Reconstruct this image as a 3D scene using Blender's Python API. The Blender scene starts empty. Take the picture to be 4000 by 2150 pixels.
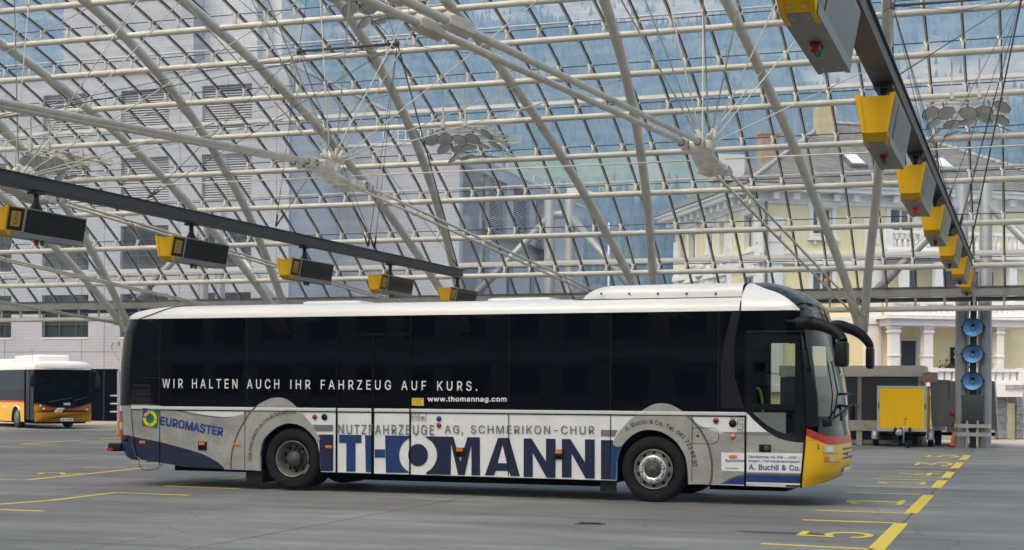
import bpy, bmesh, math, random, json
from math import sin, cos, tan, pi, radians, hypot, atan2, sqrt, asin, exp
from mathutils import Vector, Matrix, noise
import numpy as np
random.seed(7)
S = bpy.context.scene
COL = S.collection
# ------------------------------------------------------------------ camera
F_PX, CX, CY, YAW, ROLL, EYE = 5850.0, 2000.0, 1525.0, radians(19.0), 0.0052, 1.73
cam_d = bpy.data.cameras.new('camera'); cam = bpy.data.objects.new('camera', cam_d); COL.objects.link(cam)
cam_d.sensor_width = 36.0; cam_d.lens = 36.0*F_PX/4000.0
cam_d.shift_y = (CY-1075.0)/4000.0; cam_d.shift_x = 0.0
cam_d.clip_start = 0.1; cam_d.clip_end = 20000
cam.matrix_world = Matrix.Translation((0, 0, EYE)) @ Matrix.Rotation(YAW, 4, 'Z') @ Matrix.Rotation(pi/2, 4, 'X') @ Matrix.Rotation(ROLL, 4, 'Z')
S.camera = cam
# ------------------------------------------------------------------ sky and sun (overcast)
SUN_EL, SUN_AZ = radians(58), radians(200)
W = bpy.data.worlds.new("World"); S.world = W; W.use_nodes = True
wn = W.node_tree; wn.nodes.clear()
sky = wn.nodes.new('ShaderNodeTexSky'); sky.sky_type = 'NISHITA'; sky.sun_disc = False
sky.sun_elevation = SUN_EL; sky.sun_rotation = SUN_AZ; sky.dust_density = 4.0; sky.air_density = 1.0
hsv = wn.nodes.new('ShaderNodeHueSaturation'); hsv.inputs['Saturation'].default_value = 1.15
bg = wn.nodes.new('ShaderNodeBackground'); bg.inputs['Strength'].default_value = 0.15
wo = wn.nodes.new('ShaderNodeOutputWorld')
wn.links.new(sky.outputs[0], hsv.inputs['Color']); wn.links.new(hsv.outputs[0], bg.inputs[0]); wn.links.new(bg.outputs[0], wo.inputs[0])
sd = bpy.data.lights.new('sun', 'SUN'); sun = bpy.data.objects.new('sun', sd); COL.objects.link(sun)
sd.energy = 0.55; sd.angle = radians(28); sd.color = (0.95, 0.975, 1.0)
# sky sun_rotation is measured clockwise from +Y
sdir = Vector((sin(SUN_AZ)*cos(SUN_EL), cos(SUN_AZ)*cos(SUN_EL), sin(SUN_EL)))
sun.rotation_euler = sdir.to_track_quat('Z', 'Y').to_euler()
S.view_settings.view_transform = 'Standard'; S.view_settings.look = 'None'
S.view_settings.exposure = 1.25; S.view_settings.gamma = 1.0
cy = S.cycles
cy.max_bounces = 10; cy.diffuse_bounces = 3; cy.glossy_bounces = 4; cy.transmission_bounces = 6
cy.transparent_max_bounces = 24; cy.volume_bounces = 1; cy.caustics_reflective = False; cy.caustics_refractive = False
cy.use_denoising = True; cy.sample_clamp_indirect = 6.0

# ------------------------------------------------------------------ survey: photo pixel (4000 x 2150) -> point on a real plane
def ray(px, py):
    u = (px-CX)/F_PX; v = -(py-CY)/F_PX
    x = u*cos(ROLL)-v*sin(ROLL); z = u*sin(ROLL)+v*cos(ROLL)
    return Vector((x*cos(YAW)-sin(YAW), x*sin(YAW)+cos(YAW), z))
EYEV = Vector((0, 0, EYE))
def at_z(px, py, z=0.0):
    r = ray(px, py); return EYEV + r*((z-EYE)/r.z)
def at_y(px, py, y):
    r = ray(px, py); return EYEV + r*(y/r.y)
def at_x(px, py, x):
    r = ray(px, py); return EYEV + r*(x/r.x)
def on_wall(px, py, p0, ang):
    n = Vector((-sin(ang), cos(ang), 0)); d = Vector((cos(ang), sin(ang), 0)); r = ray(px, py)
    q = EYEV + r*((Vector(p0)-EYEV).dot(n)/r.dot(n))
    return (q-Vector(p0)).dot(d), q.z

# ------------------------------------------------------------------ materials
MATS = {}
def mat(name, col, rough=0.6, metal=0.0, var=0.0, vscale=3.0, bump=0.0, bscale=40.0, spec=0.5, coat=0.0, emit=None, stretch=None):
    if name in MATS: return MATS[name]
    m = bpy.data.materials.new(name); m.use_nodes = True; nt = m.node_tree; b = nt.nodes['Principled BSDF']
    b.inputs['Base Color'].default_value = (*col, 1); b.inputs['Roughness'].default_value = rough
    b.inputs['Metallic'].default_value = metal; b.inputs['Specular IOR Level'].default_value = spec
    b.inputs['Coat Weight'].default_value = coat
    if emit: b.inputs['Emission Color'].default_value = (*emit[:3], 1); b.inputs['Emission Strength'].default_value = emit[3]
    if var or bump:
        tc = nt.nodes.new('ShaderNodeTexCoord'); mp = nt.nodes.new('ShaderNodeMapping')
        nt.links.new(tc.outputs['Object'], mp.inputs[0])
        if stretch: mp.inputs['Scale'].default_value = stretch
    if var:
        n = nt.nodes.new('ShaderNodeTexNoise'); n.inputs['Scale'].default_value = vscale; n.inputs['Detail'].default_value = 6
        nt.links.new(mp.outputs[0], n.inputs['Vector'])
        r = nt.nodes.new('ShaderNodeValToRGB')
        r.color_ramp.elements[0].position = 0.3; r.color_ramp.elements[1].position = 0.7
        r.color_ramp.elements[0].color = (*[max(0, c*(1-var)) for c in col], 1)
        r.color_ramp.elements[1].color = (*[min(1, c*(1+var)) for c in col], 1)
        nt.links.new(n.outputs[0], r.inputs[0]); nt.links.new(r.outputs[0], b.inputs['Base Color'])
    if bump:
        n2 = nt.nodes.new('ShaderNodeTexNoise'); n2.inputs['Scale'].default_value = bscale; n2.inputs['Detail'].default_value = 4
        nt.links.new(mp.outputs[0], n2.inputs['Vector'])
        bp = nt.nodes.new('ShaderNodeBump'); bp.inputs['Strength'].default_value = bump; bp.inputs['Distance'].default_value = 0.02
        nt.links.new(n2.outputs[0], bp.inputs['Height']); nt.links.new(bp.outputs[0], b.inputs['Normal'])
    MATS[name] = m; return m

def glass(name, tint=(0.9, 0.95, 0.95), refl=0.04, rough=0.02, dirt=0.0, wave=0.0):
    if name in MATS: return MATS[name]
    m = bpy.data.materials.new(name); m.use_nodes = True; nt = m.node_tree; nt.nodes.clear()
    o = nt.nodes.new('ShaderNodeOutputMaterial'); tr = nt.nodes.new('ShaderNodeBsdfTransparent'); tr.inputs[0].default_value = (*tint, 1)
    gl = nt.nodes.new('ShaderNodeBsdfGlossy'); gl.inputs['Roughness'].default_value = rough
    fr = nt.nodes.new('ShaderNodeFresnel'); fr.inputs['IOR'].default_value = 1.45
    ml = nt.nodes.new('ShaderNodeMath'); ml.operation = 'MULTIPLY_ADD'; ml.inputs[1].default_value = 0.8; ml.inputs[2].default_value = refl-0.03; ml.use_clamp = True
    mx = nt.nodes.new('ShaderNodeMixShader')
    nt.links.new(fr.outputs[0], ml.inputs[0]); nt.links.new(ml.outputs[0], mx.inputs[0])
    nt.links.new(tr.outputs[0], mx.inputs[1]); nt.links.new(gl.outputs[0], mx.inputs[2])
    out = mx
    if wave:
        tc = nt.nodes.new('ShaderNodeTexCoord'); n = nt.nodes.new('ShaderNodeTexNoise'); n.inputs['Scale'].default_value = 0.9; n.inputs['Detail'].default_value = 1
        nt.links.new(tc.outputs['Object'], n.inputs['Vector'])
        bp = nt.nodes.new('ShaderNodeBump'); bp.inputs['Strength'].default_value = wave; bp.inputs['Distance'].default_value = 0.1
        nt.links.new(n.outputs[0], bp.inputs['Height']); nt.links.new(bp.outputs[0], gl.inputs['Normal'])
    if dirt:
        tc = nt.nodes.new('ShaderNodeTexCoord'); mp = nt.nodes.new('ShaderNodeMapping'); mp.inputs['Scale'].default_value = (1.2, 0.12, 0.12)
        n = nt.nodes.new('ShaderNodeTexNoise'); n.inputs['Scale'].default_value = 1.5; n.inputs['Detail'].default_value = 5
        r = nt.nodes.new('ShaderNodeMapRange'); r.inputs[1].default_value = 0.35; r.inputs[2].default_value = 0.85; r.inputs[3].default_value = dirt*0.3; r.inputs[4].default_value = dirt*1.9
        df = nt.nodes.new('ShaderNodeBsdfDiffuse'); df.inputs[0].default_value = (0.75, 0.78, 0.78, 1)
        tl = nt.nodes.new('ShaderNodeBsdfTranslucent'); tl.inputs[0].default_value = (0.75, 0.8, 0.82, 1)
        dm = nt.nodes.new('ShaderNodeMixShader'); dm.inputs[0].default_value = 0.5
        m2 = nt.nodes.new('ShaderNodeMixShader')
        nt.links.new(tc.outputs['Object'], mp.inputs[0]); nt.links.new(mp.outputs[0], n.inputs['Vector']); nt.links.new(n.outputs[0], r.inputs[0])
        nt.links.new(df.outputs[0], dm.inputs[1]); nt.links.new(tl.outputs[0], dm.inputs[2])
        nt.links.new(r.outputs[0], m2.inputs[0]); nt.links.new(mx.outputs[0], m2.inputs[1]); nt.links.new(dm.outputs[0], m2.inputs[2])
        out = m2
    nt.links.new(out.outputs[0], o.inputs[0])
    MATS[name] = m; return m

def grid_mat(name, col, joint, sx, sz, var=0.05, rough=0.5, axis='XZ', jw=0.06):
    """wall tiles laid in straight rows"""
    if name in MATS: return MATS[name]
    m = bpy.data.materials.new(name); m.use_nodes = True; nt = m.node_tree; b = nt.nodes['Principled BSDF']
    tc = nt.nodes.new('ShaderNodeTexCoord'); sp = nt.nodes.new('ShaderNodeSeparateXYZ'); cb = nt.nodes.new('ShaderNodeCombineXYZ')
    ad = nt.nodes.new('ShaderNodeMath'); ad.operation = 'ADD'
    nt.links.new(tc.outputs['Object'], sp.inputs[0])
    nt.links.new(sp.outputs['X'], ad.inputs[0]); nt.links.new(sp.outputs['Y'], ad.inputs[1])
    nt.links.new(ad.outputs[0], cb.inputs['X']); nt.links.new(sp.outputs['Z'], cb.inputs['Y'])
    br = nt.nodes.new('ShaderNodeTexBrick'); br.offset = 0.0; br.inputs['Scale'].default_value = 1.0
    br.inputs['Brick Width'].default_value = sx; br.inputs['Row Height'].default_value = sz; br.inputs['Mortar Size'].default_value = jw*sz
    br.inputs['Color1'].default_value = (*[c*(1-var) for c in col], 1); br.inputs['Color2'].default_value = (*[c*(1+var) for c in col], 1)
    br.inputs['Mortar'].default_value = (*joint, 1)
    n = nt.nodes.new('ShaderNodeTexNoise'); n.inputs['Scale'].default_value = 0.35; n.inputs['Detail'].default_value = 5
    nt.links.new(tc.outputs['Object'], n.inputs['Vector'])
    mr = nt.nodes.new('ShaderNodeMapRange'); mr.inputs[1].default_value = 0.3; mr.inputs[2].default_value = 0.7; mr.inputs[3].default_value = 0.88; mr.inputs[4].default_value = 1.1
    nt.links.new(n.outputs[0], mr.inputs[0])
    mu = nt.nodes.new('ShaderNodeVectorMath'); mu.operation = 'SCALE'
    nt.links.new(cb.outputs[0], br.inputs['Vector']); nt.links.new(br.outputs['Color'], mu.inputs[0]); nt.links.new(mr.outputs[0], mu.inputs['Scale'])
    nt.links.new(mu.outputs[0], b.inputs['Base Color']); b.inputs['Roughness'].default_value = rough
    MATS[name] = m; return m

def M(n): return MATS[n]
mat('steel_cream', (0.70, 0.665, 0.59), 0.45, var=0.10, vscale=2.0)
mat('cast_cream', (0.56, 0.525, 0.445), 0.5, var=0.25, vscale=9.0)
mat('rod_cream', (0.62, 0.57, 0.47), 0.5, var=0.12, vscale=5.0)
mat('bar_steel', (0.58, 0.565, 0.53), 0.4, 0.15)
mat('gasket', (0.012, 0.013, 0.015), 0.5)
mat('rail_white', (0.66, 0.66, 0.66), 0.35)
mat('bracket_cream', (0.66, 0.62, 0.54), 0.5)
mat('gutter_grey', (0.30, 0.30, 0.30), 0.5, var=0.1)
mat('gutter_dark', (0.12, 0.115, 0.11), 0.6)
mat('column_grey', (0.28, 0.29, 0.305), 0.38, 0.25, var=0.07, vscale=1.5)
mat('cable_black', (0.02, 0.02, 0.02), 0.5)
mat('strut_grey', (0.12, 0.115, 0.105), 0.45, 0.3)
mat('beam_charcoal', (0.030, 0.032, 0.036), 0.5, 0.0, var=0.12)
mat('beam_black', (0.012, 0.012, 0.013), 0.5)
mat('yellow', (0.74, 0.42, 0.004), 0.5, spec=0.25, var=0.06, vscale=4.0)
mat('sign_steel', (0.30, 0.32, 0.34), 0.3, 0.55, var=0.06)
mat('sign_light', (0.20, 0.21, 0.21), 0.45, 0.1, var=0.08)
mat('screen_black', (0.008, 0.008, 0.008), 0.3, spec=0.15)
mat('screen_inner', (0.016, 0.016, 0.014), 0.5, spec=0.15)
mat('number_orange', (0.52, 0.26, 0.02), 0.5)
mat('lamp_red', (0.26, 0.006, 0.008), 0.25)
mat('lamp_red_lit', (0.4, 0.008, 0.01), 0.25, emit=(1.0, 0.03, 0.03, 0.05))
mat('lamp_green', (0.01, 0.22, 0.05), 0.25)
mat('black_plastic', (0.005, 0.005, 0.0055), 0.5, spec=0.25, bump=0.15, bscale=300)
mat('black_gloss', (0.006, 0.006, 0.007), 0.08, spec=0.5)
mat('rubber', (0.010, 0.010, 0.0105), 0.75, spec=0.25, var=0.2, vscale=12, bump=0.2, bscale=60)
mat('white_paint', (0.74, 0.745, 0.76), 0.32, coat=0.3, var=0.03, vscale=1.5)
mat('panel_white', (0.73, 0.74, 0.77), 0.45, var=0.05, vscale=2.5)
mat('trim_silver', (0.62, 0.62, 0.63), 0.4)
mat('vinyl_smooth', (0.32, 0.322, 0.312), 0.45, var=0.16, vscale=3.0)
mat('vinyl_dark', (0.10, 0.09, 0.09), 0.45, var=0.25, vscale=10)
mat('navy', (0.004, 0.0095, 0.046), 0.4, var=0.12, vscale=3.0)
mat('royal', (0.004, 0.036, 0.155), 0.4, var=0.06)
mat('logo_blue', (0.01, 0.035, 0.24), 0.45)
mat('text_blue', (0.02, 0.09, 0.33), 0.45)
mat('logo_green', (0.0, 0.17, 0.055), 0.45)
mat('logo_yellow', (0.75, 0.55, 0.02), 0.45)
mat('grey_text', (0.15, 0.15, 0.18), 0.5)
mat('grey_blue', (0.18, 0.19, 0.23), 0.5)
mat('dark_text', (0.03, 0.03, 0.03), 0.5)
mat('white_text', (0.75, 0.75, 0.78), 0.5)
mat('red_paint', (0.52, 0.018, 0.014), 0.35, coat=0.2)
mat('bus_yellow', (0.80, 0.445, 0.003), 0.3, coat=0.25, spec=0.35, var=0.03)
mat('orange_lens', (0.75, 0.16, 0.01), 0.3)
mat('red_lens', (0.40, 0.012, 0.015), 0.2)
mat('clear_lens', (0.55, 0.56, 0.56), 0.12, 0.3)
mat('rim_shaded_dust', (0.085, 0.08, 0.075), 0.6, 0.1, var=0.35, vscale=14)  # dusty rim, darkened further for the shade inside the rear dish
mat('rim_silver', (0.22, 0.215, 0.205), 0.45, 0.45, var=0.2, vscale=10)
mat('rim_bright', (0.62, 0.62, 0.62), 0.25, 0.8)
mat('hub_dark', (0.06, 0.06, 0.06), 0.55, var=0.3, vscale=15)
mat('chassis', (0.004, 0.004, 0.004), 0.9, spec=0.1)
mat('interior_dark', (0.02, 0.02, 0.022), 0.9)
mat('pole_yellow', (0.70, 0.55, 0.01), 0.4)
mat('seat_dark', (0.012, 0.012, 0.015), 0.9)
mat('aluminium', (0.50, 0.51, 0.52), 0.35, 0.6, var=0.06)
mat('stainless', (0.52, 0.50, 0.46), 0.3, 0.7, var=0.12)
mat('reflector', (0.62, 0.62, 0.60), 0.3, 0.15, var=0.08)
mat('villa_yellow', (0.82, 0.735, 0.46), 0.85, var=0.06, vscale=2.0, bump=0.3, bscale=18)
mat('villa_white', (0.80, 0.81, 0.85), 0.7, var=0.04, vscale=2)
mat('villa_dark_glass', (0.05, 0.06, 0.075), 0.12)  # one even dark tone for the villa panes
mat('trailer_yellow', (0.88, 0.52, 0.002), 0.5, var=0.03, spec=0.2)
mat('stone_grey', (0.34, 0.34, 0.35), 0.85, var=0.25, vscale=6, bump=0.5, bscale=10)
mat('chimney_cream', (0.50, 0.42, 0.26), 0.85, var=0.1)
mat('chimney_brick', (0.36, 0.23, 0.13), 0.85, var=0.12)
mat('kiosk_black', (0.012, 0.012, 0.014), 0.45)
mat('pillar_black', (0.009, 0.009, 0.013), 0.5, spec=0.2)
mat('kiosk_beige', (0.34, 0.33, 0.315), 0.6, var=0.08)
mat('bronze', (0.26, 0.22, 0.18), 0.35, 0.6, var=0.15)
mat('concrete_pale', (0.42, 0.40, 0.36), 0.8, var=0.15, vscale=5)
mat('trailer_grey', (0.16, 0.175, 0.19), 0.35, 0.3, var=0.06)
mat('office_frame', (0.055, 0.06, 0.07), 0.5)
mat('office_glass', (0.03, 0.045, 0.05), 0.08)
mat('blind_white', (0.60, 0.60, 0.62), 0.5)
mat('curtain', (0.42, 0.43, 0.40), 0.9, var=0.2, vscale=6)
mat('parapet', (0.62, 0.63, 0.66), 0.6)
mat('louver', (0.50, 0.51, 0.56), 0.45)
mat('garage_shade', (0.003, 0.003, 0.003), 0.9, spec=0.0)
mat('cone_orange', (0.75, 0.11, 0.02), 0.5, var=0.15, vscale=8)
mat('plant_green', (0.04, 0.09, 0.02), 0.8, var=0.4, vscale=12)
mat('mark_green', (0.03, 0.30, 0.08), 0.8)
mat('blue_lens', (0.20, 0.42, 0.92), 0.10, 0.35, var=0.35, vscale=5)
mat('mirror', (0.6, 0.62, 0.63), 0.04, 0.9)
mat('tower_tile_light', (0.62, 0.65, 0.68), 0.6)
mat('screen_sky_grey', (0.06, 0.07, 0.08), 0.3, 0.0, spec=0.3)  # grey lifted to stand for sky mirrored in the black screens
glass('roof_glass', (0.86, 0.93, 0.96), 0.05, 0.03, dirt=0.13)
glass('bus_clear', (0.66, 0.72, 0.68), 0.05, 0.01, wave=0.25)
glass('screen_glass', (0.50, 0.56, 0.57), 0.18, 0.01, wave=0.3)
grid_mat('office_tile', (0.375, 0.395, 0.465), (0.32, 0.335, 0.40), 0.17, 0.17, 0.04, jw=0.10)
grid_mat('office_tile_pale', (0.50, 0.53, 0.60), (0.43, 0.455, 0.52), 0.34, 0.20, 0.05, jw=0.14)

def wavy_black(name, base=(0.002, 0.002, 0.003), rough=0.02, spec=0.27, wave=0.10, wscale=0.7):
    m = mat(name, base, rough, spec=spec); nt = m.node_tree; b = nt.nodes['Principled BSDF']
    tc = nt.nodes.new('ShaderNodeTexCoord'); n = nt.nodes.new('ShaderNodeTexNoise'); n.inputs['Scale'].default_value = wscale; n.inputs['Detail'].default_value = 1.5
    bp = nt.nodes.new('ShaderNodeBump'); bp.inputs['Strength'].default_value = wave; bp.inputs['Distance'].default_value = 0.05
    nt.links.new(tc.outputs['Object'], n.inputs['Vector']); nt.links.new(n.outputs[0], bp.inputs['Height']); nt.links.new(bp.outputs[0], b.inputs['Normal'])
wavy_black('bus_glass'); wavy_black('dome_black', (0.006, 0.007, 0.009), 0.02, 0.6, 0.12, 1.5)

def hammered(name, col):
    m = bpy.data.materials.new(name); m.use_nodes = True; nt = m.node_tree; b = nt.nodes['Principled BSDF']; b.inputs['Roughness'].default_value = 0.5
    tc = nt.nodes.new('ShaderNodeTexCoord')
    n1 = nt.nodes.new('ShaderNodeTexNoise'); n1.inputs['Scale'].default_value = 55; n1.inputs['Detail'].default_value = 4
    n2 = nt.nodes.new('ShaderNodeTexNoise'); n2.inputs['Scale'].default_value = 2.2; n2.inputs['Detail'].default_value = 3
    r = nt.nodes.new('ShaderNodeValToRGB'); r.color_ramp.elements[0].position = 0.36; r.color_ramp.elements[1].position = 0.66
    r.color_ramp.elements[0].color = (*[c*0.80 for c in col], 1); r.color_ramp.elements[1].color = (*[c*1.16 for c in col], 1)
    r2 = nt.nodes.new('ShaderNodeMapRange'); r2.inputs[1].default_value = 0.3; r2.inputs[2].default_value = 0.7; r2.inputs[3].default_value = 0.8; r2.inputs[4].default_value = 1.25
    mu = nt.nodes.new('ShaderNodeVectorMath'); mu.operation = 'SCALE'
    for n in (n1, n2): nt.links.new(tc.outputs['Object'], n.inputs['Vector'])
    nt.links.new(n1.outputs[0], r.inputs[0]); nt.links.new(n2.outputs[0], r2.inputs[0])
    nt.links.new(r.outputs[0], mu.inputs[0]); nt.links.new(r2.outputs[0], mu.inputs['Scale']); nt.links.new(mu.outputs[0], b.inputs['Base Color'])
    MATS[name] = m
hammered('vinyl_hammered', (0.30, 0.302, 0.298))

# ------------------------------------------------------------------ mesh builder
ROOTM = {}
class MB:
    def __init__(s): s.v = []; s.f = []; s.m = []; s.sm = []
    def face(s, idx, mi=0, sm=False): s.f.append(tuple(idx)); s.m.append(mi); s.sm.append(sm)
    def add(s, pts, faces, mi=0, sm=False):
        o = len(s.v); s.v += [tuple(p) for p in pts]
        for f in faces: s.face([o+i for i in f], mi, sm)
    def box(s, a, b, mi=0, R=None, bev=0.0):
        x0, x1 = sorted((a[0], b[0])); y0, y1 = sorted((a[1], b[1])); z0, z1 = sorted((a[2], b[2]))
        if bev > 0:
            bm = bmesh.new(); bmesh.ops.create_cube(bm, size=1.0)
            for v in bm.verts: v.co = Vector(((x0+x1)/2+v.co.x*(x1-x0), (y0+y1)/2+v.co.y*(y1-y0), (z0+z1)/2+v.co.z*(z1-z0)))
            bmesh.ops.bevel(bm, geom=bm.edges[:], offset=bev, segments=2, profile=0.5, affect='EDGES')
            bm.verts.index_update(); P = [v.co.copy() for v in bm.verts]; Fs = [[v.index for v in f.verts] for f in bm.faces]; bm.free()
            if R: P = [R @ p for p in P]
            s.add(P, Fs, mi, True); return s
        P = [Vector(p) for p in ((x0,y0,z0),(x1,y0,z0),(x1,y1,z0),(x0,y1,z0),(x0,y0,z1),(x1,y0,z1),(x1,y1,z1),(x0,y1,z1))]
        if R: P = [R @ p for p in P]
        s.add(P, ((0,3,2,1),(4,5,6,7),(0,1,5,4),(1,2,6,5),(2,3,7,6),(3,0,4,7)), mi); return s
    def tube(s, pts, r, n=10, mi=0, caps=True, closed=False):
        pts = [Vector(p) for p in pts]; N = len(pts); rs = r if isinstance(r, (list, tuple)) else [r]*N
        o = len(s.v); up = None
        for i, p in enumerate(pts):
            if closed: t = (pts[(i+1) % N]-pts[i-1])
            else: t = pts[min(i+1, N-1)]-pts[max(i-1, 0)]
            t.normalize()
            if up is None:
                a = Vector((0,0,1)) if abs(t.z) < 0.95 else Vector((1,0,0)); e1 = (a-t*a.dot(t)).normalized()
            else: e1 = (up-t*up.dot(t)).normalized()
            up = e1; e2 = t.cross(e1)
            for k in range(n):
                a = 2*pi*k/n; s.v.append(tuple(p+(e1*cos(a)+e2*sin(a))*rs[i]))
        for i in range(N if closed else N-1):
            j = (i+1) % N
            for k in range(n): s.face((o+i*n+k, o+i*n+(k+1)%n, o+j*n+(k+1)%n, o+j*n+k), mi, n > 6 or max(rs) < .05)
        if caps and not closed:
            s.face([o+k for k in range(n)][::-1], mi); s.face([o+(N-1)*n+k for k in range(n)], mi)
        return s
    def strip(s, pts, side, w, nrm, h, mi=0):
        """rectangular bar swept along pts; side, nrm: per-point unit vectors"""
        o = len(s.v)
        for p, a, b in zip(pts, side, nrm):
            for sa, sb in ((-1,-1),(1,-1),(1,1),(-1,1)): s.v.append(tuple(Vector(p)+a*(sa*w/2)+b*(sb*h/2)))
        for i in range(len(pts)-1):
            for k in range(4): s.face((o+4*i+k, o+4*i+(k+1)%4, o+4*i+4+(k+1)%4, o+4*i+4+k), mi)
        s.face((o+3, o+2, o+1, o), mi); e = o+4*(len(pts)-1); s.face((e, e+1, e+2, e+3), mi); return s
    def lathe(s, prof, n=32, c=(0,0,0), axis='Y', mi=0, sm=True, a0=0.0, a1=2*pi):
        """prof: (radius, along axis)"""
        o = len(s.v); c = Vector(c); full = abs(a1-a0-2*pi) < 1e-6; K = n if full else n+1
        for r, h in prof:
            for k in range(K):
                a = a0+(a1-a0)*k/n
                q = (r*cos(a), h, r*sin(a)) if axis == 'Y' else ((r*cos(a), r*sin(a), h) if axis == 'Z' else (h, r*cos(a), r*sin(a)))
                s.v.append(tuple(c+Vector(q)))
        for i in range(len(prof)-1):
            for k in range(n): s.face((o+i*K+k, o+i*K+(k+1)%K, o+(i+1)*K+(k+1)%K, o+(i+1)*K+k), mi, sm)
        return s
    def disc(s, c, r, nrm, n=20, mi=0, ry=None):
        c = Vector(c); nrm = Vector(nrm).normalized(); a = Vector((0,0,1)) if abs(nrm.z) < 0.9 else Vector((1,0,0))
        e2 = (a-nrm*a.dot(nrm)).normalized(); e1 = e2.cross(nrm); ry = ry or r
        s.add([c+e1*r*cos(2*pi*k/n)+e2*ry*sin(2*pi*k/n) for k in range(n)], [list(range(n))], mi); return s
    def prism(s, poly, d, mi=0, mside=None):
        """poly: 3-D convex-ish polygon, d: extrusion vector"""
        n = len(poly); d = Vector(d); P = [Vector(p) for p in poly]
        s.add(P+[p+d for p in P], [list(range(n))[::-1], list(range(n, 2*n))], mi)
        o = len(s.v)-2*n
        for k in range(n): s.face((o+k, o+(k+1)%n, o+n+(k+1)%n, o+n+k), mi if mside is None else mside)
        return s
    def grid(s, fn, nu, nv, mi=0, sm=True):
        o = len(s.v)
        for j in range(nv+1):
            for i in range(nu+1): s.v.append(tuple(fn(i/nu, j/nv)))
        for j in range(nv):
            for i in range(nu): a = o+j*(nu+1)+i; s.face((a, a+1, a+nu+2, a+nu+1), mi, sm)
        return s
    def build(s, name, mats, parent=None, world=False):
        me = bpy.data.meshes.new(name); V = s.v
        if world and parent is not None:
            r = parent
            while r.parent: r = r.parent
            Mi = ROOTM[r.name].inverted(); V = [tuple(Mi @ Vector(p)) for p in V]
        me.from_pydata(V, [], s.f)
        mats = mats if isinstance(mats, (list, tuple)) else [mats]
        for m in mats: me.materials.append(MATS[m] if isinstance(m, str) else m)
        me.polygons.foreach_set('material_index', s.m); me.polygons.foreach_set('use_smooth', s.sm)
        me.update()
        o = bpy.data.objects.new(name, me); COL.objects.link(o)
        if parent is not None: o.parent = parent
        return o

def tag(o, label=None, cat=None, group=None, kind=None):
    if label: o['label'] = label
    if cat: o['category'] = cat
    if group: o['group'] = group
    if kind: o['kind'] = kind
    return o
def thing(name, label, cat, loc=(0,0,0), rotz=0.0, group=None):
    o = bpy.data.objects.new(name, None); COL.objects.link(o); o.location = loc; o.rotation_euler = (0,0,rotz)
    o.empty_display_size = 0.2
    ROOTM[o.name] = Matrix.Translation(loc) @ Matrix.Rotation(rotz, 4, 'Z')
    return tag(o, label, cat, group)
def copy_tree(o, parent=None):
    c = o.copy(); COL.objects.link(c)
    if parent is not None: c.parent = parent
    for ch in [x for x in o.children]: copy_tree(ch, c)
    return c

# 2-D outlines with holes (fills like a sign cutter) -> mesh in a (u, v) plane mapped by fn(u, v, w)
def outline_mesh(splines, depth, fn, name, mats, parent, world=False, sm=False):
    cu = bpy.data.curves.new('tmp', 'CURVE'); cu.dimensions = '2D'; cu.fill_mode = 'BOTH'; cu.extrude = depth/2
    for pl in splines:
        sp = cu.splines.new('POLY'); sp.points.add(len(pl)-1)
        for p, q in zip(sp.points, pl): p.co = (q[0], q[1], 0, 1)
        sp.use_cyclic_u = True
    return curve_to(cu, fn, name, mats, parent, world)
def curve_mesh(cu):
    ob = bpy.data.objects.new('tmp', cu); COL.objects.link(ob); dg = bpy.context.evaluated_depsgraph_get()
    me = bpy.data.meshes.new_from_object(ob.evaluated_get(dg)); P = [v.co.copy() for v in me.vertices]; Fs = [tuple(p.vertices) for p in me.polygons]
    bpy.data.objects.remove(ob); bpy.data.curves.remove(cu); bpy.data.meshes.remove(me); return P, Fs
def curve_to(cu, fn, name, mats, parent, world=False):
    P, Fs = curve_mesh(cu); mb = MB(); mb.add([fn(p.x, p.y, p.z) for p in P], Fs)
    return mb.build(name, mats, parent, world)
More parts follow.
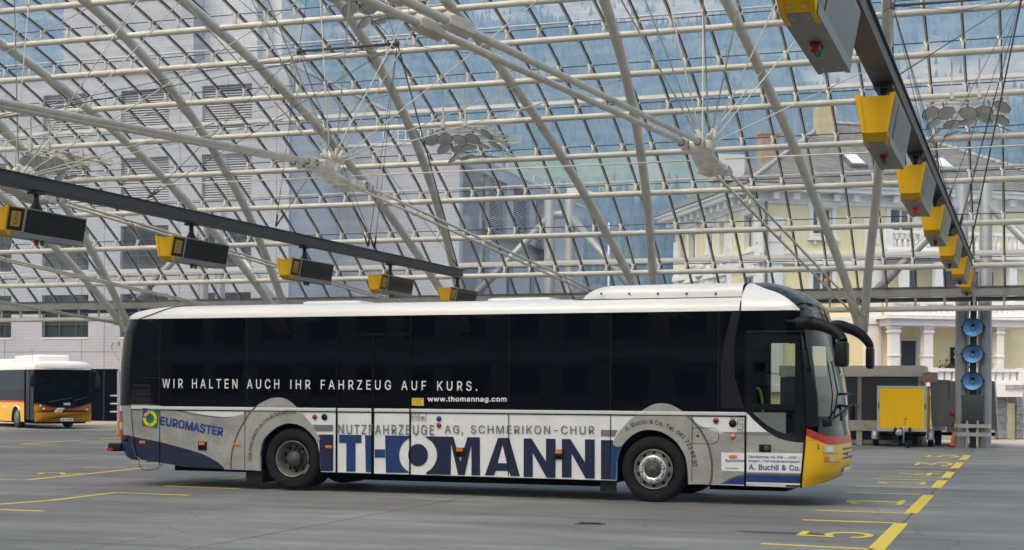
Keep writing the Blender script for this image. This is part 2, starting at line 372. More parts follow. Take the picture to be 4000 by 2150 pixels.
GLYPHS = json.loads(r'''{"&":[224,[[[98,-3],[82,-2],[68,1],[55,6],[44,13],[35,21],[27,31],[21,42],[18,54],[17,67],[24,95],[42,117],[70,139],[108,168],[118,176],[127,187],[131,202],[123,223],[101,230],[84,227],[73,216],[68,199],[73,182],[84,164],[102,142],[219,0],[182,0],[86,116],[61,146],[44,172],[38,199],[45,229],[67,249],[100,257],[133,249],[154,230],[162,202],[158,181],[146,162],[128,146],[77,109],[55,87],[48,66],[55,44],[72,29],[96,23],[126,30],[151,48],[168,76],[174,112],[204,112],[198,72],[185,46],[173,31],[166,23],[136,3]]]],",":[94,[[[19,-60],[34,36],[68,36],[42,-60]]]],"-":[227,[[[168,122],[168,94],[57,94],[57,122]]]],".":[94,[[[48,-2],[31,4],[25,20],[31,37],[48,43],[64,37],[71,20],[64,4]]]],"/":[125,[[[117,266],[36,-38],[7,-38],[89,266]]]],"0":[227,[[[113,-3],[95,-2],[79,3],[65,12],[53,24],[42,39],[34,57],[29,77],[25,101],[24,127],[25,153],[29,177],[35,197],[43,215],[53,230],[65,242],[79,251],[95,256],[113,258],[131,256],[147,251],[161,242],[174,230],[184,215],[192,197],[198,177],[201,153],[203,127],[201,101],[198,77],[192,57],[184,39],[174,24],[162,12],[147,3],[131,-2]],[[113,25],[125,26],[136,30],[145,37],[153,46],[160,58],[165,72],[169,88],[171,107],[172,127],[171,148],[169,166],[165,182],[160,197],[153,208],[145,218],[136,224],[125,228],[113,230],[101,228],[91,224],[82,218],[73,208],[67,197],[62,182],[58,166],[55,148],[55,127],[55,107],[58,88],[62,72],[67,58],[73,46],[82,37],[91,30],[101,26]]]],"1":[227,[[[38,0],[38,27],[195,27],[195,0]],[[138,254],[138,0],[106,0],[106,224],[105,224],[43,179],[43,213],[99,254]]]],"2":[227,[[[32,0],[32,24],[117,114],[141,141],[155,163],[160,186],[154,209],[137,224],[112,230],[86,224],[69,207],[64,181],[33,181],[34,196],[37,209],[43,221],[51,232],[60,241],[72,248],[84,253],[98,257],[112,258],[127,257],[141,254],[153,248],[164,241],[173,233],[181,223],[186,211],[189,199],[191,186],[185,159],[168,129],[133,90],[76,30],[76,28],[195,28],[195,0]]]],"3":[227,[[[109,-3],[94,-2],[80,0],[66,5],[54,11],[44,19],[35,29],[28,40],[24,52],[22,66],[55,66],[63,44],[83,30],[109,25],[138,30],[157,46],[165,72],[158,98],[137,117],[101,124],[78,124],[78,150],[144,224],[144,226],[35,226],[35,254],[186,254],[186,230],[106,139],[106,144],[124,145],[140,143],[154,138],[167,131],[177,122],[185,111],[192,99],[195,86],[196,72],[195,58],[191,45],[185,33],[177,22],[166,13],[154,6],[141,1],[125,-2]]]],"4":[227,[[[20,53],[20,79],[123,254],[155,254],[54,83],[54,81],[207,81],[207,53]],[[141,0],[141,61],[141,73],[141,159],[171,159],[171,0]]]],"5":[227,[[[111,-3],[96,-2],[82,1],[70,6],[41,30],[35,41],[32,53],[30,65],[61,65],[69,44],[87,30],[111,25],[138,32],[157,52],[164,81],[157,111],[137,131],[109,138],[84,134],[64,123],[34,126],[48,254],[183,254],[183,226],[75,226],[67,151],[68,151],[89,162],[115,167],[147,160],[172,143],[189,116],[195,82],[194,66],[191,51],[184,38],[176,26],[166,16],[154,8],[141,1],[126,-2]]]],"6":[227,[[[113,-3],[98,-2],[84,1],[71,7],[60,15],[50,25],[42,37],[36,51],[33,65],[32,81],[40,119],[69,170],[126,254],[161,254],[75,131],[73,131],[83,144],[98,153],[117,157],[132,156],[146,153],[158,147],[169,140],[178,131],[185,120],[190,107],[193,94],[194,79],[193,63],[190,49],[184,36],[176,25],[166,15],[155,7],[142,1],[128,-2]],[[113,24],[139,31],[157,51],[164,79],[157,107],[139,126],[113,133],[87,126],[69,107],[62,79],[69,51],[87,31]]]],"7":[227,[[[48,0],[162,224],[162,226],[31,226],[31,254],[195,254],[195,224],[82,0]]]],"8":[227,[[[113,-3],[97,-2],[82,1],[68,6],[56,13],[45,21],[37,31],[31,42],[27,54],[26,68],[33,98],[51,121],[76,132],[76,133],[65,138],[55,145],[46,154],[40,165],[36,177],[35,190],[36,203],[40,214],[45,225],[73,249],[85,254],[99,257],[113,258],[128,257],[141,254],[153,249],[181,225],[186,214],[190,203],[191,190],[190,177],[186,165],[180,154],[171,145],[162,138],[150,133],[150,132],[176,121],[194,98],[200,68],[199,54],[195,42],[189,31],[181,21],[171,13],[158,6],[145,1],[130,-2]],[[113,25],[142,30],[161,46],[168,69],[161,94],[141,111],[113,118],[85,111],[65,94],[58,69],[64,46],[84,30]],[[113,145],[137,150],[154,165],[160,188],[154,210],[138,225],[113,230],[89,225],[72,210],[66,188],[72,165],[89,150]]]],"9":[227,[[[113,258],[128,257],[142,253],[155,247],[166,239],[176,229],[184,217],[190,204],[193,189],[194,173],[186,135],[158,84],[100,0],[65,0],[151,124],[154,124],[144,111],[128,101],[109,97],[94,98],[81,102],[69,107],[58,114],[49,124],[41,134],[36,147],[33,161],[32,176],[33,191],[36,205],[42,218],[50,230],[60,239],[71,247],[84,253],[98,257]],[[113,230],[87,223],[69,204],[63,176],[69,148],[87,129],[113,122],[139,129],[157,147],[164,175],[157,204],[139,223]]]],"A":[240,[[[8,0],[101,254],[138,254],[231,0],[198,0],[144,151],[132,186],[116,239],[123,239],[106,185],[95,151],[43,0]],[[55,71],[55,99],[185,99],[185,71]]]],"B":[228,[[[30,0],[30,254],[121,254],[137,253],[152,250],[164,245],[175,239],[184,230],[190,221],[199,187],[193,160],[178,143],[157,133],[157,131],[182,123],[201,102],[209,68],[200,33],[193,24],[184,16],[172,9],[158,4],[142,1],[123,0]],[[62,29],[122,29],[140,30],[154,34],[165,40],[172,48],[176,58],[178,68],[171,92],[153,109],[124,115],[62,115]],[[62,143],[119,143],[144,148],[162,163],[168,186],[167,197],[163,206],[156,214],[147,221],[135,225],[120,226],[62,226]]]],"C":[255,[[[134,-3],[113,-2],[93,4],[75,12],[59,25],[46,40],[35,58],[27,78],[22,101],[20,127],[22,153],[27,176],[35,197],[46,215],[59,230],[75,242],[93,251],[113,256],[134,258],[170,252],[201,236],[224,209],[236,174],[204,174],[195,197],[179,214],[158,224],[134,228],[119,227],[105,223],[92,216],[80,207],[71,196],[62,182],[57,166],[53,148],[52,127],[53,107],[57,88],[63,72],[71,59],[80,47],[92,38],[105,32],[119,28],[134,26],[158,30],[179,40],[195,57],[204,80],[236,80],[224,45],[201,19],[170,2]]]],"D":[251,[[[109,0],[48,0],[48,29],[107,29],[127,30],[144,34],[159,40],[171,49],[182,61],[189,75],[195,90],[198,108],[200,128],[198,147],[195,165],[190,180],[182,194],[172,205],[160,214],[145,221],[129,225],[110,226],[47,226],[47,254],[113,254],[136,253],[157,248],[176,239],[192,228],[206,213],[217,196],[225,175],[229,153],[231,128],[229,102],[224,80],[217,59],[206,42],[192,27],[175,15],[156,7],[134,2]],[[62,254],[62,0],[30,0],[30,254]]]],"E":[209,[[[30,0],[30,254],[186,254],[186,226],[62,226],[62,143],[178,143],[178,114],[62,114],[62,29],[188,29],[188,0]]]],"F":[205,[[[30,0],[30,254],[185,254],[185,226],[62,226],[62,139],[173,139],[173,111],[62,111],[62,0]]]],"G":[260,[[[134,-3],[113,-2],[93,4],[75,13],[59,25],[45,40],[35,58],[27,78],[22,102],[20,127],[22,153],[27,176],[35,197],[45,215],[59,230],[74,242],[92,251],[112,256],[132,258],[170,252],[202,235],[225,208],[237,174],[204,174],[194,197],[178,213],[158,224],[133,228],[118,227],[104,223],[92,216],[80,207],[70,196],[62,182],[57,166],[53,148],[52,127],[53,107],[57,88],[63,72],[71,59],[81,47],[92,38],[105,32],[119,28],[134,26],[148,27],[161,31],[172,36],[183,43],[191,51],[198,62],[203,74],[206,87],[207,101],[217,100],[141,100],[141,128],[239,128],[239,100],[237,80],[233,62],[225,45],[215,31],[203,19],[188,9],[172,2],[154,-2]]]],"H":[258,[[[30,0],[30,254],[62,254],[62,144],[196,144],[196,254],[228,254],[228,0],[196,0],[196,116],[62,116],[62,0]]]],"I":[96,[[[31,0],[31,254],[65,254],[65,0]]]],"K":[233,[[[52,73],[52,108],[70,131],[87,152],[106,172],[182,254],[224,254],[116,138],[114,138]],[[30,0],[30,254],[62,254],[62,167],[62,112],[62,97],[62,0]],[[186,0],[94,130],[114,155],[224,0]]]],"L":[196,[[[30,0],[30,254],[62,254],[62,29],[181,29],[181,0]]]],"M":[314,[[[30,0],[30,254],[76,254],[139,94],[144,79],[150,61],[156,42],[161,24],[154,24],[159,41],[165,61],[171,79],[176,94],[238,254],[284,254],[284,0],[252,0],[252,145],[252,163],[253,184],[253,207],[253,229],[256,229],[249,205],[241,181],[234,161],[228,145],[171,0],[143,0],[85,145],[80,160],[72,181],[65,204],[56,229],[59,229],[60,208],[60,186],[61,164],[61,145],[61,0]]]],"N":[262,[[[30,0],[30,254],[68,254],[172,91],[181,75],[194,53],[207,27],[202,27],[200,54],[200,79],[199,97],[199,254],[232,254],[232,0],[193,0],[101,145],[89,165],[74,191],[54,226],[60,227],[61,192],[62,164],[62,145],[62,0]]]],"O":[267,[[[133,-3],[112,-2],[93,4],[75,12],[59,25],[46,40],[35,58],[27,78],[22,101],[20,127],[22,153],[27,176],[35,197],[46,215],[59,230],[75,242],[93,251],[112,256],[133,258],[155,256],[174,251],[192,242],[208,230],[221,215],[232,197],[240,176],[245,153],[247,127],[245,101],[240,78],[232,58],[221,40],[208,25],[192,12],[174,4],[155,-2]],[[133,26],[148,28],[162,32],[175,38],[186,47],[196,58],[204,72],[210,88],[214,106],[215,127],[214,148],[210,166],[204,182],[196,196],[186,207],[175,216],[162,223],[148,227],[133,228],[119,227],[105,223],[92,216],[81,207],[71,196],[63,182],[57,166],[53,148],[52,127],[53,106],[57,88],[63,72],[71,58],[81,47],[92,38],[105,32],[119,28]]]],"P":[222,[[[30,0],[30,254],[118,254],[136,253],[152,250],[166,244],[178,236],[187,226],[195,215],[200,202],[203,189],[204,174],[203,159],[200,145],[195,133],[187,121],[178,112],[166,104],[152,98],[136,94],[118,93],[55,93],[55,121],[116,121],[149,128],[167,147],[172,174],[167,201],[148,219],[116,226],[62,226],[62,0]]]],"R":[224,[[[30,0],[30,254],[118,254],[136,253],[153,250],[167,244],[178,237],[188,227],[195,217],[200,204],[204,191],[205,176],[204,161],[200,148],[195,136],[188,125],[178,116],[166,109],[152,103],[136,100],[118,99],[48,99],[48,128],[117,128],[149,133],[167,150],[173,176],[167,202],[149,220],[116,226],[62,226],[62,0]],[[177,0],[115,115],[151,115],[214,0]]]],"S":[223,[[[112,-4],[94,-3],[78,0],[64,5],[51,11],[41,20],[32,30],[25,42],[21,54],[19,68],[52,68],[62,44],[83,29],[112,25],[143,30],[165,46],[173,70],[166,89],[148,102],[122,111],[92,120],[72,126],[56,135],[43,145],[34,156],[28,170],[26,186],[27,200],[31,213],[37,224],[46,234],[57,242],[69,249],[83,254],[97,257],[114,258],[130,257],[145,254],[158,249],[170,242],[180,234],[189,224],[195,213],[199,202],[200,189],[169,189],[166,201],[160,211],[151,219],[140,225],[127,228],[112,229],[84,224],[64,209],[58,188],[65,167],[85,154],[106,147],[132,140],[156,132],[179,119],[197,99],[204,69],[203,56],[199,43],[193,32],[185,21],[174,13],[162,5],[147,0],[130,-3]]]],"T":[224,[[[16,226],[16,254],[208,254],[208,226],[128,226],[128,0],[96,0],[96,226]]]],"U":[259,[[[129,-4],[110,-3],[93,1],[77,8],[63,17],[52,27],[42,40],[36,54],[31,70],[30,87],[30,254],[62,254],[62,89],[70,57],[94,34],[129,26],[165,34],[188,57],[196,89],[196,254],[229,254],[229,87],[227,70],[223,54],[216,40],[207,27],[195,17],[182,8],[166,1],[149,-3]]]],"W":[343,[[[78,0],[8,254],[41,254],[82,98],[88,73],[93,47],[98,20],[95,20],[100,47],[106,73],[112,98],[153,254],[190,254],[231,98],[237,73],[243,47],[249,20],[244,20],[249,47],[255,73],[261,98],[302,254],[335,254],[265,0],[228,0],[184,161],[176,196],[168,237],[175,237],[167,197],[159,161],[115,0]]]],"Z":[219,[[[21,0],[21,23],[137,193],[153,215],[170,238],[174,227],[143,226],[111,226],[20,226],[20,254],[198,254],[198,231],[84,64],[67,40],[49,17],[45,27],[76,28],[107,29],[200,29],[200,0]]]],"a":[195,[[[80,-4],[47,2],[24,22],[15,54],[22,80],[39,97],[63,105],[89,110],[117,113],[133,117],[138,127],[138,128],[133,148],[120,161],[98,165],[75,161],[59,150],[50,137],[20,146],[39,173],[66,188],[97,192],[119,190],[143,180],[161,160],[168,126],[168,0],[138,0],[138,26],[136,26],[126,12],[108,1]],[[85,23],[114,29],[132,47],[138,69],[138,95],[130,91],[116,88],[100,86],[88,84],[67,79],[52,70],[46,52],[51,36],[65,26]]]],"b":[212,[[[115,-4],[86,2],[69,16],[59,29],[56,29],[56,0],[26,0],[26,254],[57,254],[57,160],[59,160],[69,173],[86,186],[115,192],[130,191],[144,187],[156,180],[168,171],[177,160],[185,146],[191,131],[194,113],[195,94],[194,75],[191,58],[185,42],[177,29],[168,17],[157,8],[144,1],[130,-3]],[[110,23],[140,33],[158,58],[164,95],[158,131],[140,156],[110,165],[81,156],[62,131],[56,95],[63,58],[81,32]]]],"c":[198,[[[104,-4],[87,-3],[72,1],[58,8],[46,17],[36,29],[28,43],[22,58],[18,75],[17,94],[18,113],[22,130],[28,146],[36,159],[46,171],[58,180],[72,187],[87,191],[104,192],[130,189],[153,178],[170,161],[181,138],[151,131],[145,145],[135,155],[121,162],[104,165],[73,155],[54,129],[48,94],[54,59],[73,33],[104,23],[121,26],[135,33],[146,44],[152,59],[181,51],[171,28],[153,11],[130,0]]]],"d":[212,[[[98,-4],[82,-3],[68,1],[56,8],[44,17],[35,29],[27,42],[22,58],[18,75],[17,94],[18,113],[22,131],[27,146],[35,160],[45,171],[56,180],[69,187],[83,191],[98,192],[126,186],[144,173],[153,160],[155,160],[155,254],[186,254],[186,0],[156,0],[156,29],[153,29],[143,16],[126,2]],[[102,23],[132,32],[150,58],[156,95],[150,131],[132,156],[102,165],[72,156],[54,131],[48,95],[54,58],[73,33]]]],"e":[202,[[[106,-4],[88,-3],[73,1],[58,8],[46,17],[36,29],[28,42],[22,58],[18,75],[17,93],[18,112],[22,129],[28,145],[36,159],[46,170],[58,180],[71,187],[86,191],[103,192],[133,187],[160,170],[179,141],[186,97],[186,85],[37,85],[37,110],[169,110],[155,101],[149,134],[131,157],[103,165],[73,157],[54,135],[48,105],[48,89],[55,53],[76,31],[106,23],[127,26],[143,36],[153,53],[182,45],[168,20],[141,2]]]],"f":[127,[[[114,190],[114,164],[3,164],[3,190]],[[40,0],[40,216],[48,243],[68,259],[94,265],[111,263],[121,260],[114,234],[107,236],[97,237],[77,230],[71,209],[71,0]]]],"g":[213,[[[103,-75],[67,-70],[41,-55],[25,-35],[51,-20],[61,-33],[77,-44],[103,-49],[118,-47],[130,-44],[141,-38],[149,-29],[154,-17],[156,-3],[156,34],[153,34],[143,21],[126,8],[97,2],[83,4],[69,7],[56,13],[45,22],[35,32],[28,45],[22,60],[18,77],[17,96],[18,114],[22,131],[27,147],[35,160],[45,171],[56,180],[69,187],[83,191],[98,192],[127,186],[144,173],[154,159],[157,159],[157,190],[186,190],[186,-4],[185,-20],[181,-33],[175,-45],[167,-54],[157,-62],[145,-68]],[[102,30],[132,38],[150,61],[156,96],[150,132],[132,156],[102,165],[73,156],[54,131],[48,96],[54,61],[73,38]]]],"h":[205,[[[57,113],[57,0],[26,0],[26,254],[57,254],[57,144],[51,144],[58,159],[66,172],[76,181],[87,187],[100,191],[114,192],[148,184],[170,160],[175,149],[178,135],[179,120],[179,0],[148,0],[148,118],[147,131],[143,143],[136,152],[128,159],[117,163],[105,165],[80,159],[63,141]]]],"i":[83,[[[26,0],[26,190],[57,190],[57,0]],[[42,221],[27,227],[21,242],[27,256],[42,262],[57,256],[63,242],[57,227]]]],"k":[190,[[[55,68],[55,106],[60,106],[142,190],[180,190],[92,100],[89,100]],[[26,0],[26,254],[57,254],[57,0]],[[147,0],[74,93],[96,114],[186,0]]]],"l":[95,[[[70,-1],[56,0],[45,4],[37,10],[31,19],[27,29],[26,42],[26,254],[57,254],[57,49],[60,31],[73,26],[80,26],[85,27],[90,1],[81,0]]]],"m":[305,[[[26,0],[26,190],[56,190],[56,148],[54,148],[66,173],[86,188],[110,193],[123,192],[134,187],[144,180],[151,171],[157,160],[160,147],[156,147],[169,172],[190,187],[218,193],[249,186],[270,164],[278,128],[278,0],[248,0],[248,127],[247,139],[243,149],[236,156],[209,165],[187,160],[173,145],[168,124],[168,0],[137,0],[137,130],[126,156],[100,165],[79,160],[63,145],[57,119],[57,0]]]],"n":[205,[[[57,113],[57,0],[26,0],[26,190],[56,190],[56,144],[51,144],[58,159],[66,172],[76,181],[87,187],[100,191],[114,192],[147,184],[170,160],[175,149],[178,135],[179,120],[179,0],[148,0],[148,118],[147,131],[143,143],[136,152],[128,159],[117,163],[105,165],[80,159],[63,141]]]],"o":[208,[[[104,-4],[87,-3],[72,1],[58,8],[46,17],[36,29],[28,43],[22,58],[18,75],[17,94],[18,113],[22,130],[28,146],[36,159],[46,171],[58,180],[72,187],[87,191],[104,192],[120,191],[136,187],[149,180],[161,171],[171,159],[180,146],[186,130],[189,113],[191,94],[189,75],[186,58],[180,43],[171,29],[161,17],[149,8],[136,1],[120,-3]],[[104,23],[135,33],[154,59],[160,94],[154,129],[135,155],[126,161],[116,164],[104,165],[73,155],[54,129],[48,94],[54,59],[73,33]]]],"r":[130,[[[26,0],[26,190],[56,190],[56,160],[58,160],[76,184],[107,192],[115,192],[122,192],[122,161],[115,162],[103,163],[80,157],[63,142],[57,118],[57,0]]]],"s":[182,[[[91,-4],[56,2],[31,19],[18,47],[47,53],[62,30],[91,23],[122,31],[134,51],[127,68],[106,78],[75,85],[59,90],[46,96],[36,104],[29,113],[25,124],[23,137],[33,166],[58,185],[94,192],[127,186],[149,170],[162,145],[134,139],[121,158],[94,166],[65,158],[54,139],[62,122],[86,111],[115,105],[131,100],[143,93],[153,86],[160,76],[164,66],[166,53],[156,24],[130,3]]]],"t":[114,[[[102,190],[102,164],[3,164],[3,190]],[[32,236],[63,236],[63,49],[68,31],[85,25],[93,26],[101,27],[107,1],[96,-1],[84,-2],[69,-1],[56,4],[46,11],[38,20],[34,32],[32,46]]]],"u":[205,[[[91,-3],[57,5],[35,29],[30,41],[27,54],[26,69],[26,190],[57,190],[57,72],[58,58],[62,47],[68,37],[77,31],[88,26],[100,25],[125,31],[142,48],[148,76],[148,190],[179,190],[179,0],[149,0],[149,46],[154,46],[147,30],[139,18],[129,8],[117,2],[105,-1]]]],"w":[284,[[[69,0],[11,190],[44,190],[67,107],[77,68],[88,21],[82,21],[93,67],[103,107],[126,190],[158,190],[181,107],[191,68],[201,21],[196,21],[206,68],[217,107],[240,190],[272,190],[215,0],[184,0],[159,86],[152,112],[145,140],[138,169],[145,169],[138,140],[131,112],[124,86],[99,0]]]],"ä":[195,[[[80,-4],[47,2],[24,22],[15,54],[22,80],[39,97],[63,105],[89,110],[117,113],[133,117],[138,127],[138,128],[133,148],[120,161],[98,165],[75,161],[59,150],[50,137],[20,146],[39,173],[66,188],[97,192],[119,190],[143,180],[161,160],[168,126],[168,0],[138,0],[138,26],[136,26],[126,12],[108,1]],[[85,23],[114,29],[132,47],[138,69],[138,95],[130,91],[116,88],[100,86],[88,84],[67,79],[52,70],[46,52],[51,36],[65,26]],[[131,221],[116,227],[110,242],[116,256],[131,262],[145,256],[151,242],[145,227]],[[59,221],[44,227],[38,242],[44,256],[59,262],[73,256],[79,242],[73,227]]]],"ü":[205,[[[91,-3],[57,5],[35,29],[30,41],[27,54],[26,69],[26,190],[57,190],[57,72],[58,58],[62,47],[68,37],[77,31],[88,26],[100,25],[125,31],[142,48],[148,76],[148,190],[179,190],[179,0],[149,0],[149,46],[154,46],[147,30],[139,18],[129,8],[117,2],[105,-1]],[[138,221],[124,227],[118,242],[124,256],[138,262],[153,256],[159,242],[153,227]],[[67,221],[52,227],[46,242],[52,256],[67,262],[81,256],[87,242],[81,227]]]]}''')      # letter outlines: advance, contours (1/500 em)
_GC = {}
def _glyph(ch):
    if ch not in _GC:
        adv, cont = GLYPHS[ch]; C = [[(q[0]/500, q[1]/500) for q in c] for c in cont]
        ar = [sum(p[i-1][0]*p[i][1]-p[i][0]*p[i-1][1] for i in range(len(p))) for p in C]; P, F_ = [], []
        solids = [c for c, a_ in zip(C, ar) if a_ < 0]; holes = [c for c, a_ in zip(C, ar) if a_ > 0]
        for si, so in enumerate(solids):
            xs = [p[0] for p in so]; ys = [p[1] for p in so]; cu = bpy.data.curves.new('tmp', 'CURVE'); cu.dimensions = '2D'; cu.fill_mode = 'BOTH'
            for pl in [so]+[h for h in holes if min(xs) < h[0][0] < max(xs) and min(ys) < h[0][1] < max(ys)]:
                sp = cu.splines.new('POLY'); sp.points.add(len(pl)-1); sp.use_cyclic_u = True
                for k, q in zip(sp.points, pl): k.co = (q[0], q[1], 0, 1)
            p2, f2 = curve_mesh(cu); o = len(P); P += [(p.x, p.y, si) for p in p2]; F_ += [tuple(o+i for i in f) for f in f2]
        _GC[ch] = (adv/500, P, F_)
    return _GC[ch]
def glyphs(text, bold=0.0, space=1.0):
    """letter sheets: (x, y, layer) points and faces; bold = several strikes side by side"""
    P, F_, x = [], [], 0.0
    offs = [(0, 0)] if bold < .003 else [(-bold, -bold), (bold, -bold), (-bold, bold), (bold, bold)]
    for ch in text:
        if ch == ' ': x += .27+(space-1)*.3; continue
        adv, gp_, gf = _glyph(ch)
        for k, (dx, dy) in enumerate(offs):
            o = len(P); P += [Vector((p[0]+x+dx, p[1]+dy, k*2+p[2])) for p in gp_]; F_ += [tuple(o+i for i in f) for f in gf]
        x += adv+(space-1)*.3
    return P, F_
def text_into(mb, text, fn, bold=0.0, space=1.0, mi=0):
    """fn(a, b) maps the unit box of the text to space"""
    P, Fs = glyphs(text, bold, space)
    x0 = min(p.x for p in P); x1 = max(p.x for p in P); y0 = min(p.y for p in P); y1 = max(p.y for p in P)
    o_ = Vector(fn(0, 0)); n = (Vector(fn(1, 0))-o_).cross(Vector(fn(0, 1))-o_).normalized()*.0003
    mb.add([tuple(Vector(fn((p.x-x0)/(x1-x0), (p.y-y0)/(y1-y0)))+n*p.z) for p in P], Fs, mi)
def smooth_poly(pts, n=4, closed=True):
    """Catmull-Rom through points"""
    out = []; N = len(pts)
    for i in range(N if closed else N-1):
        p0, p1, p2, p3 = [pts[(i+k) % N] if closed else pts[min(max(i+k, 0), N-1)] for k in (-1, 0, 1, 2)]
        for j in range(n):
            t = j/n
            out.append(tuple(0.5*((2*b)+(-a+c)*t+(2*a-5*b+4*c-d)*t*t+(-a+3*b-3*c+d)*t**3) for a, b, c, d in zip(p0, p1, p2, p3)))
    if not closed: out.append(tuple(pts[-1]))
    return out
def interp(tab, x):
    if x <= tab[0][0]: return tab[0][1]
    for (a, fa), (b, fb) in zip(tab, tab[1:]):
        if x <= b: return fa+(fb-fa)*(x-a)/(b-a)
    return tab[-1][1]
# ------------------------------------------------------------------ ground
def ground_mat():
    m = bpy.data.materials.new('deck_concrete'); m.use_nodes = True; nt = m.node_tree; b = nt.nodes['Principled BSDF']
    L = nt.links.new; N = nt.nodes.new
    tc = N('ShaderNodeTexCoord')
    def noise_(scale, detail, stretch=(1,1,1), rough=0.6):
        mp = N('ShaderNodeMapping'); mp.inputs['Scale'].default_value = stretch; n = N('ShaderNodeTexNoise')
        n.inputs['Scale'].default_value = scale; n.inputs['Detail'].default_value = detail; n.inputs['Roughness'].default_value = rough
        L(tc.outputs['Object'], mp.inputs[0]); L(mp.outputs[0], n.inputs['Vector']); return n.outputs[0]
    def ramp(x, a, b_, lo, hi):
        r = N('ShaderNodeMapRange'); r.inputs[1].default_value = a; r.inputs[2].default_value = b_; r.inputs[3].default_value = lo; r.inputs[4].default_value = hi; L(x, r.inputs[0]); return r.outputs[0]
    def mul(x, y):
        q = N('ShaderNodeMath'); q.operation = 'MULTIPLY'; L(x, q.inputs[0]); L(y, q.inputs[1]); return q.outputs[0]
    f = mul(ramp(noise_(0.16, 5), 0.38, 0.62, 0.80, 1.22), ramp(noise_(1.3, 6, (0.22, 1, 1)), 0.36, 0.64, 0.84, 1.16))
    f = mul(f, ramp(noise_(26, 5, rough=0.75), 0.3, 0.72, 0.86, 1.12))
    f = mul(f, ramp(noise_(0.5, 9, (0.30, 1.8, 1), 0.72), 0.50, 0.68, 1.0, 0.76))          # tyre tracks along the bays
    f = mul(f, ramp(noise_(0.55, 9, (0.30, 1.0, 1), 0.72), 0.50, 0.66, 1.0, 1.30))           # worn pale streaks
    f = mul(f, ramp(noise_(3.1, 8, (1, 1, 1), 0.8), 0.64, 0.72, 1.0, 0.6))           # stains
    for sc_, lim, dk in ((1.1, .045, .45), (2.6, .05, .62), (1.7, .03, 1.5)):      # gum spots, drips and pale specks
        vo = N('ShaderNodeTexVoronoi'); vo.inputs['Scale'].default_value = sc_; L(tc.outputs['Object'], vo.inputs['Vector']); f = mul(f, ramp(vo.outputs['Distance'], lim, lim*1.5, dk, 1.0))
    vc = N('ShaderNodeTexVoronoi'); vc.feature = 'DISTANCE_TO_EDGE'; vc.inputs['Scale'].default_value = 0.16; vw = N('ShaderNodeVectorMath'); vw.operation = 'MULTIPLY_ADD'; vw.inputs[1].default_value = (1.1, 1.1, 0); vn = N('ShaderNodeTexNoise'); vn.inputs['Scale'].default_value = .8; vn.inputs['Detail'].default_value = 6
    L(tc.outputs['Object'], vn.inputs['Vector']); L(vn.outputs['Color'], vw.inputs[0]); L(tc.outputs['Object'], vw.inputs[2]); L(vw.outputs[0], vc.inputs['Vector'])
    f = mul(f, ramp(vc.outputs['Distance'], .0012, .003, .66, 1.0))                 # hairline cracks
    br = N('ShaderNodeTexBrick'); br.offset = 0.0; br.inputs['Scale'].default_value = 1; br.inputs['Brick Width'].default_value = 7.0; br.inputs['Row Height'].default_value = 5.3
    br.inputs['Mortar Size'].default_value = 0.016; br.inputs['Color1'].default_value = (1, 1, 1, 1); br.inputs['Color2'].default_value = (0.86, 0.86, 0.86, 1); br.inputs['Mortar'].default_value = (0.24, 0.24, 0.24, 1)
    mp = N('ShaderNodeMapping'); mp.inputs['Location'].default_value = (1.52, 1.6, 0)
    nw = N('ShaderNodeTexNoise'); nw.inputs['Scale'].default_value = 1.2; L(tc.outputs['Object'], nw.inputs['Vector'])
    ma = N('ShaderNodeVectorMath'); ma.operation = 'MULTIPLY_ADD'; ma.inputs[1].default_value = (0.05, 0.05, 0); L(nw.outputs['Color'], ma.inputs[0]); L(tc.outputs['Object'], ma.inputs[2])
    L(ma.outputs[0], mp.inputs[0]); L(mp.outputs[0], br.inputs['Vector'])
    f = mul(f, br.outputs['Color'])
    sc = N('ShaderNodeVectorMath'); sc.operation = 'SCALE'; sc.inputs[0].default_value = (0.186, 0.185, 0.183); L(f, sc.inputs['Scale']); L(sc.outputs[0], b.inputs['Base Color'])
    b.inputs['Roughness'].default_value = 0.62
    bp = N('ShaderNodeBump'); bp.inputs['Strength'].default_value = 0.12; bp.inputs['Distance'].default_value = 0.01; L(noise_(60, 4), bp.inputs['Height']); L(bp.outputs[0], b.inputs['Normal'])
    MATS['deck_concrete'] = m
ground_mat()
mb = MB(); mb.add([(-4600,-1700,0),(4600,-1700,0),(4600,6000,0),(-4600,6000,0)], [(0,1,2,3)]); tag(mb.build('ground', 'deck_concrete'), kind='structure')
mat('paving_pink', (0.33, 0.275, 0.25), 0.85, var=0.12, vscale=0.8)
mat('paving_pale', (0.40, 0.36, 0.36), 0.85, var=0.10, vscale=0.8)
# paving strips beyond the bus deck
mb = MB(); q = [at_z(x, y, 0.004) for x, y in ((-60,1664),(1100,1652),(1100,1642),(-60,1640))]; mb.add(q, [(0,1,2,3)])
tag(mb.build('pavement', 'paving_pink'), kind='structure')
mb = MB(); mb.add([Vector((-0.6, 49.9, 0.004)), Vector((40, 49.9, 0.004)), Vector((40, 75, 0.004)), Vector((-9, 54.5, 0.004)), Vector((-9, 52.5, 0.004))], [(0,1,2,3,4)]); tag(mb.build('pavement', 'paving_pale'), kind='structure')

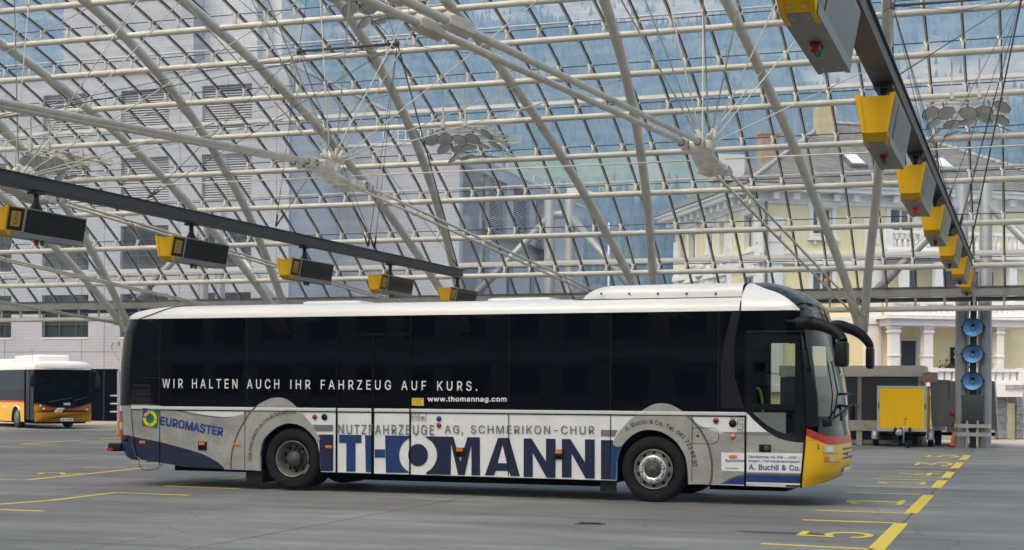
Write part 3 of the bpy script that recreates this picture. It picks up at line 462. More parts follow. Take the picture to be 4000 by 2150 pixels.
# ------------------------------------------------------------------ painted bay markings
def paint_mat():
    m = bpy.data.materials.new('road_paint_yellow'); m.use_nodes = True; nt = m.node_tree; b = nt.nodes['Principled BSDF']
    tc = nt.nodes.new('ShaderNodeTexCoord'); n = nt.nodes.new('ShaderNodeTexNoise'); n.inputs['Scale'].default_value = 9; n.inputs['Detail'].default_value = 8; n.inputs['Roughness'].default_value = 0.75
    r = nt.nodes.new('ShaderNodeValToRGB'); e = r.color_ramp.elements
    e[0].position = 0.30; e[0].color = (0.22, 0.19, 0.11, 1); e[1].position = 0.42; e[1].color = (0.64, 0.49, 0.05, 1)
    e.new(0.75).color = (0.72, 0.58, 0.10, 1)
    nt.links.new(tc.outputs['Object'], n.inputs['Vector']); nt.links.new(n.outputs[0], r.inputs[0]); nt.links.new(r.outputs[0], b.inputs['Base Color']); b.inputs['Roughness'].default_value = 0.7
    MATS['road_paint_yellow'] = m
paint_mat()
def ribbon(mb, pts, w, z=0.004):
    P = [Vector((p.x, p.y, z)) for p in pts]; n = len(P); o = len(mb.v)
    for i, p in enumerate(P):
        t = (P[min(i+1, n-1)]-P[max(i-1, 0)]).normalized(); s = Vector((-t.y, t.x, 0))*w/2
        mb.v += [tuple(p-s), tuple(p+s)]
    for i in range(n-1): mb.face((o+2*i, o+2*i+2, o+2*i+3, o+2*i+1))
gR = lambda X, Y: at_z(3000+X/2.131, 1500+Y/2.131, 0.004)
gL = lambda X, Y: at_z(X/1.458, 1200+Y/1.458, 0.004)
BARS = ((16.5, 20.35), (22.1, 26.1), (28.1, 30.6), (31.5, 33.9), (35.6, 38.7), (40.1, 43.3))
mb = MB()
for a, b in BARS: mb.add([(-1.66, a, 0.004), (-1.475, a, 0.004), (-1.475, b, 0.004), (-1.66, b, 0.004)], [(0,1,2,3)])
for (x0, y0, x1, y1, w) in ((-60,1330,880,1377,.14),(285,1132,1060,1158,.14),(400,1053,1180,1078,.14),(640,904,1262,920,.13),(732,851,1345,866,.13),(888,790,1420,803,.12),(940,768,1470,782,.12),
    (1056,721,1505,731,.12),(1098,692,1560,703,.12),(1175,639,1585,650,.12),(1198,624,1610,634,.12),(1262,580,1630,588,.12)):
    ribbon(mb, [gR(x0, y0), gR(x1, y1)], w)
tag(mb.build('bay_line_markings', 'road_paint_yellow'), kind='structure')
def ground_digit(mb, ch, x0, x1, y0, y1):
    c0, c1 = gR(x0, (y0+y1)/2), gR(x1, (y0+y1)/2); ya = gR((x0+x1)/2, y1).y; yb = gR((x0+x1)/2, y0).y
    text_into(mb, ch, lambda a, b: (c1.x+(c0.x-c1.x)*b, ya+(yb-ya)*a, 0.004))
mb = MB()
ground_digit(mb, '5', 240, 890, 1230, 1278); ground_digit(mb, '1', 640, 1140, 962, 1002); ground_digit(mb, '1', 908, 1315, 812, 833)
ground_digit(mb, '4', 1080, 1440, 738, 762); ground_digit(mb, '3', 1225, 1540, 653, 682); ground_digit(mb, '5', 1318, 1595, 594, 613)
tag(mb.build('bay_number_markings', 'road_paint_yellow'), kind='structure')
mb = MB()
for pl, w in (([(-20,1125),(0,1123),(300,1100),(660,1056),(1080,1072)],.17), ([(-20,1152),(243,1162)],.15), ([(-20,980),(150,985),(825,916),(483,911)],.17),
    ([(1365,1035),(945,1019),(1060,1008),(1390,968)],.15), ([(745,886),(900,891)],.14), ([(115,780),(470,758),(700,764)],.18), ([(570,751),(700,741)],.18), ([(115,780),(240,784),(330,786)],.16), ([(-10,796),(130,799)],.16)):
    ribbon(mb, [gL(*p) for p in pl], w)
c0, c1 = gL(200, 947), gL(452, 947); ya, yb = gL(300, 952).y, gL(300, 940).y
text_into(mb, '2', lambda a, b: (c1.x+(c0.x-c1.x)*b, ya+(yb-ya)*a, 0.004))
tag(mb.build('bay_line_markings', 'road_paint_yellow'), kind='structure')
mb = MB(); ribbon(mb, [gR(1640, 572), gR(1700, 566)], .25); ribbon(mb, [gR(1660, 566), gR(1690, 560)], .12); tag(mb.build('spray_marks', 'mark_green'), kind='structure')
mat('wet_patch', (0.05, 0.05, 0.05), 0.35); mat('iron', (0.11, 0.10, 0.09), 0.7, 0.1, var=0.3)
# drain grates
for k, (px, py, w) in enumerate(((2306, 2048, .36),)):
    c = at_z(px, py); g = thing('drain_grate', 'rusty slotted drain grate in the concrete in front of the big bus', 'drain', (c.x, c.y, 0))
    mb = MB(); mb.box((-w/2, -w/3, 0.002), (w/2, w/3, 0.010)); mb.build('frame', 'iron', g)
    mb = MB()
    for i in range(9): mb.box((-w/2+.04+i*(w-.08)/9, -w/3+.04, 0.0102), (-w/2+.04+i*(w-.08)/9+.022, w/3-.04, 0.0125))
    mb.build('slots', 'chassis', g)
c = at_z(3050, 2083); mb = MB(); mb.add([(c.x+.55*cos(a)*(1+.2*sin(3*a)), c.y+.16*sin(a)*(1+.3*cos(2*a)), .003) for a in [2*pi*k/28 for k in range(28)]], [list(range(28))]); tag(mb.build('oil_stain', 'wet_patch'), kind='structure')

# ------------------------------------------------------------------ glass roof
YC, ZC, RR = 26.709, -20.063, 32.516
KX = 1.2
def arc(th, off=0.0):
    t = radians(th); r = RR+off; y = r*sin(t); return Vector((0, YC+(y if y > 0 else y*KX), ZC+r*cos(t)))
def arc_n(th):
    t = radians(th); return Vector((0, sin(t), cos(t)))
NODE0, NSTEP = -5.02, 6.76
NODES = [NODE0-NSTEP*k for k in range(-1, 6)]      # from the right end to the left
NODES[0] = NODE0+NSTEP+0.25
HALF = [(0,2.35),(8,2.2),(15.4,1.94),(18.4,1.79),(21.7,1.61),(25.1,1.40),(28.3,1.18),(31.7,.94),(35,.67),(38.1,.41),(40.5,.23),(42.1,.13),(43.5,.07)]
TH = [41.4-3.29*k for k in range(26)]              # tube rows
X0R, X1R = -46.5, 6.5
roof = thing('glass_roof', 'arched glass roof of cream steel tubes over the bus deck', 'glass roof', (-20, YC, 0))
for k, xn in enumerate(NODES):
    for s in (-1, 1):
        ths = [43.2-1.2*i for i in range(73)]
        mb = MB(); mb.tube([Vector((xn+s*interp(HALF, abs(t)), 0, 0))+arc(t) for t in ths], [0.10 if abs(t) > 42.5 else 0.135 for t in ths], 14)
        mb.build('rib', 'steel_cream', roof, True)
    # cast foot at each springing
    mb = MB()
    for t0, sg in ((42.0, 1),):
        d = (arc(43)-arc(42)).normalized(); p = arc(42.0)
        mb.tube([Vector((xn,0,0))+p-d*0.2, Vector((xn,0,0))+p+d*0.25, Vector((xn,0,0))+p+d*0.5, Vector((xn,0,0))+p+d*0.62, Vector((xn,0,0))+p+d*0.68], [0.15, 0.17, 0.15, 0.11, 0.04], 14)
    mb.build('cast_foot', 'steel_cream', roof, True)
for i, t in enumerate(TH):
    mb = MB(); p = arc(t); mb.tube([(X0R, p.y, p.z), (X1R, p.y, p.z)], 0.084, 12)
    x = X0R+.7
    while x < X1R: mb.lathe([(0.088, 0), (0.088, 0.02)], 12, (x, p.y, p.z), 'X'); x += 3.38   # welded sleeves
    mb.build('purlin', 'steel_cream', roof, True)
GO = 0.38
BX = []; x = -1.57+0.875*9
while x > X0R:
    if x < X1R: BX.append(x)
    x -= 0.875
for x in BX:
    mb = MB(); ths = [40.6-1.64*i for i in range(48)]
    P = [Vector((x,0,0))+arc(t, GO) for t in ths]; Nn = [arc_n(t) for t in ths]; Sd = [Vector((1,0,0))]*len(ths)
    mb.strip(P, Sd, 0.040, Nn, 0.035, 0)
    mb.strip([p+n*0.030+Vector((0.026,0,0)) for p, n in zip(P, Nn)], Sd, 0.046, Nn, 0.03, 1)
    for t in TH[1:]:
        if t < -20: break
        a, b = arc(t, 0.07), arc(t, GO-0.03); n = arc_n(t)
        mb.tube([Vector((x,0,0))+a, Vector((x,0,0))+b], [0.042, 0.036], 6, 2)
        mb.strip([Vector((x,0,0))+b-n*0.03, Vector((x,0,0))+b+n*0.05], [Vector((1,0,0))]*2, 0.13, [Vector((0,n.z,-n.y))]*2, 0.05, 2)
    mb.build('glazing_bar', ['bar_steel', 'gasket', 'bracket_cream'], roof, True)
for i, t in enumerate(TH[1:]):
    p = arc(t+0.12, GO+0.03); mb = MB(); mb.tube([(X0R, p.y, p.z), (X1R, p.y, p.z)], 0.014, 6); mb.build('seam', 'gasket', roof, True)
    if i % 2 == 0 and t > -20:
        mb = MB()
        for dt, of, r in ((0.55, GO+0.22, 0.027), (0.36, GO+0.16, 0.014)):
            q = arc(t+dt-0.25, of); mb.tube([(X0R, q.y, q.z), (X1R, q.y, q.z)], r, 8)
        mb.build('walkway_rail', 'rail_white', roof, True)
        if i in (0, 4):
            q = arc(t-0.1, GO+0.12); mb = MB(); mb.box((X0R, q.y-.02, q.z-.05), (X1R, q.y+.02, q.z+.05)); mb.build('walkway_rail', 'rail_white', roof, True)
mb = MB(); ths = [40.6-2.05*i for i in range(40)]
o = len(mb.v)
for t in ths:
    p = arc(t, GO+0.03); mb.v += [(X0R, p.y, p.z), (X1R, p.y, p.z)]
for i in range(len(ths)-1): mb.face((2*i, 2*i+1, 2*i+3, 2*i+2), 0, True)
mb.build('glass_panes', 'roof_glass', roof, True)
# eave: dark edge, gutter channel, soffit and hangers
mb = MB(); mb.box((X0R, 48.05, 4.93), (X1R, 48.3, 4.99)); mb.box((X0R, 48.02, 4.70), (X1R, 48.36, 4.928)); mb.build('gutter', 'gutter_grey', roof, True)
mb = MB(); mb.box((X0R, 48.40, 4.58), (X1R, 48.95, 4.69)); mb.box((X0R, 48.00, 4.955), (X1R, 48.03, 5.0)); mb.build('gutter_soffit', 'gutter_dark', roof, True)
mb = MB()
for x in BX: mb.add([(x-.05, 48.2, 4.70), (x+.05, 48.2, 4.70), (x+.025, 48.2, 4.38), (x-.025, 48.2, 4.38), (x-.05, 48.24, 4.70), (x+.05, 48.24, 4.70), (x+.025, 48.24, 4.38), (x-.025, 48.24, 4.38)], [(0,1,2,3),(7,6,5,4),(0,3,7,4),(1,5,6,2)])
mb.build('gutter_bracket', 'bracket_cream', roof, True)
# tension hubs, ties and spokes
HY, HZ = 24.3, 5.63
def hub_mesh(xn):
    mb = MB()
    for (yc, zc, d) in ((HY-1.0, HZ+.0, -1), (HY+1.05, HZ-.12, 1)):          # clevises of the twin rods
        for s in (-1, 1):
            mb.lathe([(0.0, -0.055), (0.085, -0.055), (0.095, -0.045), (0.095, 0.045), (0.085, 0.055), (0.0, 0.055)], 18, (xn+s*0.13, yc, zc), 'X')
            for e in (-1, 1): mb.lathe([(.03, e*.056), (.062, e*.056)], 14, (xn+s*0.13, yc, zc), 'X', 1); mb.lathe([(.05, 0), (.064, 0)], 8, (xn+s*.13, yc+d*.282, zc-.005), 'Y', 1)
            mb.box((xn+s*0.13-.048, yc, zc-.07), (xn+s*0.13+.048, yc+d*0.28, zc+.07), bev=.008)
            mb.tube([(xn+s*0.13, yc+d*0.30, zc-.005), (xn+s*0.13, yc+d*0.36, zc-.008)], 0.05, 6)
            mb.box((xn+s*0.13-.03, yc-d*.42, zc-.06), (xn+s*0.13+.03, yc-d*.05, zc+.06), bev=.01)
    mb.box((xn-.24, HY-.78, HZ-.05), (xn+.24, HY-.40, HZ+.10), bev=.03)
    plate = [(-.13, -.62), (.13, -.62), (.20, .0), (.22, .62), (.16, .78), (-.16, .78), (-.22, .62), (-.20, .0)]; sl = -.16
    mb.prism([(xn+x, HY+y, HZ-.03+sl*(y+.6)) for x, y in plate], (0, 0, .05))
    mb.box((xn-.13, HY-.08, HZ-.02), (xn+.13, HY+.08, HZ+.15), bev=.02)
    for s in (-1, 1):
        mb.lathe([(0.0, -.06), (.12, -.06), (.13, -.02), (.13, .0), (0, .0)], 18, (xn+s*.14, HY+.55, HZ-.18), 'Z')
        mb.box((xn+s*.14-.06, HY+.55, HZ-.25), (xn+s*.14+.06, HY+1.0, HZ-.13), bev=.02)
    return mb
for k, xn in enumerate(NODES):
    h = hub_mesh(xn).build('tension_hub', ['cast_cream', 'hub_dark'], roof, True)
    far = Vector((xn, 48.35, 4.12)); near = Vector((xn, -2.0, 4.15))
    for s in (-1, 1):
        dx = Vector((s*0.13, 0, 0))
        a = Vector((xn, HY+1.38, HZ-.13))+dx; b = far+dx*1.05
        mb = MB(); mb.tube([a, b], 0.029, 8)
        for f in (0.12, 0.30, 0.5, 0.7, 0.88):
            q = a.lerp(b, f); d = (b-a).normalized(); mb.tube([q-d*.03, q+d*.03], 0.037, 8)
        q = a.lerp(b, .985); mb.box(q-Vector((.055,.08,.06)), q+Vector((.055,.08,.06)), bev=.01)
        mb.build('tie_rod', 'rod_cream', roof, True)
        a = Vector((xn, HY-1.35, HZ-.0))+dx; b = near+dx*1.2
        mb = MB(); mb.tube([a, b], 0.040, 10)
        q = a.lerp(b, .415); d = (b-a).normalized()
        mb.tube([q-d*.29, q-d*.24, q+d*.24, q+d*.29], [.065, .09, .09, .065], 6)
        for f in (.07, .2, .34, .49): p = a.lerp(b, f); mb.tube([p-d*.012, p+d*.012], 0.047, 10)
        mb.build('tie_rod', 'rod_cream', roof, True)
    for f in (.22, .52):       # clamps that hold the twin rods apart, each with a small sensor
        q = Vector((xn, HY+1.38, HZ-.13)).lerp(far, f*.55); mb = MB(); mb.box(q-Vector((.19,.015,-.03)), q+Vector((.19,.015,.055))); mb.tube([q+Vector((0,0,.03)), q-Vector((0,0,.1))], .03, 8); mb.build('rod_clamp', 'rod_cream', roof, True)
    for s in (-1, 1):
        for t in (21.75, 11.9, 2.0, -8.0, -18.0):
            e = Vector((xn+s*(interp(HALF, abs(t))-.10), 0, 0))+arc(t, -.12)
            a = Vector((xn+s*.06, HY+.04*(t/21), HZ+.16)); d = (e-a).normalized()
            mb = MB(); mb.tube([a, a+d*.26], [.04, .03], 8); mb.tube([a+d*.28, e], .0125, 6)
            q = a.lerp(e, .62); mb.tube([q-d*.10, q+d*.10], .024, 6)
            mb.build('spoke', 'rod_cream', h if False else roof, True)
    if k+1 < len(NODES):
        x2 = NODES[k+1]; mb = MB(); mb.tube([(xn-.3, HY+.12, HZ-.08), (x2+.3, HY+.12, HZ-.08)], .013, 6); mb.build('longitudinal_rod', 'rod_cream', roof, True)
# ------------------------------------------------------------------ twin columns with arms carrying the eave
def column_pair(x, label):
    c = thing('steel_column_pair', label, 'column', (x, 49.25, 0), 0, 'twin steel columns along the eave')
    for s in (-1, 1):
        mb = MB(); mb.lathe([(0.19, 0.0), (0.19, 8.3), (0.17, 8.34), (0, 8.34)], 28, (s*0.36, 0, 0), 'Z'); mb.build('column', 'column_grey', c)
        tx = s*(NSTEP/2); tip = Vector((tx, -0.75, 4.45)); top = Vector((s*0.36, 0, 7.72)); d = (tip-top).normalized()
        mb = MB(); mb.tube([top, tip], 0.135, 14); mb.build('arm', 'column_grey', c)
    mb = MB(); mb.tube([(-0.36, 0, 7.78), (0.36, 0, 7.78)], 0.14, 14); mb.build('crosspiece', 'column_grey', c)
    return c
for x, l in ((-1.62, 'twin grey steel columns carrying three blue floodlights'), (-15.25, 'twin grey columns with arms seen through glass above the bus middle'), (-28.85, 'twin grey columns with arms seen through glass above the rear of the bus')):
    column_pair(x, l)
# ------------------------------------------------------------------ mirror clusters hung from the roof
def disc_mesh(mb, c, n, r):
    n = Vector(n).normalized(); a = Vector((0,0,1)) if abs(n.z) < .9 else Vector((1,0,0)); e1 = (a-n*a.dot(n)).normalized(); e2 = n.cross(e1); K = 22
    for rr, h in ((0, -.012), (r*.5, -.004), (r*.92, .016), (r, .03)):
        for k in range(K): q = Vector(c)+e1*rr*cos(2*pi*k/K)+e2*rr*sin(2*pi*k/K)-n*h; mb.v.append(tuple(q))
    o = len(mb.v)-4*K
    for i in range(3):
        for k in range(K): mb.face((o+i*K+k, o+i*K+(k+1)%K, o+(i+1)*K+(k+1)%K, o+(i+1)*K+k), 1 if i == 2 else 0, True)
rnd = random.Random(3)
def mirror_cluster(loc, label, first=None):
    if first: c = copy_tree(first); c.location = loc; c['label'] = label; return c
    c = thing('mirror_cluster', label, 'reflector', loc, 0, 'disc reflector clusters under the roof')
    mb = MB()
    for x in (-.55, .55): mb.box((x-.025, -1.5, .42), (x+.025, 1.5, .47))
    for y in (-1.45, -.9, -.3, .3, .9, 1.45): mb.box((-1.0, y-.025, .47), (1.0, y+.025, .515))
    mb.build('frame', 'rod_cream', c)
    for x in (-.33, .33): mb = MB(); mb.box((x-.02, -1.5, .721), (x+.02, -1.46, 1.55)); mb.box((x-.045, -1.53, .50), (x+.045, -1.43, .72)); mb.build('hanger', 'rail_white', c)
    for iy, y in enumerate((-1.2, -.35, .5)):
        for x in (-.85, -.42, 0, .42, .85):
            n = Vector((-x*.55+rnd.uniform(-.2,.2), -.48+iy*.26+rnd.uniform(-.08,.08), -.75)); q = Vector((x+rnd.uniform(-.06,.06), y+.25*(x < 0), .16-.12*iy+.10*abs(x)+rnd.uniform(-.05,.05)))
            mb = MB(); disc_mesh(mb, q, n, .225); mb.tube([q, (q.x, q.y, .45)], .006, 5, 1); mb.tube([(q.x,q.y,.45),(q.x,q.y,.6)], .009, 5, 1)
            mb.build('disc', ['reflector', 'strut_grey'], c)
    return c
cl = mirror_cluster((-15.15, 40.4, 8.55), 'cluster of grey disc mirrors hanging above the bus middle')
mirror_cluster((-28.85, 40.4, 8.55), 'cluster of grey disc mirrors over the left sign beam', cl)
mirror_cluster((-1.50, 40.4, 8.55), 'cluster of grey disc mirrors right of the right sign beam', cl)
q = mirror_cluster((-14.85, 33.4, 10.88), 'cluster of grey disc mirrors at the top, seen edge on', cl)
# ------------------------------------------------------------------ sign beams and hanging departure signs
def sign_beam(x, label):
    b = thing('sign_beam', label, 'beam', (x, 26, 5.10), 0, 'dark beams that carry the departure signs')
    mb = MB(); mb.box((-.09, -18, .012), (.09, 15.8, .206)); mb.build('girder', 'beam_charcoal', b)
    mb = MB(); mb.box((-.12, -18, .208), (.12, 16.05, .228)); mb.box((-.12, -18, -.01), (.12, 15.5, .010)); mb.build('flange', 'beam_black' if x < -5 else 'beam_charcoal', b)
    P1, P2 = Vector((-1.35, 7.9, 5.14)), Vector((1.35, 7.9, 5.14))
    mb = MB(); mb.tube([P1, P2], .034, 8); mb.tube([P1+Vector((0,0,-.08)), P1+Vector((0,0,.06))], .055, 8); mb.tube([P2+Vector((0,0,-.08)), P2+Vector((0,0,.06))], .055, 8); mb.build('spreader_strut', 'strut_grey', b)
    for p in (P1, P2):
        for y, r in ((15.6, .02), (9.6, .007), (9.2, .007), (4.2, .007), (-1.0, .007), (-8, .008)):
            e = Vector((0, y, .3)); d = (p-e).normalized()
            mb = MB(); mb.tube([e, p], r if p is P2 else .007, 5); mb.tube([e, e+d*.35], .022, 6); mb.build('cable', 'cable_black' if r < .02 else 'strut_grey', b)
        for dy, dx in ((3.4, .4), (-6.0, .4), (-2.0, -2.2), (3.0, -2.4)):
            y = p.y+26+dy; z = ZC+sqrt(RR**2-(y-YC)**2) if y > YC else ZC+sqrt(RR**2-((y-YC)/KX)**2)
            e = Vector((p.x*1.6+dx*(1 if p.x > 0 else -1), p.y+dy, z-5.10-.1)); mb = MB(); mb.tube([p, e], .007, 5); mb.build('cable', 'cable_black', b)
    return b
XL, XR = -16.05, -1.50
sign_beam(XL, 'long dark beam high on the left carrying numbered black signs'); sign_beam(XR, 'long dark beam high on the right with yellow sign ends')
def trap(y, hw1, hw0, z0, z1, bot=None): return [(-hw0, y, z0), (hw0, y, z0), (hw1, y, z1), (-hw1, y, z1)]
def departure_sign(x, y, z, num, label, group, hanger=0.5, lit=False):
    s = thing('departure_sign', label, 'sign', (x, y, z), 0, group)
    H1, W1, W0 = .395, .205, .130
    side = lambda zz, w=0: W0+(W1-W0)*zz/H1+w
    # yellow number box: front plate, raised cheeks, chamfered toe
    mb = MB(); mb.prism([(-.16, .0, H1-.02), (.16, .0, H1-.02), (.105, .0, .0), (-.105, .0, .0)], (0, .42, 0), 0)
    for sg in (-1, 1):
        mb.prism([(sg*.15, -.02, H1), (sg*W1, -.02, H1+.012), (sg*W0, -.02, 0), (sg*.095, -.02, 0)][::sg], (0, .46, 0), 0)
        mb.add([(sg*.095, -.02, 0), (sg*W0, -.02, 0), (sg*(W0-.01), .13, -.085), (sg*.085, .13, -.085), (sg*.095, .44, 0), (sg*W0, .44, 0), (sg*(W0-.01), .44, -.085), (sg*.085, .44, -.085)], [(0,1,2,3),(4,7,6,5),(1,5,6,2),(0,3,7,4),(3,2,6,7)])
    mb.add([(-.095, .0, .0), (.095, .0, .0), (.085, .13, -.075), (-.085, .13, -.075)], [(0,1,2,3)])
    mb.build('number_box', 'yellow', s)
    mb = MB(); mb.prism(trap(.445, W1-.004, W0-.004, -.0, H1), (0, .035, 0)); mb.prism(trap(.485, W1-.002, W0-.002, .0, H1-.004), (0, 1.68, 0)); mb.box((-W1, .445, H1+.001), (W1, 2.165, H1+.015)); mb.build('housing', 'sign_steel', s)
    mb = MB(); mb.box((-.095, .14, -.08), (.095, 2.12, -.005))
    for sg in (-1, 1): mb.add([(sg*.09, .16, -.081), (sg*W0, .16, -.081), (sg*(W0+.01), .16, -.0), (sg*.09, 2.165, -.081), (sg*W0, 2.165, -.081), (sg*(W0+.01), 2.165, -.0)], [(0,1,4,3),(1,2,5,4),(3,4,5)])
    mb.build('base_tray', 'sign_light', s)
    mb = MB()
    for yy in (.07, ):
        for xx in (-.05, .05): mb.disc((xx, yy, -.048), .016, (0, -.5, -.9), 10)
    for yy in (.28, 1.95):
        for xx in (-.055, .055): mb.disc((xx, yy, -.0815), .016, (0, 0, -1), 10)
    mb.build('fixing_caps', 'aluminium', s)
    def face(y0, y1, z0, z1, off, name, m, sg):
        mb = MB(); mb.add([(sg*side(z0, off), y0, z0), (sg*side(z0, off), y1, z0), (sg*side(z1, off), y1, z1), (sg*side(z1, off), y0, z1)], [(0,1,2,3) if sg > 0 else (3,2,1,0)]); return mb.build(name, m, s)
    for sg in (1, -1):
        if num is None and sg > 0: face(.03, .43, .012, H1-.012, .004, 'number_panel', 'screen_sky_grey', sg); face(.50, 2.155, .004, H1-.008, .004, 'sky_grey_panel', 'screen_sky_grey', sg); continue  # sky reflection put into the colour of these faces
        p = face(.03, .43, .012, H1-.012, .004, 'number_panel', 'screen_black', sg)
        if True:
            mb = MB(); q0, q1, a0, a1 = .10, .345, .075, .325
            mb.add([(sg*side(a0, .007), q0, a0), (sg*side(a0, .007), q1, a0), (sg*side(a1, .007), q1, a1), (sg*side(a1, .007), q0, a1)], [(0,1,2,3) if sg > 0 else (3,2,1,0)]); mb.build('number_field', 'number_orange', p)
        if num is not None:
            mb = MB(); w = .075 if len(num) == 1 else .16; c_ = .222
            text_into(mb, num, lambda a, b: (sg*side(.10+.20*b, .010), c_+sg*w*(a-.5), .10+.20*b), bold=-.004); mb.build('number', 'dark_text', p)
        p = face(.50, 2.155, .004, H1-.008, .004, 'screen', 'screen_black', sg)
        mb = MB(); z0, z1 = .085, .285; mb.add([(sg*side(z0, .007), .58, z0), (sg*side(z0, .007), 2.08, z0), (sg*side(z1, .007), 2.08, z1), (sg*side(z1, .007), .58, z1)], [(0,1,2,3) if sg > 0 else (3,2,1,0)]); mb.build('display', 'screen_inner', p)
    for yy, m in ((1.02, 'lamp_red_lit' if lit else 'lamp_red'), (1.17, 'lamp_green')):
        mb = MB(); mb.lathe([(0.0, -.165), (.024, -.16), (.036, -.143), (.039, -.12), (.039, -.082), (0, -.082)], 16, (0, yy, 0), 'Z'); mb.lathe([(.042, -.10), (.042, -.081)], 16, (0, yy, 0), 'Z'); mb.build('signal_lamp', m, s)
    mb = MB(); mb.tube([(0, 1.0, H1+.01), (0, 1.0, H1+.02+hanger)], .045, 12); mb.prism([(-.02, .80, H1+.016), (-.02, 1.2, H1+.016), (-.02, 1.05, H1+.18), (-.02, .95, H1+.18)], (.04, 0, 0)); mb.box((-.10, .88, H1+hanger-.02), (.10, 1.12, H1+hanger+.02)); mb.build('hanger_post', 'beam_black', s)
    return s
GLb, GRb = 'numbered signs on the left beam', 'yellow-ended signs on the right beam'
ZL, ZR = 4.33, 4.40
for num, (px, py) in zip(('8', '10', '12', '14', '16'), ((22, 908), (668, 1006), (1134, 1090), (1484, 1150), (1757, 1192))):
    u = at_x(px, py, XL+.15); departure_sign(XL, u.y, ZL, num, f'black departure sign with number {num} on its yellow end', GLb, hanger=5.08-ZL-.42)
RL = ('yellow and grey sign box, largest, at the top edge', 'second largest yellow sign box above the bus mirror line', 'yellow sign box with a glowing red lamp', 'fourth yellow sign box from the top', 'yellow sign box, third from the far end', 'yellow sign box, second from the far end', 'smallest yellow sign box, above the floodlights')
for k, (px, l) in enumerate(zip((3190, 3415, 3555, 3640, 3700, 3743, 3772), RL)):
    u = at_x(px, 900, XR); departure_sign(XR, u.y if k else 10.2, ZR, None, l, GRb, hanger=5.08-ZR-.42, lit=(k == 2))
# ------------------------------------------------------------------ tiled office building behind the roof, left
A_ANG = radians(2.0); PA = at_z(455, 1648, 0)
off = thing('office_building', 'grey tiled office block with louvred windows filling the left background', 'building', PA, A_ANG)
UA = lambda px, py: on_wall(px, py, PA, A_ANG)
UR, ZTOP = 9.68, 17.85
def louvre_window(par, place, w, h, mode, depth=.32):
    """place(u, d, z): u along the wall, d depth into it. mode: louvre / glass / half"""
    mb = MB(); t = .07
    for a, b in (((0, 0), (w, t)), ((0, h-t), (w, h)), ((0, t), (t, h-t)), ((w-t, t), (w, h-t))):
        P = [place(a[0], depth-.06, a[1]), place(b[0], depth-.06, a[1]), place(b[0], depth-.06, b[1]), place(a[0], depth-.06, b[1])]; mb.prism(P, Vector(place(0, depth, 0))-Vector(place(0, depth-.06, 0)))
    if mode != 'louvre':
        for u0 in (w*.32, w*.68): P = [place(u0-.03, depth-.05, t), place(u0+.03, depth-.05, t), place(u0+.03, depth-.05, h-t), place(u0-.03, depth-.05, h-t)]; mb.prism(P, Vector(place(0, depth, 0))-Vector(place(0, depth-.05, 0)))
        P = [place(t, depth-.05, h*.3), place(w-t, depth-.05, h*.3), place(w-t, depth-.05, h*.3+.06), place(t, depth-.05, h*.3+.06)]; mb.prism(P, Vector(place(0, depth, 0))-Vector(place(0, depth-.05, 0)))
    f = mb.build('window', 'office_frame', par)
    mb = MB(); mb.add([place(0, depth+.01, 0), place(w, depth+.01, 0), place(w, depth+.01, h), place(0, depth+.01, h)], [(0,1,2,3)]); mb.build('pane', 'office_glass', f)
    if mode in ('louvre', 'half'):
        z0 = h*.02 if mode == 'louvre' else h*.55; mb = MB(); z = h-.05
        while z > z0:
            P = [place(.03, depth-.13, z-.085), place(w-.03, depth-.13, z-.085), place(w-.03, depth-.03, z-.0), place(.03, depth-.03, z-.0)]
            q = [tuple(Vector(p)) for p in P]; mb.add(q+[(a[0], a[1], a[2]+.012) for a in q], [(0,1,2,3),(7,6,5,4),(0,4,5,1),(2,6,7,3)]); z -= .125
        mb.build('louvre', 'louver', f)
    elif mode == 'curtain':
        mb = MB()
        for k in range(9): u = w*.38+k*.09; mb.add([place(u, depth+.25+.04*(k%2), .1), place(u+.09, depth+.25+.04*((k+1)%2), .1), place(u+.09, depth+.25+.04*((k+1)%2), h-.1), place(u, depth+.25+.04*(k%2), h-.1)], [(0,1,2,3)])
        mb.build('curtain', 'curtain', f)
    return f
def wall_with_holes(u0, u1, z0, z1, holes, place, thick, name, m, par):
    return outline_mesh([[(u0,z0),(u1,z0),(u1,z1),(u0,z1)]]+[[(a,c),(b,c),(b,d),(a,d)] for a,b,c,d in holes], thick, lambda u, v, w: place(u, thick/2+w, v), name, m, par)
front = lambda u, d, z: (u, d, z)
cols = [(-4.48+4.66*k, -4.48+4.66*k+2.78) for k in range(-2, 3)]
rows = [(4.36, 6.58), (7.85, 10.07), (11.32, 13.58), (14.85, 17.05)]
holes = []; wins = []
for ci, (a, b) in enumerate(cols):
    for ri, (c, d) in enumerate(rows):
        a2, b2 = a, b
        if ri == 3 and ci == 1: continue
        holes.append((a2, b2, c, d)); mode = ('curtain' if ci in (1, 2) else 'glass') if ri == 0 else ('glass' if ri == 1 else 'louvre')
        wins.append((a2, b2, c, d, mode))
TA = Matrix.Translation(PA) @ Matrix.Rotation(A_ANG, 4, 'Z'); PFL = TA @ Vector((UR, 0, 0)); FLEN = on_wall(1555, 500, PFL, A_ANG+pi/2)[0]; BYW = on_wall(1316, 900, PFL, A_ANG+pi/2)[0]; print('flank', FLEN, BYW)
g0, g1 = UA(330, 1640)[0], UA(462, 1640)[0]
holes.append((g0, g1, 0.02, 2.72))
wall_with_holes(-16.5, UR, 0, ZTOP, holes, front, .34, 'front_wall', 'office_tile', off)
for a, b, c, d, mode in wins: louvre_window(off, lambda u, dd, z, a=a, c=c: (a+u, dd, c+z), b-a, d-c, mode)
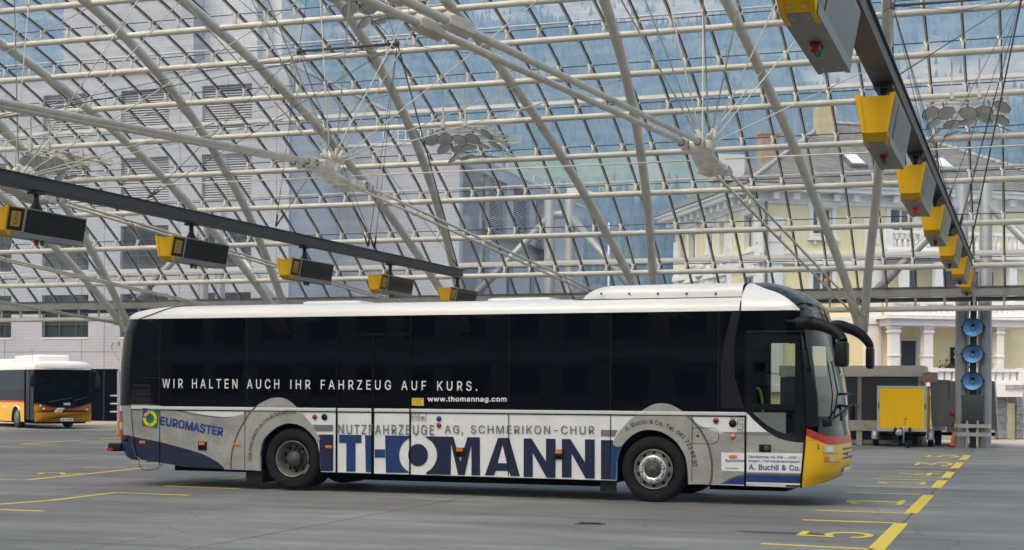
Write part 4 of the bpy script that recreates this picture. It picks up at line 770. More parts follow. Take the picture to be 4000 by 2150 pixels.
mb = MB(); mb.box((g0+.01, .3, 0.02), (g1-.01, .36, 2.71)); mb.build('garage_shade_sheet', 'garage_shade', off)  # flat black sheet standing for the shade inside the garage opening
for a, b, c, d, mode in wins: mb = MB(); mb.box((a-.03, -.03, c-.08), (b+.03, .1, c-.002)); mb.build('window_sill', 'parapet', off)
mb = MB()
for u in (-11.4, -6.75, -2.1, -.75, 3.6, 6.3, 9.0): mb.box((u-.012, -.004, 0), (u+.012, .0, ZTOP-.3))
for z in (3.6, 7.1, 10.7, 14.2): mb.box((-16.5, -.004, z), (UR, 0, z+.02))
mb.build('panel_joints', 'office_frame', off)
# right flank of the main block (recedes from the camera)
side = lambda u, d, z: (UR-d, u, z)
mb = MB(); mb.box((UR-.35, .345, 0), (UR, FLEN, ZTOP-.02)); mb.box((-16.5, .7, 0), (UR-.36, FLEN, ZTOP-.3)); mb.build('flank_wall', 'office_tile_pale', off)
mb = MB(); mb.box((-16.6, -.06, ZTOP), (UR+.06, .45, ZTOP+.16)); mb.box((UR-.45, .45, ZTOP), (UR+.06, FLEN+.1, ZTOP+.16)); mb.build('parapet', 'parapet', off)
# stair tower and roof housings on the main block
mb = MB(); mb.box((-3.86, .9, ZTOP-.2), (3.83, 9, 23.3)); mb.build('tower', 'office_tile', off)
mb = MB(); mb.box((3.84, 2.0, ZTOP-.2), (6.9, 8.5, 22.8)); mb.build('tower', 'office_tile_pale', off)
mb = MB(); mb.box((6.2, 3.2, ZTOP-.2), (7.7, 6, 22.4)); mb.box((5.6, 2.6, 17.7), (7.2, 3.3, 21.2)); mb.build('lift_housing', 'parapet', off)
PR = TA @ Vector((0, 3.2, 0)); pu0 = on_wall(996, 150, PR, A_ANG)[0]; pu1, pz = on_wall(1053, 104, PR, A_ANG); PR2 = TA @ Vector((pu1, 3.2, 0)); pe = on_wall(1176, 200, PR2, A_ANG+pi/2)[0]
mb = MB(); mb.box((pu0, 3.2, ZTOP-.2), (pu1, 3.2+pe, pz)); mb.box((pu0-.02, 3.15, pz+.002), (pu1+.05, 3.2+pe, pz+.12)); mb.box((pu0+.3, 3.17, pz-.9), (pu0+.38, 3.199, pz-.2)); mb.build('plant_room', 'office_tile_pale', off)
mb = MB(); mb.box((pu1+.003, 3.2+pe*.42, pz-1.3), (pu1+.04, 3.2+pe*.60, pz-.5)); mb.build('vent_grille', 'office_frame', off)
# second, lower wing further back
PB_u0 = None
bx0, by = UR+.02, BYW
wing = lambda u, d, z: (u, by+d, z)
PBw = Matrix.Translation(PA) @ Matrix.Rotation(A_ANG, 4, 'Z') @ Vector((0, by, 0))
UB = lambda px, py: on_wall(px, py, PBw, A_ANG)
ub1 = UB(1795, 700)[0]; zb1 = UB(1500, 570)[1]
mb = MB(); mb.box((UR, by, 0), (ub1, by+1.0, zb1)); mb.build('wing_front_wall', 'office_tile', off)
PBs = Matrix.Translation(PA) @ Matrix.Rotation(A_ANG, 4, 'Z') @ Vector((ub1, by, 0)); S_ANG = A_ANG+pi/2
US = lambda px, py: on_wall(px, py, PBs, S_ANG)
s_end = US(2278, 900)[0]
flank = lambda u, d, z: (ub1-d, by+u, z)
sh = []
for (xa, xb, ya) in ((1808, 1884, 660), (1912, 1980, 702), (2006, 2070, 760), (2092, 2130, 790)):
    u0, u1 = US(xa, 800)[0], US(xb, 800)[0]
    for z0, z1 in ((10.55, 13.6), (6.9, 9.6)): sh.append((u0, u1, z0, z1))
outline_mesh([[(1.0, 0), (s_end, 0), (s_end, zb1-.35), (1.0, zb1-.35)]]+[[(a,c),(b,c),(b,d),(a,d)] for a,b,c,d in sh], .34, lambda u, v, w: flank(u, .17+w, v), 'wing_flank_wall', 'office_tile', off)
for i, (a, b, c, d) in enumerate(sh): louvre_window(off, lambda u, dd, z, a=a, c=c: flank(a+u, dd, c+z), b-a, d-c, 'louvre' if i % 2 == 0 else 'half')
mb = MB(); mb.box((UR+.1, by+1.1, 0), (ub1-.75, by+s_end, zb1-.6)); mb.build('wing_core', 'office_tile', off)
mb = MB(); mb.box((UR+.05, by-.05, zb1), (ub1+.05, by+.4, zb1+.14)); mb.box((ub1-.4, by+.4, zb1-.345), (ub1+.06, by+s_end+.1, zb1-.2)); mb.build('parapet', 'parapet', off)
mb = MB()
for z in (.55, 1.05): mb.tube([(UR+2, by+1.6, zb1+z), (ub1-1.5, by+1.6, zb1+z), (ub1-1.3, by+s_end*.93, zb1+z-.2)], .03, 6)
for t in range(9): u = UR+2+(ub1-3.5-UR)*t/8; mb.tube([(u, by+1.6, zb1), (u, by+1.6, zb1+1.05)], .025, 6)
for t in range(9): y = by+1.6+(s_end*.93-1.6)*t/8; mb.tube([(ub1-1.4, y, zb1-.3), (ub1-1.4, y, zb1+.95)], .025, 6)
mb.build('roof_railing', 'rail_white', off)
mb = MB(); mb.box((ub1-6, by+s_end, 0), (ub1+1.2, by+s_end+2.5, 9.0)); mb.build('low_annex', 'office_tile', off)
# floodlight mast between the buildings
c = at_y(2234, 1000, 85); ms = thing('lamp_mast', 'white floodlight mast with small arm between office and villa', 'mast', (c.x, c.y, 0))
mb = MB(); mb.box((-.16, -.1, 0), (-.05, .1, 13.6)); mb.box((.05, -.1, 0), (.16, .1, 13.6)); mb.build('pole', 'rail_white', ms)
mb = MB(); mb.prism([(-.3, -.12, 13.0), (1.3, -.12, 13.2), (1.25, -.12, 13.45), (.2, -.12, 13.75), (-.3, -.12, 13.7)], (0, .24, 0)); mb.tube([(-.8, 0, 13.3), (-.3, 0, 13.3)], .09, 8); mb.build('head_arm', 'rail_white', ms)
mb = MB(); mb.tube([(2.25, 0, 0), (2.25, 0, 11.6)], .055, 8); mb.build('thin_pole', 'rail_white', ms)

# ------------------------------------------------------------------ yellow villa, right
V_ANG = radians(31.0); PV = at_z(3930, 1715, 0)
u_c, _ = on_wall(2975, 1000, PV, V_ANG)
PC = Vector(PV)+Vector((cos(V_ANG), sin(V_ANG), 0))*u_c; PC.z = 0
villa = thing('villa', 'pale yellow stucco villa with white trim and slate hip roof', 'building', PC, V_ANG)
UV = lambda px, py: on_wall(px, py, PC, V_ANG)
UW = lambda px, py: on_wall(px, py, PC, V_ANG+pi/2)          # left flank: u runs back into the picture
WID, DEP, EAVE = 14.5, 9.95, 8.95
def frect(mb, px0, py0, px1, py1, d0, d1, mi=0):
    pm = ((px0+px1)/2, (py0+py1)/2); u0, u1 = UV(px0, pm[1])[0], UV(px1, pm[1])[0]; z1, z0 = UV(pm[0], py0)[1], UV(pm[0], py1)[1]
    mb.box((u0, -d1, z0), (u1, -d0, z1), mi); return u0, u1, z0, z1
def hole_of(px0, py0, px1, py1):
    u0, u1 = UV(px0, (py0+py1)/2)[0], UV(px1, (py0+py1)/2)[0]; return (u0, u1, UV((px0+px1)/2, py1)[1], UV((px0+px1)/2, py0)[1])
vh = [hole_of(3176, 815, 3250, 917), hole_of(3175, 1062, 3250, 1135), hole_of(3478, 815, 3568, 912), hole_of(3518, 1332, 3578, 1432), hole_of(3715, 820, 3790, 905)]
bay0, bay1 = UV(3440, 1350)[0], UV(3930, 1350)[0]
outline_mesh([[(0, 0), (WID, 0), (WID, EAVE), (0, EAVE)]]+[[(a,c),(b,c),(b,d),(a,d)] for a,b,c,d in vh], .25, lambda u, v, w: (u, .125+w, v), 'front_wall', 'villa_yellow', villa)
wh = []
for (xa, xb, ya, yb) in ((2658, 2675, 925, 1005), (2694, 2720, 905, 1000), (2764, 2786, 890, 982), (2814, 2833, 858, 965), (2910, 2946, 830, 945)):
    u0, u1 = sorted((UW(xa, 950)[0], UW(xb, 950)[0])); wh.append((u0, u1, 7.05 if xa > 2660 else 7.2, 8.25))
for (xa, xb) in ((2694, 2720), (2764, 2786), (2814, 2833), (2910, 2946)):
    u0, u1 = sorted((UW(xa, 1080)[0], UW(xb, 1080)[0])); wh.append((u0, u1, 4.7, 5.95))
outline_mesh([[(.26, 0), (DEP, 0), (DEP, EAVE), (.26, EAVE)]]+[[(a,c),(b,c),(b,d),(a,d)] for a,b,c,d in wh], .25, lambda u, v, w: (.125+w, u, v), 'flank_wall', 'villa_yellow', villa)
mb = MB(); mb.box((.4, DEP-.2, 0), (WID, DEP, EAVE)); mb.box((WID-.25, .26, 0), (WID, DEP-.2, EAVE)); mb.build('rear_wall', 'villa_yellow', villa)
mb = MB(); mb.box((.5, .5, .1), (WID-.4, DEP-.3, .2)); mb.box((.5, .5, 3.0), (WID-.4, DEP-.3, 3.1)); mb.box((.5, .5, 6.3), (WID-.4, DEP-.3, 6.4)); mb.box((.5, 1.6, .2), (WID-.4, 1.7, 8.8)); mb.build('floors', 'interior_dark', villa)
def villa_window(place, w, h, pedi=False, extra=None):
    """white casement with surround; place(u, d, z), d positive outward"""
    mb = MB()
    def bx(u0, u1, z0, z1, d0, d1):
        P = [place(u0, d0, z0), place(u1, d0, z0), place(u1, d0, z1), place(u0, d0, z1)]; mb.prism(P, Vector(place(0, d1, 0))-Vector(place(0, d0, 0)))
    t = .05
    bx(0, t, 0, h, -.2, -.1); bx(w-t, w, 0, h, -.2, -.1); bx(t, w-t, h-t, h, -.2, -.1); bx(t, w-t, 0, t, -.2, -.1); bx(w/2-.035, w/2+.035, t, h-t, -.19, -.09)
    f = mb.build('window', 'villa_white', villa)
    mb = MB(); mb.add([place(0, -.16, 0), place(w, -.16, 0), place(w, -.16, h), place(0, -.16, h)], [(0,1,2,3)]); mb.build('pane', 'villa_dark_glass', f)
    mb = MB(); e = .17
    bx(-e, -.005, -.1, h+.02, .002, .05); bx(w+.005, w+e, -.1, h+.02, .002, .05); bx(-e-.06, w+e+.06, h+.025, h+.25, .002, .07)
    bx(-e-.05, w+e+.05, -.22, -.105, .002, .13); bx(0, .09, -.36, -.225, .002, .09); bx(w-.09, w, -.36, -.225, .002, .09)
    if pedi:
        bx(-e-.2, w+e+.2, h+.255, h+.34, .002, .16); P = [place(-e-.15, .002, h+.345), place(w+e+.15, .002, h+.345), place(w/2, .002, h+.75)]; mb.prism(P, Vector(place(0, .13, 0))-Vector(place(0, .002, 0)))
    else: bx(-e-.12, w+e+.12, h+.255, h+.37, .002, .14)
    mb.build('surround', 'villa_white', f)
    return f
vfront = lambda a, c: (lambda u, d, z: (a+u, -d, c+z))
vflank = lambda a, c: (lambda u, d, z: (-d, a+u, c+z))
for i in (0, 1, 2, 4): a, b, c, d = vh[i]; wf = villa_window(vfront(a, c), b-a, d-c, pedi=(i == 1))
a, b, c, d = vh[1]
mb = MB(); mb.lathe([(0, -.01), (.13, -.01), (.13, .01), (0, .01)], 16, ((a+b)/2+.22, -.0+.1, (c+d)/2), 'Y'); mb.build('orange_poster', 'orange_lens', villa)
for k, (a, b, c, d) in enumerate(wh):
    if k == 0: continue
    villa_window(vflank(a, c), b-a, d-c, pedi=(k >= 5))
a, b, c, d = wh[0]; mb = MB(); mb.box((.05, a, c), (.06, b, d)); mb.build('blind_niche', 'chimney_cream', villa)
# white corner pilasters, belts and cornice
for a, b in ((0, UV(3057, 900)[0]), (UV(3375, 900)[0], UV(3440, 900)[0])):
    mb = MB(); mb.box((a-.0, -.09, 1.9), (b, -.003, EAVE-.9)); mb.box((a+.1, -.12, 7.15), (b-.1, -.09, 8.0)); mb.box((a+.1, -.12, 5.2), (b-.1, -.09, 6.2)); mb.box((a+.1, -.12, 2.4), (b-.1, -.09, 4.2)); mb.build('pilaster', 'villa_white', villa)
for a, b in ((.0, .45), (2.9, 3.4), (5.4, 5.9), (9.3, DEP)):
    mb = MB(); mb.box((-.09, a, 1.9), (-.003, b, EAVE-.9)); mb.box((-.12, a+.1, 7.15), (-.09, b-.1, 8.0)); mb.box((-.12, a+.1, 5.2), (-.09, b-.1, 6.2)); mb.build('pilaster', 'villa_white', villa)
mb = MB()
for z, h, d in ((6.38, .22, .14), (6.72, .10, .08), (4.22, .26, .17), (1.72, .24, .14)):
    mb.box((-d, -d, z), (WID, -.004, z+h)); mb.box((-d, -.004, z), (-.004, DEP, z+h))
mb.build('belt_courses', 'villa_white', villa)
mb = MB()
mb.box((-.10, -.10, 8.55), (WID, -.004, 8.95)); mb.box((-.10, -.004, 8.55), (-.004, DEP, 8.95))
u = .3
while u < WID: mb.box((u, -.42, 8.68), (u+.22, -.101, 8.93)); u += .78
u = .3
while u < DEP: mb.box((-.42, u, 8.68), (-.101, u+.22, 8.93)); u += .78
mb.box((-.62, -.62, 8.952), (WID, .3, 9.10)); mb.box((-.62, .3, 8.952), (.3, DEP+.5, 9.10)); mb.box((-.72, -.72, 9.102), (WID, .2, 9.20)); mb.box((-.72, .2, 9.102), (.2, DEP+.6, 9.20))
mb.build('cornice', 'villa_white', villa)
# slate hip roof
def slate_mat():
    m = bpy.data.materials.new('slate'); m.use_nodes = True; nt = m.node_tree; b = nt.nodes['Principled BSDF']; N = nt.nodes.new; L = nt.links.new
    tc = N('ShaderNodeTexCoord'); sp = N('ShaderNodeSeparateXYZ'); ad = N('ShaderNodeMath'); cb = N('ShaderNodeCombineXYZ'); br = N('ShaderNodeTexBrick'); n = N('ShaderNodeTexNoise')
    L(tc.outputs['Object'], sp.inputs[0]); L(sp.outputs['X'], ad.inputs[0]); L(sp.outputs['Y'], ad.inputs[1]); L(ad.outputs[0], cb.inputs['X']); L(sp.outputs['Z'], cb.inputs['Y'])
    n.inputs['Scale'].default_value = 6; n.inputs['Detail'].default_value = 5; L(tc.outputs['Object'], n.inputs['Vector'])
    vm = N('ShaderNodeVectorMath'); vm.operation = 'MULTIPLY_ADD'; vm.inputs[1].default_value = (.05, .05, 0); L(n.outputs['Color'], vm.inputs[0]); L(cb.outputs[0], vm.inputs[2])
    br.inputs['Scale'].default_value = 1; br.inputs['Brick Width'].default_value = .26; br.inputs['Row Height'].default_value = .11; br.inputs['Mortar Size'].default_value = .012
    br.inputs['Color1'].default_value = (.13, .125, .12, 1); br.inputs['Color2'].default_value = (.22, .21, .20, 1); br.inputs['Mortar'].default_value = (.035, .035, .035, 1); br.inputs['Bias'].default_value = -.2
    L(vm.outputs[0], br.inputs['Vector']); L(br.outputs['Color'], b.inputs['Base Color']); b.inputs['Roughness'].default_value = .75
    bp = N('ShaderNodeBump'); bp.inputs['Strength'].default_value = .6; bp.inputs['Distance'].default_value = .03; L(br.outputs['Fac'], bp.inputs['Height']); bp.invert = True; L(bp.outputs[0], b.inputs['Normal'])
    MATS['slate'] = m
slate_mat()
r1 = Vector((4.6, 4.9, 12.45)); r2 = Vector((6.9, 4.9, 12.45)); e = .78
mb = MB(); c0, c1, c2, c3 = (-e, -e, 9.21), (WID-1.5, -e, 9.21), (WID-1.5, DEP+e, 9.21), (-e, DEP+e, 9.21)
mb.add([c0, c1, r2, r1], [(0,1,2,3)]); mb.add([c3, c0, r1], [(0,1,2)]); mb.add([c1, c2, r2], [(0,1,2)]); mb.add([c2, c3, r1, r2], [(0,1,2,3)])
rf = mb.build('roof', 'slate', villa)
mb = MB()
for a, b in ((c0, r1), (r1, r2), (r2, c1)):
    a, b = Vector(a), Vector(b)
    for k in range(36): p = a.lerp(b, k/36); q = a.lerp(b, (k+.92)/36); mb.tube([p+Vector((0,0,.03)), q+Vector((0,0,.05))], [.10, .085], 7)
mb.build('ridge_tiles', 'stone_grey', rf)
def chimney(px0, px1, py0, py1, yloc, m):
    P0 = Matrix.Translation(PC) @ Matrix.Rotation(V_ANG, 4, 'Z') @ Vector((0, yloc, 0)); u0 = on_wall(px0, py0, P0, V_ANG)[0]; u1, z1 = on_wall(px1, py0, P0, V_ANG)
    z0 = on_wall(px0, py1, P0, V_ANG)[1]; mb = MB(); u0 += .12; u1 += .05; mb.box((u0, yloc, z0-1.5), (u1, yloc+.5, z1)); mb.box((u0-.06, yloc-.06, z1+.001), (u1+.06, yloc+.56, z1+.09)); mb.build('chimney', m, rf)
chimney(3187, 3263, 402, 545, 3.6, 'chimney_cream'); chimney(2964, 3040, 526, 640, 4.5, 'chimney_brick')
def roof_pt(u, t): return Vector((u, -e+(4.9+e)*t, 9.21+(12.45-9.21)*t))
for (px0, px1, py) in ((3350, 3418, 640), (3688, 3772, 648)):
    u0 = UV(px0, py)[0]*.985+.1; u1 = UV(px1, py)[0]*.985+.1; t0, t1 = .26, .44
    mb = MB(); a, b, c_, d = roof_pt(u0, t0), roof_pt(u1, t0), roof_pt(u1, t1), roof_pt(u0, t1); up = Vector((0, -.25, .38)); mb.prism([a, b, c_, d], up*.35); dm = mb.build('skylight', 'office_frame', rf)
    mb = MB(); k = up*.37; q = [a.lerp(c_, .1), b.lerp(d, .1), c_.lerp(a, .1), d.lerp(b, .1)]; mb.add([p+k for p in q], [(0,1,2,3)]); mb.build('pane', 'tower_tile_light', dm)
mb = MB(); mb.box((-.45, DEP-6.2, 9.9), (.75, DEP-5.2, 10.9)); mb.box((-.47, DEP-6.1, 10.0), (-.44, DEP-5.3, 10.8)); mb.build('dormer', 'parapet', rf)
mb = MB(); mb.tube([(.10, -.18, 1.0), (.10, -.18, 8.6)], .055, 8); mb.build('downpipe', 'office_frame', villa)
# projecting porch bay with balconies
D1 = .95
col_px = ((3455, 3490), (3480, 3516), (3610, 3646), (3893, 3925))
z_beam0, z_beam1 = UV(3600, 1278)[1], UV(3600, 1243)[1]
mb = MB(); mb.box((bay0-.15, -D1-.12, z_beam0), (bay1+.15, -.004, z_beam1-.09)); mb.box((bay0-.3, -D1-.28, z_beam1-.089), (bay1+.3, -.004, z_beam1)); mb.build('porch_entablature', 'villa_white', villa)
z_rail1, z_rail0 = UV(3700, 1441)[1], UV(3700, 1497)[1]
for (xa, xb) in ((3481, 3515), (3611, 3645), (3895, 3922)):
    mb = MB(); P0 = Matrix.Translation(PC) @ Matrix.Rotation(V_ANG, 4, 'Z') @ Vector((0, -D1, 0)); a = on_wall(xa, 1350, P0, V_ANG)[0]; b = on_wall(xb, 1350, P0, V_ANG)[0]
    mb.box((a, -D1, z_rail1), (b, -D1+.32, z_beam0-.002)); mb.box((a-.04, -D1-.04, z_beam0-.26), (b+.04, -D1+.36, z_beam0-.18)); mb.box((a-.05, -D1-.05, z_beam0-.09), (b+.05, -D1+.37, z_beam0-.003)); mb.box((a-.03, -D1-.03, z_rail1+.42), (b+.03, -D1+.35, z_rail1+.47)); mb.build('porch_column', 'villa_white', villa)
def balustrade(mb, u0, u1, z0, z1, d, n, round_=True):
    mb.box((u0, -d-.1, z1-.12), (u1, -d+.1, z1)); mb.box((u0, -d-.1, z0), (u1, -d+.1, z0+.1))
    for k in range(n+1):
        u = u0+(u1-u0)*k/n
        if k % 6 == 0: mb.box((u-.13, -d-.11, z0), (u+.13, -d+.11, z1+.03)); continue
        if round_:
            zz = [0, .08, .25, .5, .62, .72, 1]; rr = [.05, .05, .085, .05, .035, .05, .05]; h = z1-z0-.22
            mb.lathe([(r, z0+.1+h*q) for r, q in zip(rr, zz)], 10, (u, -d, 0), 'Z')
        else: mb.box((u-.10, -d-.03, z0+.1), (u+.10, -d+.03, z1-.12))
mb = MB(); balustrade(mb, bay0-.1, bay1+.1, z_rail0, z_rail1, D1-.1, 18, False); mb.box((bay0-.1, -D1-.05, z_rail0-.5), (bay1+.1, -.004, z_rail0-.001)); mb.build('porch_parapet', 'villa_white', villa)
mb = MB(); z = UV(3650, 990)[1]; balustrade(mb, bay0-.1, bay1+.1, z, z+.72, D1-.15, 24); mb.box((bay0-.2, -D1-.05, z-.26), (bay1+.2, -.004, z-.002)); mb.build('balcony', 'villa_white', villa)
mb = MB(); z = UV(3650, 1240)[1]+.002; balustrade(mb, bay0-.1, bay1+.1, z, z+.55, D1-.12, 24, False); mb.build('balcony', 'villa_white', villa)
zt = UV(3650, 1010)[1]-.05; zb = UV(3650, 1235)[1]+.5
for (xa, xb) in ((3478, 3508), (3608, 3642), (3895, 3922)): a, b = UV(xa, 1090)[0], UV(xb, 1090)[0]; mb = MB(); mb.box((a, -D1+.05, zb), (b, -D1+.3, zt-.16)); mb.lathe([(.14, zt-.36), (.2, zt-.2), (.2, zt-.165)], 10, ((a+b)/2, -D1+.17, 0), 'Z'); mb.build('balcony_column', 'villa_white', villa)
mb = MB(); a, b, c_, d = hole_of(3518, 1058, 3580, 1150); mb.box((a, -.02, c_), (b, -.003, d)); a2, b2, c2_, d2 = hole_of(3660, 1062, 3880, 1150); mb.box((a2, -.015, c2_), (b2, -.003, d2)); mb.build('balcony_glazing', 'villa_dark_glass', villa)
a, b, c_, d = vh[3]; mb = MB(); mb.box((a-.1, -.04, c_), (a, -.003, d+.1)); mb.box((b, -.04, c_), (b+.1, -.003, d+.1)); mb.box((a, -.04, d), (b, -.003, d+.1)); dr = mb.build('porch_door', 'parapet', villa)
mb = MB(); mb.box((a, .05, c_), (b, .08, d)); mb.build('pane', 'villa_dark_glass', dr)
# salon sign on the porch wall
a, b, c_, d = hole_of(3711, 1358, 3757, 1441); mb = MB(); mb.box((a, -.05, c_), (b, -.01, d)); sg = mb.build('salon_sign', 'black_gloss', villa)
mb = MB()
for k, ch in enumerate('COIF'):
    w = .12 if ch != 'I' else .02
    text_into(mb, ch, lambda p, q, k=k, w=w: (a+.19+w*(p-.5), -.053, d-.16-.2*k+.13*(q-.5)), bold=.012)
mb.build('sign_letters', 'white_text', sg)
# rusticated base and balcony bracket on the right
mb = MB(); ua, ub = UV(3888, 1600)[0], UV(3925, 1600)[0]
for k in range(6): mb.box((ua-.0-(.02 if k%2 else 0), -.16-(.03 if k%2==0 else 0), .02+.29*k), (ub, -.004, .29*k+.30))
mb.build('quoins', 'stone_grey', villa); mb = MB()
for k in range(5): mb.box((UV(3965,1600)[0], -.12, .30*k+.02), (UV(3992,1600)[0]+(.15 if k%2 else 0), -.004, .30*k+.30))
mb.build('quoins', 'stone_grey', villa)
mb = MB(); z = UV(3900, 1510)[1]; mb.box((bay1-.6, -D1-.1, z-.1), (bay1+.35, -.004, z+.05)); mb.prism([(bay1-.1, -D1+.1, z-.101), (bay1+.22, -D1+.1, z-.101), (bay1+.15, -D1+.1, z-.45), (bay1-.05, -D1+.1, z-.62)], (0, .6, 0)); mb.build('stone_bracket', 'stone_grey', villa)
# planter on the porch parapet
c = Matrix.Translation(PC) @ Matrix.Rotation(V_ANG, 4, 'Z') @ Vector((UV(3722,1430)[0], -.35, z_rail1))
pl = thing('potted_plant', 'small green potted plant on the villa porch beside the black salon sign', 'plant', c, V_ANG)
mb = MB(); rn = random.Random(5)
for k in range(240):
    v = Vector((rn.gauss(0,.28), rn.gauss(0,.12), abs(rn.gauss(0,.13)))); n = Vector((rn.uniform(-1,1), rn.uniform(-1,1), rn.uniform(-1,1))).normalized(); mb.disc(v, .035, n, 5, ry=.06)
mb.build('leaves', 'plant_green', pl)
mb = MB(); mb.box((-.45, -.12, -.0), (.45, .12, .08)); mb.build('trough', 'office_frame', pl)
# stair railing by the villa
c = at_z(3915, 1709, 0); sr = thing('stair_railing', 'steel stair railing rising beside the villa at the right edge', 'railing', c, V_ANG)
mb = MB(); mb.tube([(-.6, 0, .78), (.55, 0, .86), (.62, 0, .8), (.62, 0, .05)], .03, 8); mb.tube([(-.6, .35, .15), (2.4, .35, 1.55)], .032, 8); mb.tube([(1.1, .35, .02), (1.1, .35, .92)], .025, 8)
for k in range(14): x = -.5+k*.17; mb.tube([(x, .1, .03), (x, .1, .68)], .009, 4)
mb.tube([(-.6, .1, .04), (1.8, .1, .04)], .012, 4)
mb.build('rails', 'stainless', sr)

# ------------------------------------------------------------------ black shelter, trailers, cone
k0 = at_z(3600, 1741, 0)
ks = thing('shelter', 'low black panelled shelter with beige top band behind the bus front', 'shelter', (k0.x, k0.y, 0))
mb = MB(); KX0 = -4.6
mb.box((KX0, 0.02, .0), (0, 2.6, .18)); mb.box((KX0, .05, .2), (-.02, 2.55, 2.22)); mb.build('panels', 'kiosk_black', ks)
mb = MB(); mb.box((KX0-.03, -.04, 2.24), (.03, 2.64, 2.60)); mb.build('top_band', 'kiosk_beige', ks)
mb = MB()
for x in (-3.9, -2.05, -.12): mb = MB(); mb.box((x, 0.005, .0), (x+.13, .06, 2.235)); mb.build('post', 'bronze', ks)
for y in (.3, 1.2): mb = MB(); mb.box((-.0, y, .1), (.012, y+.12, 2.235)); mb.build('post', 'bronze', ks)
mb = MB(); mb.box((KX0, -.35, .46), (-.3, -.05, .80)); mb.build('bench', 'concrete_pale', ks)
for x in (-3.9, -2.05, -.9): mb = MB(); mb.box((x, -.3, 0), (x+.18, -.1, .455)); mb.build('bench_leg', 'concrete_pale', ks)
mb = MB(); mb.box((KX0, -.079, .03), (-.3, -.05, .16)); mb.build('bench_rail', 'concrete_pale', ks)
mb = MB(); mb.box((.06, -.3, 2.05), (.5, .05, 2.38)); lb = mb.build('logo_lamp', 'bronze', ks)
mb = MB(); mb.tube([(.16+.13*cos(a), -.315, 2.22+.16*sin(a)) for a in [radians(-150+k*12) for k in range(26)]], .02, 6); mb.build('orange_arc', 'orange_lens', lb)
def wheel_mb(r, w, c=(0,0,0)):
    mb = MB(); mb.lathe([(r*.55, -w/2+.02), (r*.62, -w/2), (r*.93, -w/2), (r, -w/2+.03), (r, w/2-.03), (r*.93, w/2), (r*.62, w/2), (r*.55, w/2-.02), (0, w/2-.04)], 28, c, 'X'); mb.lathe([(0, -w/2+.03), (r*.55, -w/2+.02)], 28, c, 'X', 1); return mb
c = at_z(3420, 1745); yt = thing('box_trailer', 'bright yellow box trailer with grey frame and jockey wheel', 'trailer', (c.x+.02, c.y, 0))
tw = 1.52; tx0, tx1 = .02, .02+tw; z0, z1 = .49, 1.93; TL = 1.75
mb = MB(); mb.box((tx0+.08, .004, z0+.09), (tx1-.08, .03, z1-.07)); mb.box((tx1-.03, .085, z0+.09), (tx1-.004, TL-.08, z1-.07)); mb.box((tx0+.005, .085, z0+.09), (tx0+.03, TL, z1-.07)); mb.box((tx0+.08, TL-.02, z0+.09), (tx1-.08, TL, z1-.07)); mb.box((tx0+.03, .04, z0+.1), (tx1-.035, TL-.03, z1-.08)); mb.build('box_panels', 'trailer_yellow', yt)
mb = MB()
for x in (tx0, tx1-.08):
    for y in (0, TL-.08): mb.box((x, y, z0+.092), (x+.08, y+.08, z1-.065))
mb.box((tx0-.005, -.005, z1-.064), (tx1+.005, TL+.005, z1)); mb.box((tx0-.005, -.005, z0), (tx1+.005, TL+.005, z0+.09)); mb.build('frame', 'aluminium', yt)
for x in (tx0+.03, tx1-.07): mb = MB(); mb.box((x+.01, -.02, 1.20), (x+.04, .0, 1.38)); mb.build('clasp', 'black_plastic', yt)
for x in (tx0+.35+.18, tx0+.35+.62): mb = MB(); mb.box((x, -.05, z0-.10), (x+.09, -.006, z0+.12)); mb.build('corner_prop', 'black_plastic', yt)
for x in (tx0-.13, tx1+.06): 
    w = wheel_mb(.25, .17, (x+.03, .75, .25)).build('wheel', ['rubber', 'rim_silver'], yt)
    mb = MB(); mb.lathe([(.29, -.11), (.31, -.09), (.31, .10), (.29, .11)], 16, (x+.03, .75, .25), 'X', 0, True, radians(-5), radians(185)); mb.build('mudguard', 'sign_steel', yt)
mb = MB(); mb.box((tx0+.1, .1, .34), (tx1-.1, 1.6, .47)); mb.tube([(tx0+.3, .0, .44), (tx0+.78, -.95, .44)], .035, 8); mb.tube([(tx1-.3, .0, .44), (tx0+.78, -.95, .44)], .035, 8); mb.build('drawbar', 'chassis', yt)
mb = MB(); x = tx0+.8; mb.box((x-.09, -1.25, .40), (x+.05, -.9, .58), bev=.02); mb.tube([(x-.06, -1.3, .45), (x-.06, -1.15, .52)], .06, 8); mb.build('coupling', 'aluminium', yt)
mb = MB(); mb.tube([(x+.10, -1.05, .16), (x+.10, -1.05, .72)], .03, 8); mb.tube([(x+.10, -1.05, .72), (x+.16, -1.05, .82), (x+.16, -1.05, .90)], .012, 6); mb.tube([(x-.12, -1.0, .58), (x-.16, -1.0, .68)], .014, 6); js = mb.build('jockey_stand', 'sign_steel', yt)
mb = MB(); mb.tube([(x+.16, -1.05, .88), (x+.16, -1.05, .93)], .025, 8); mb.box((x-.04, -1.1, .58), (x+.06, -1.0, .63)); mb.build('handle', 'lamp_red', js)
wheel_mb(.115, .06, (x+.24, -1.05, .115)).build('jockey_wheel', ['rubber', 'hub_dark'], js)
g0 = at_y(3640, 1600, 50.3).x; g1 = at_y(3706, 1600, 50.3).x; g2 = at_y(3897, 1600, 50.3).x; ga, gb = g1-g0, g2-g0
gt = thing('tank_trailer', 'dark grey metal trailer with red round tail lamp behind the columns', 'trailer', (g0, 50.3, 0))
mb = MB(); mb.prism([(0, 0, .62), (ga, 0, .62), (ga, 0, 2.06), (-.06, 0, 2.06)], (0, 2.2, 0)); mb.box((-.4, -.03, 2.065), (ga, 2.25, 2.14)); mb.build('body', 'trailer_grey', gt)
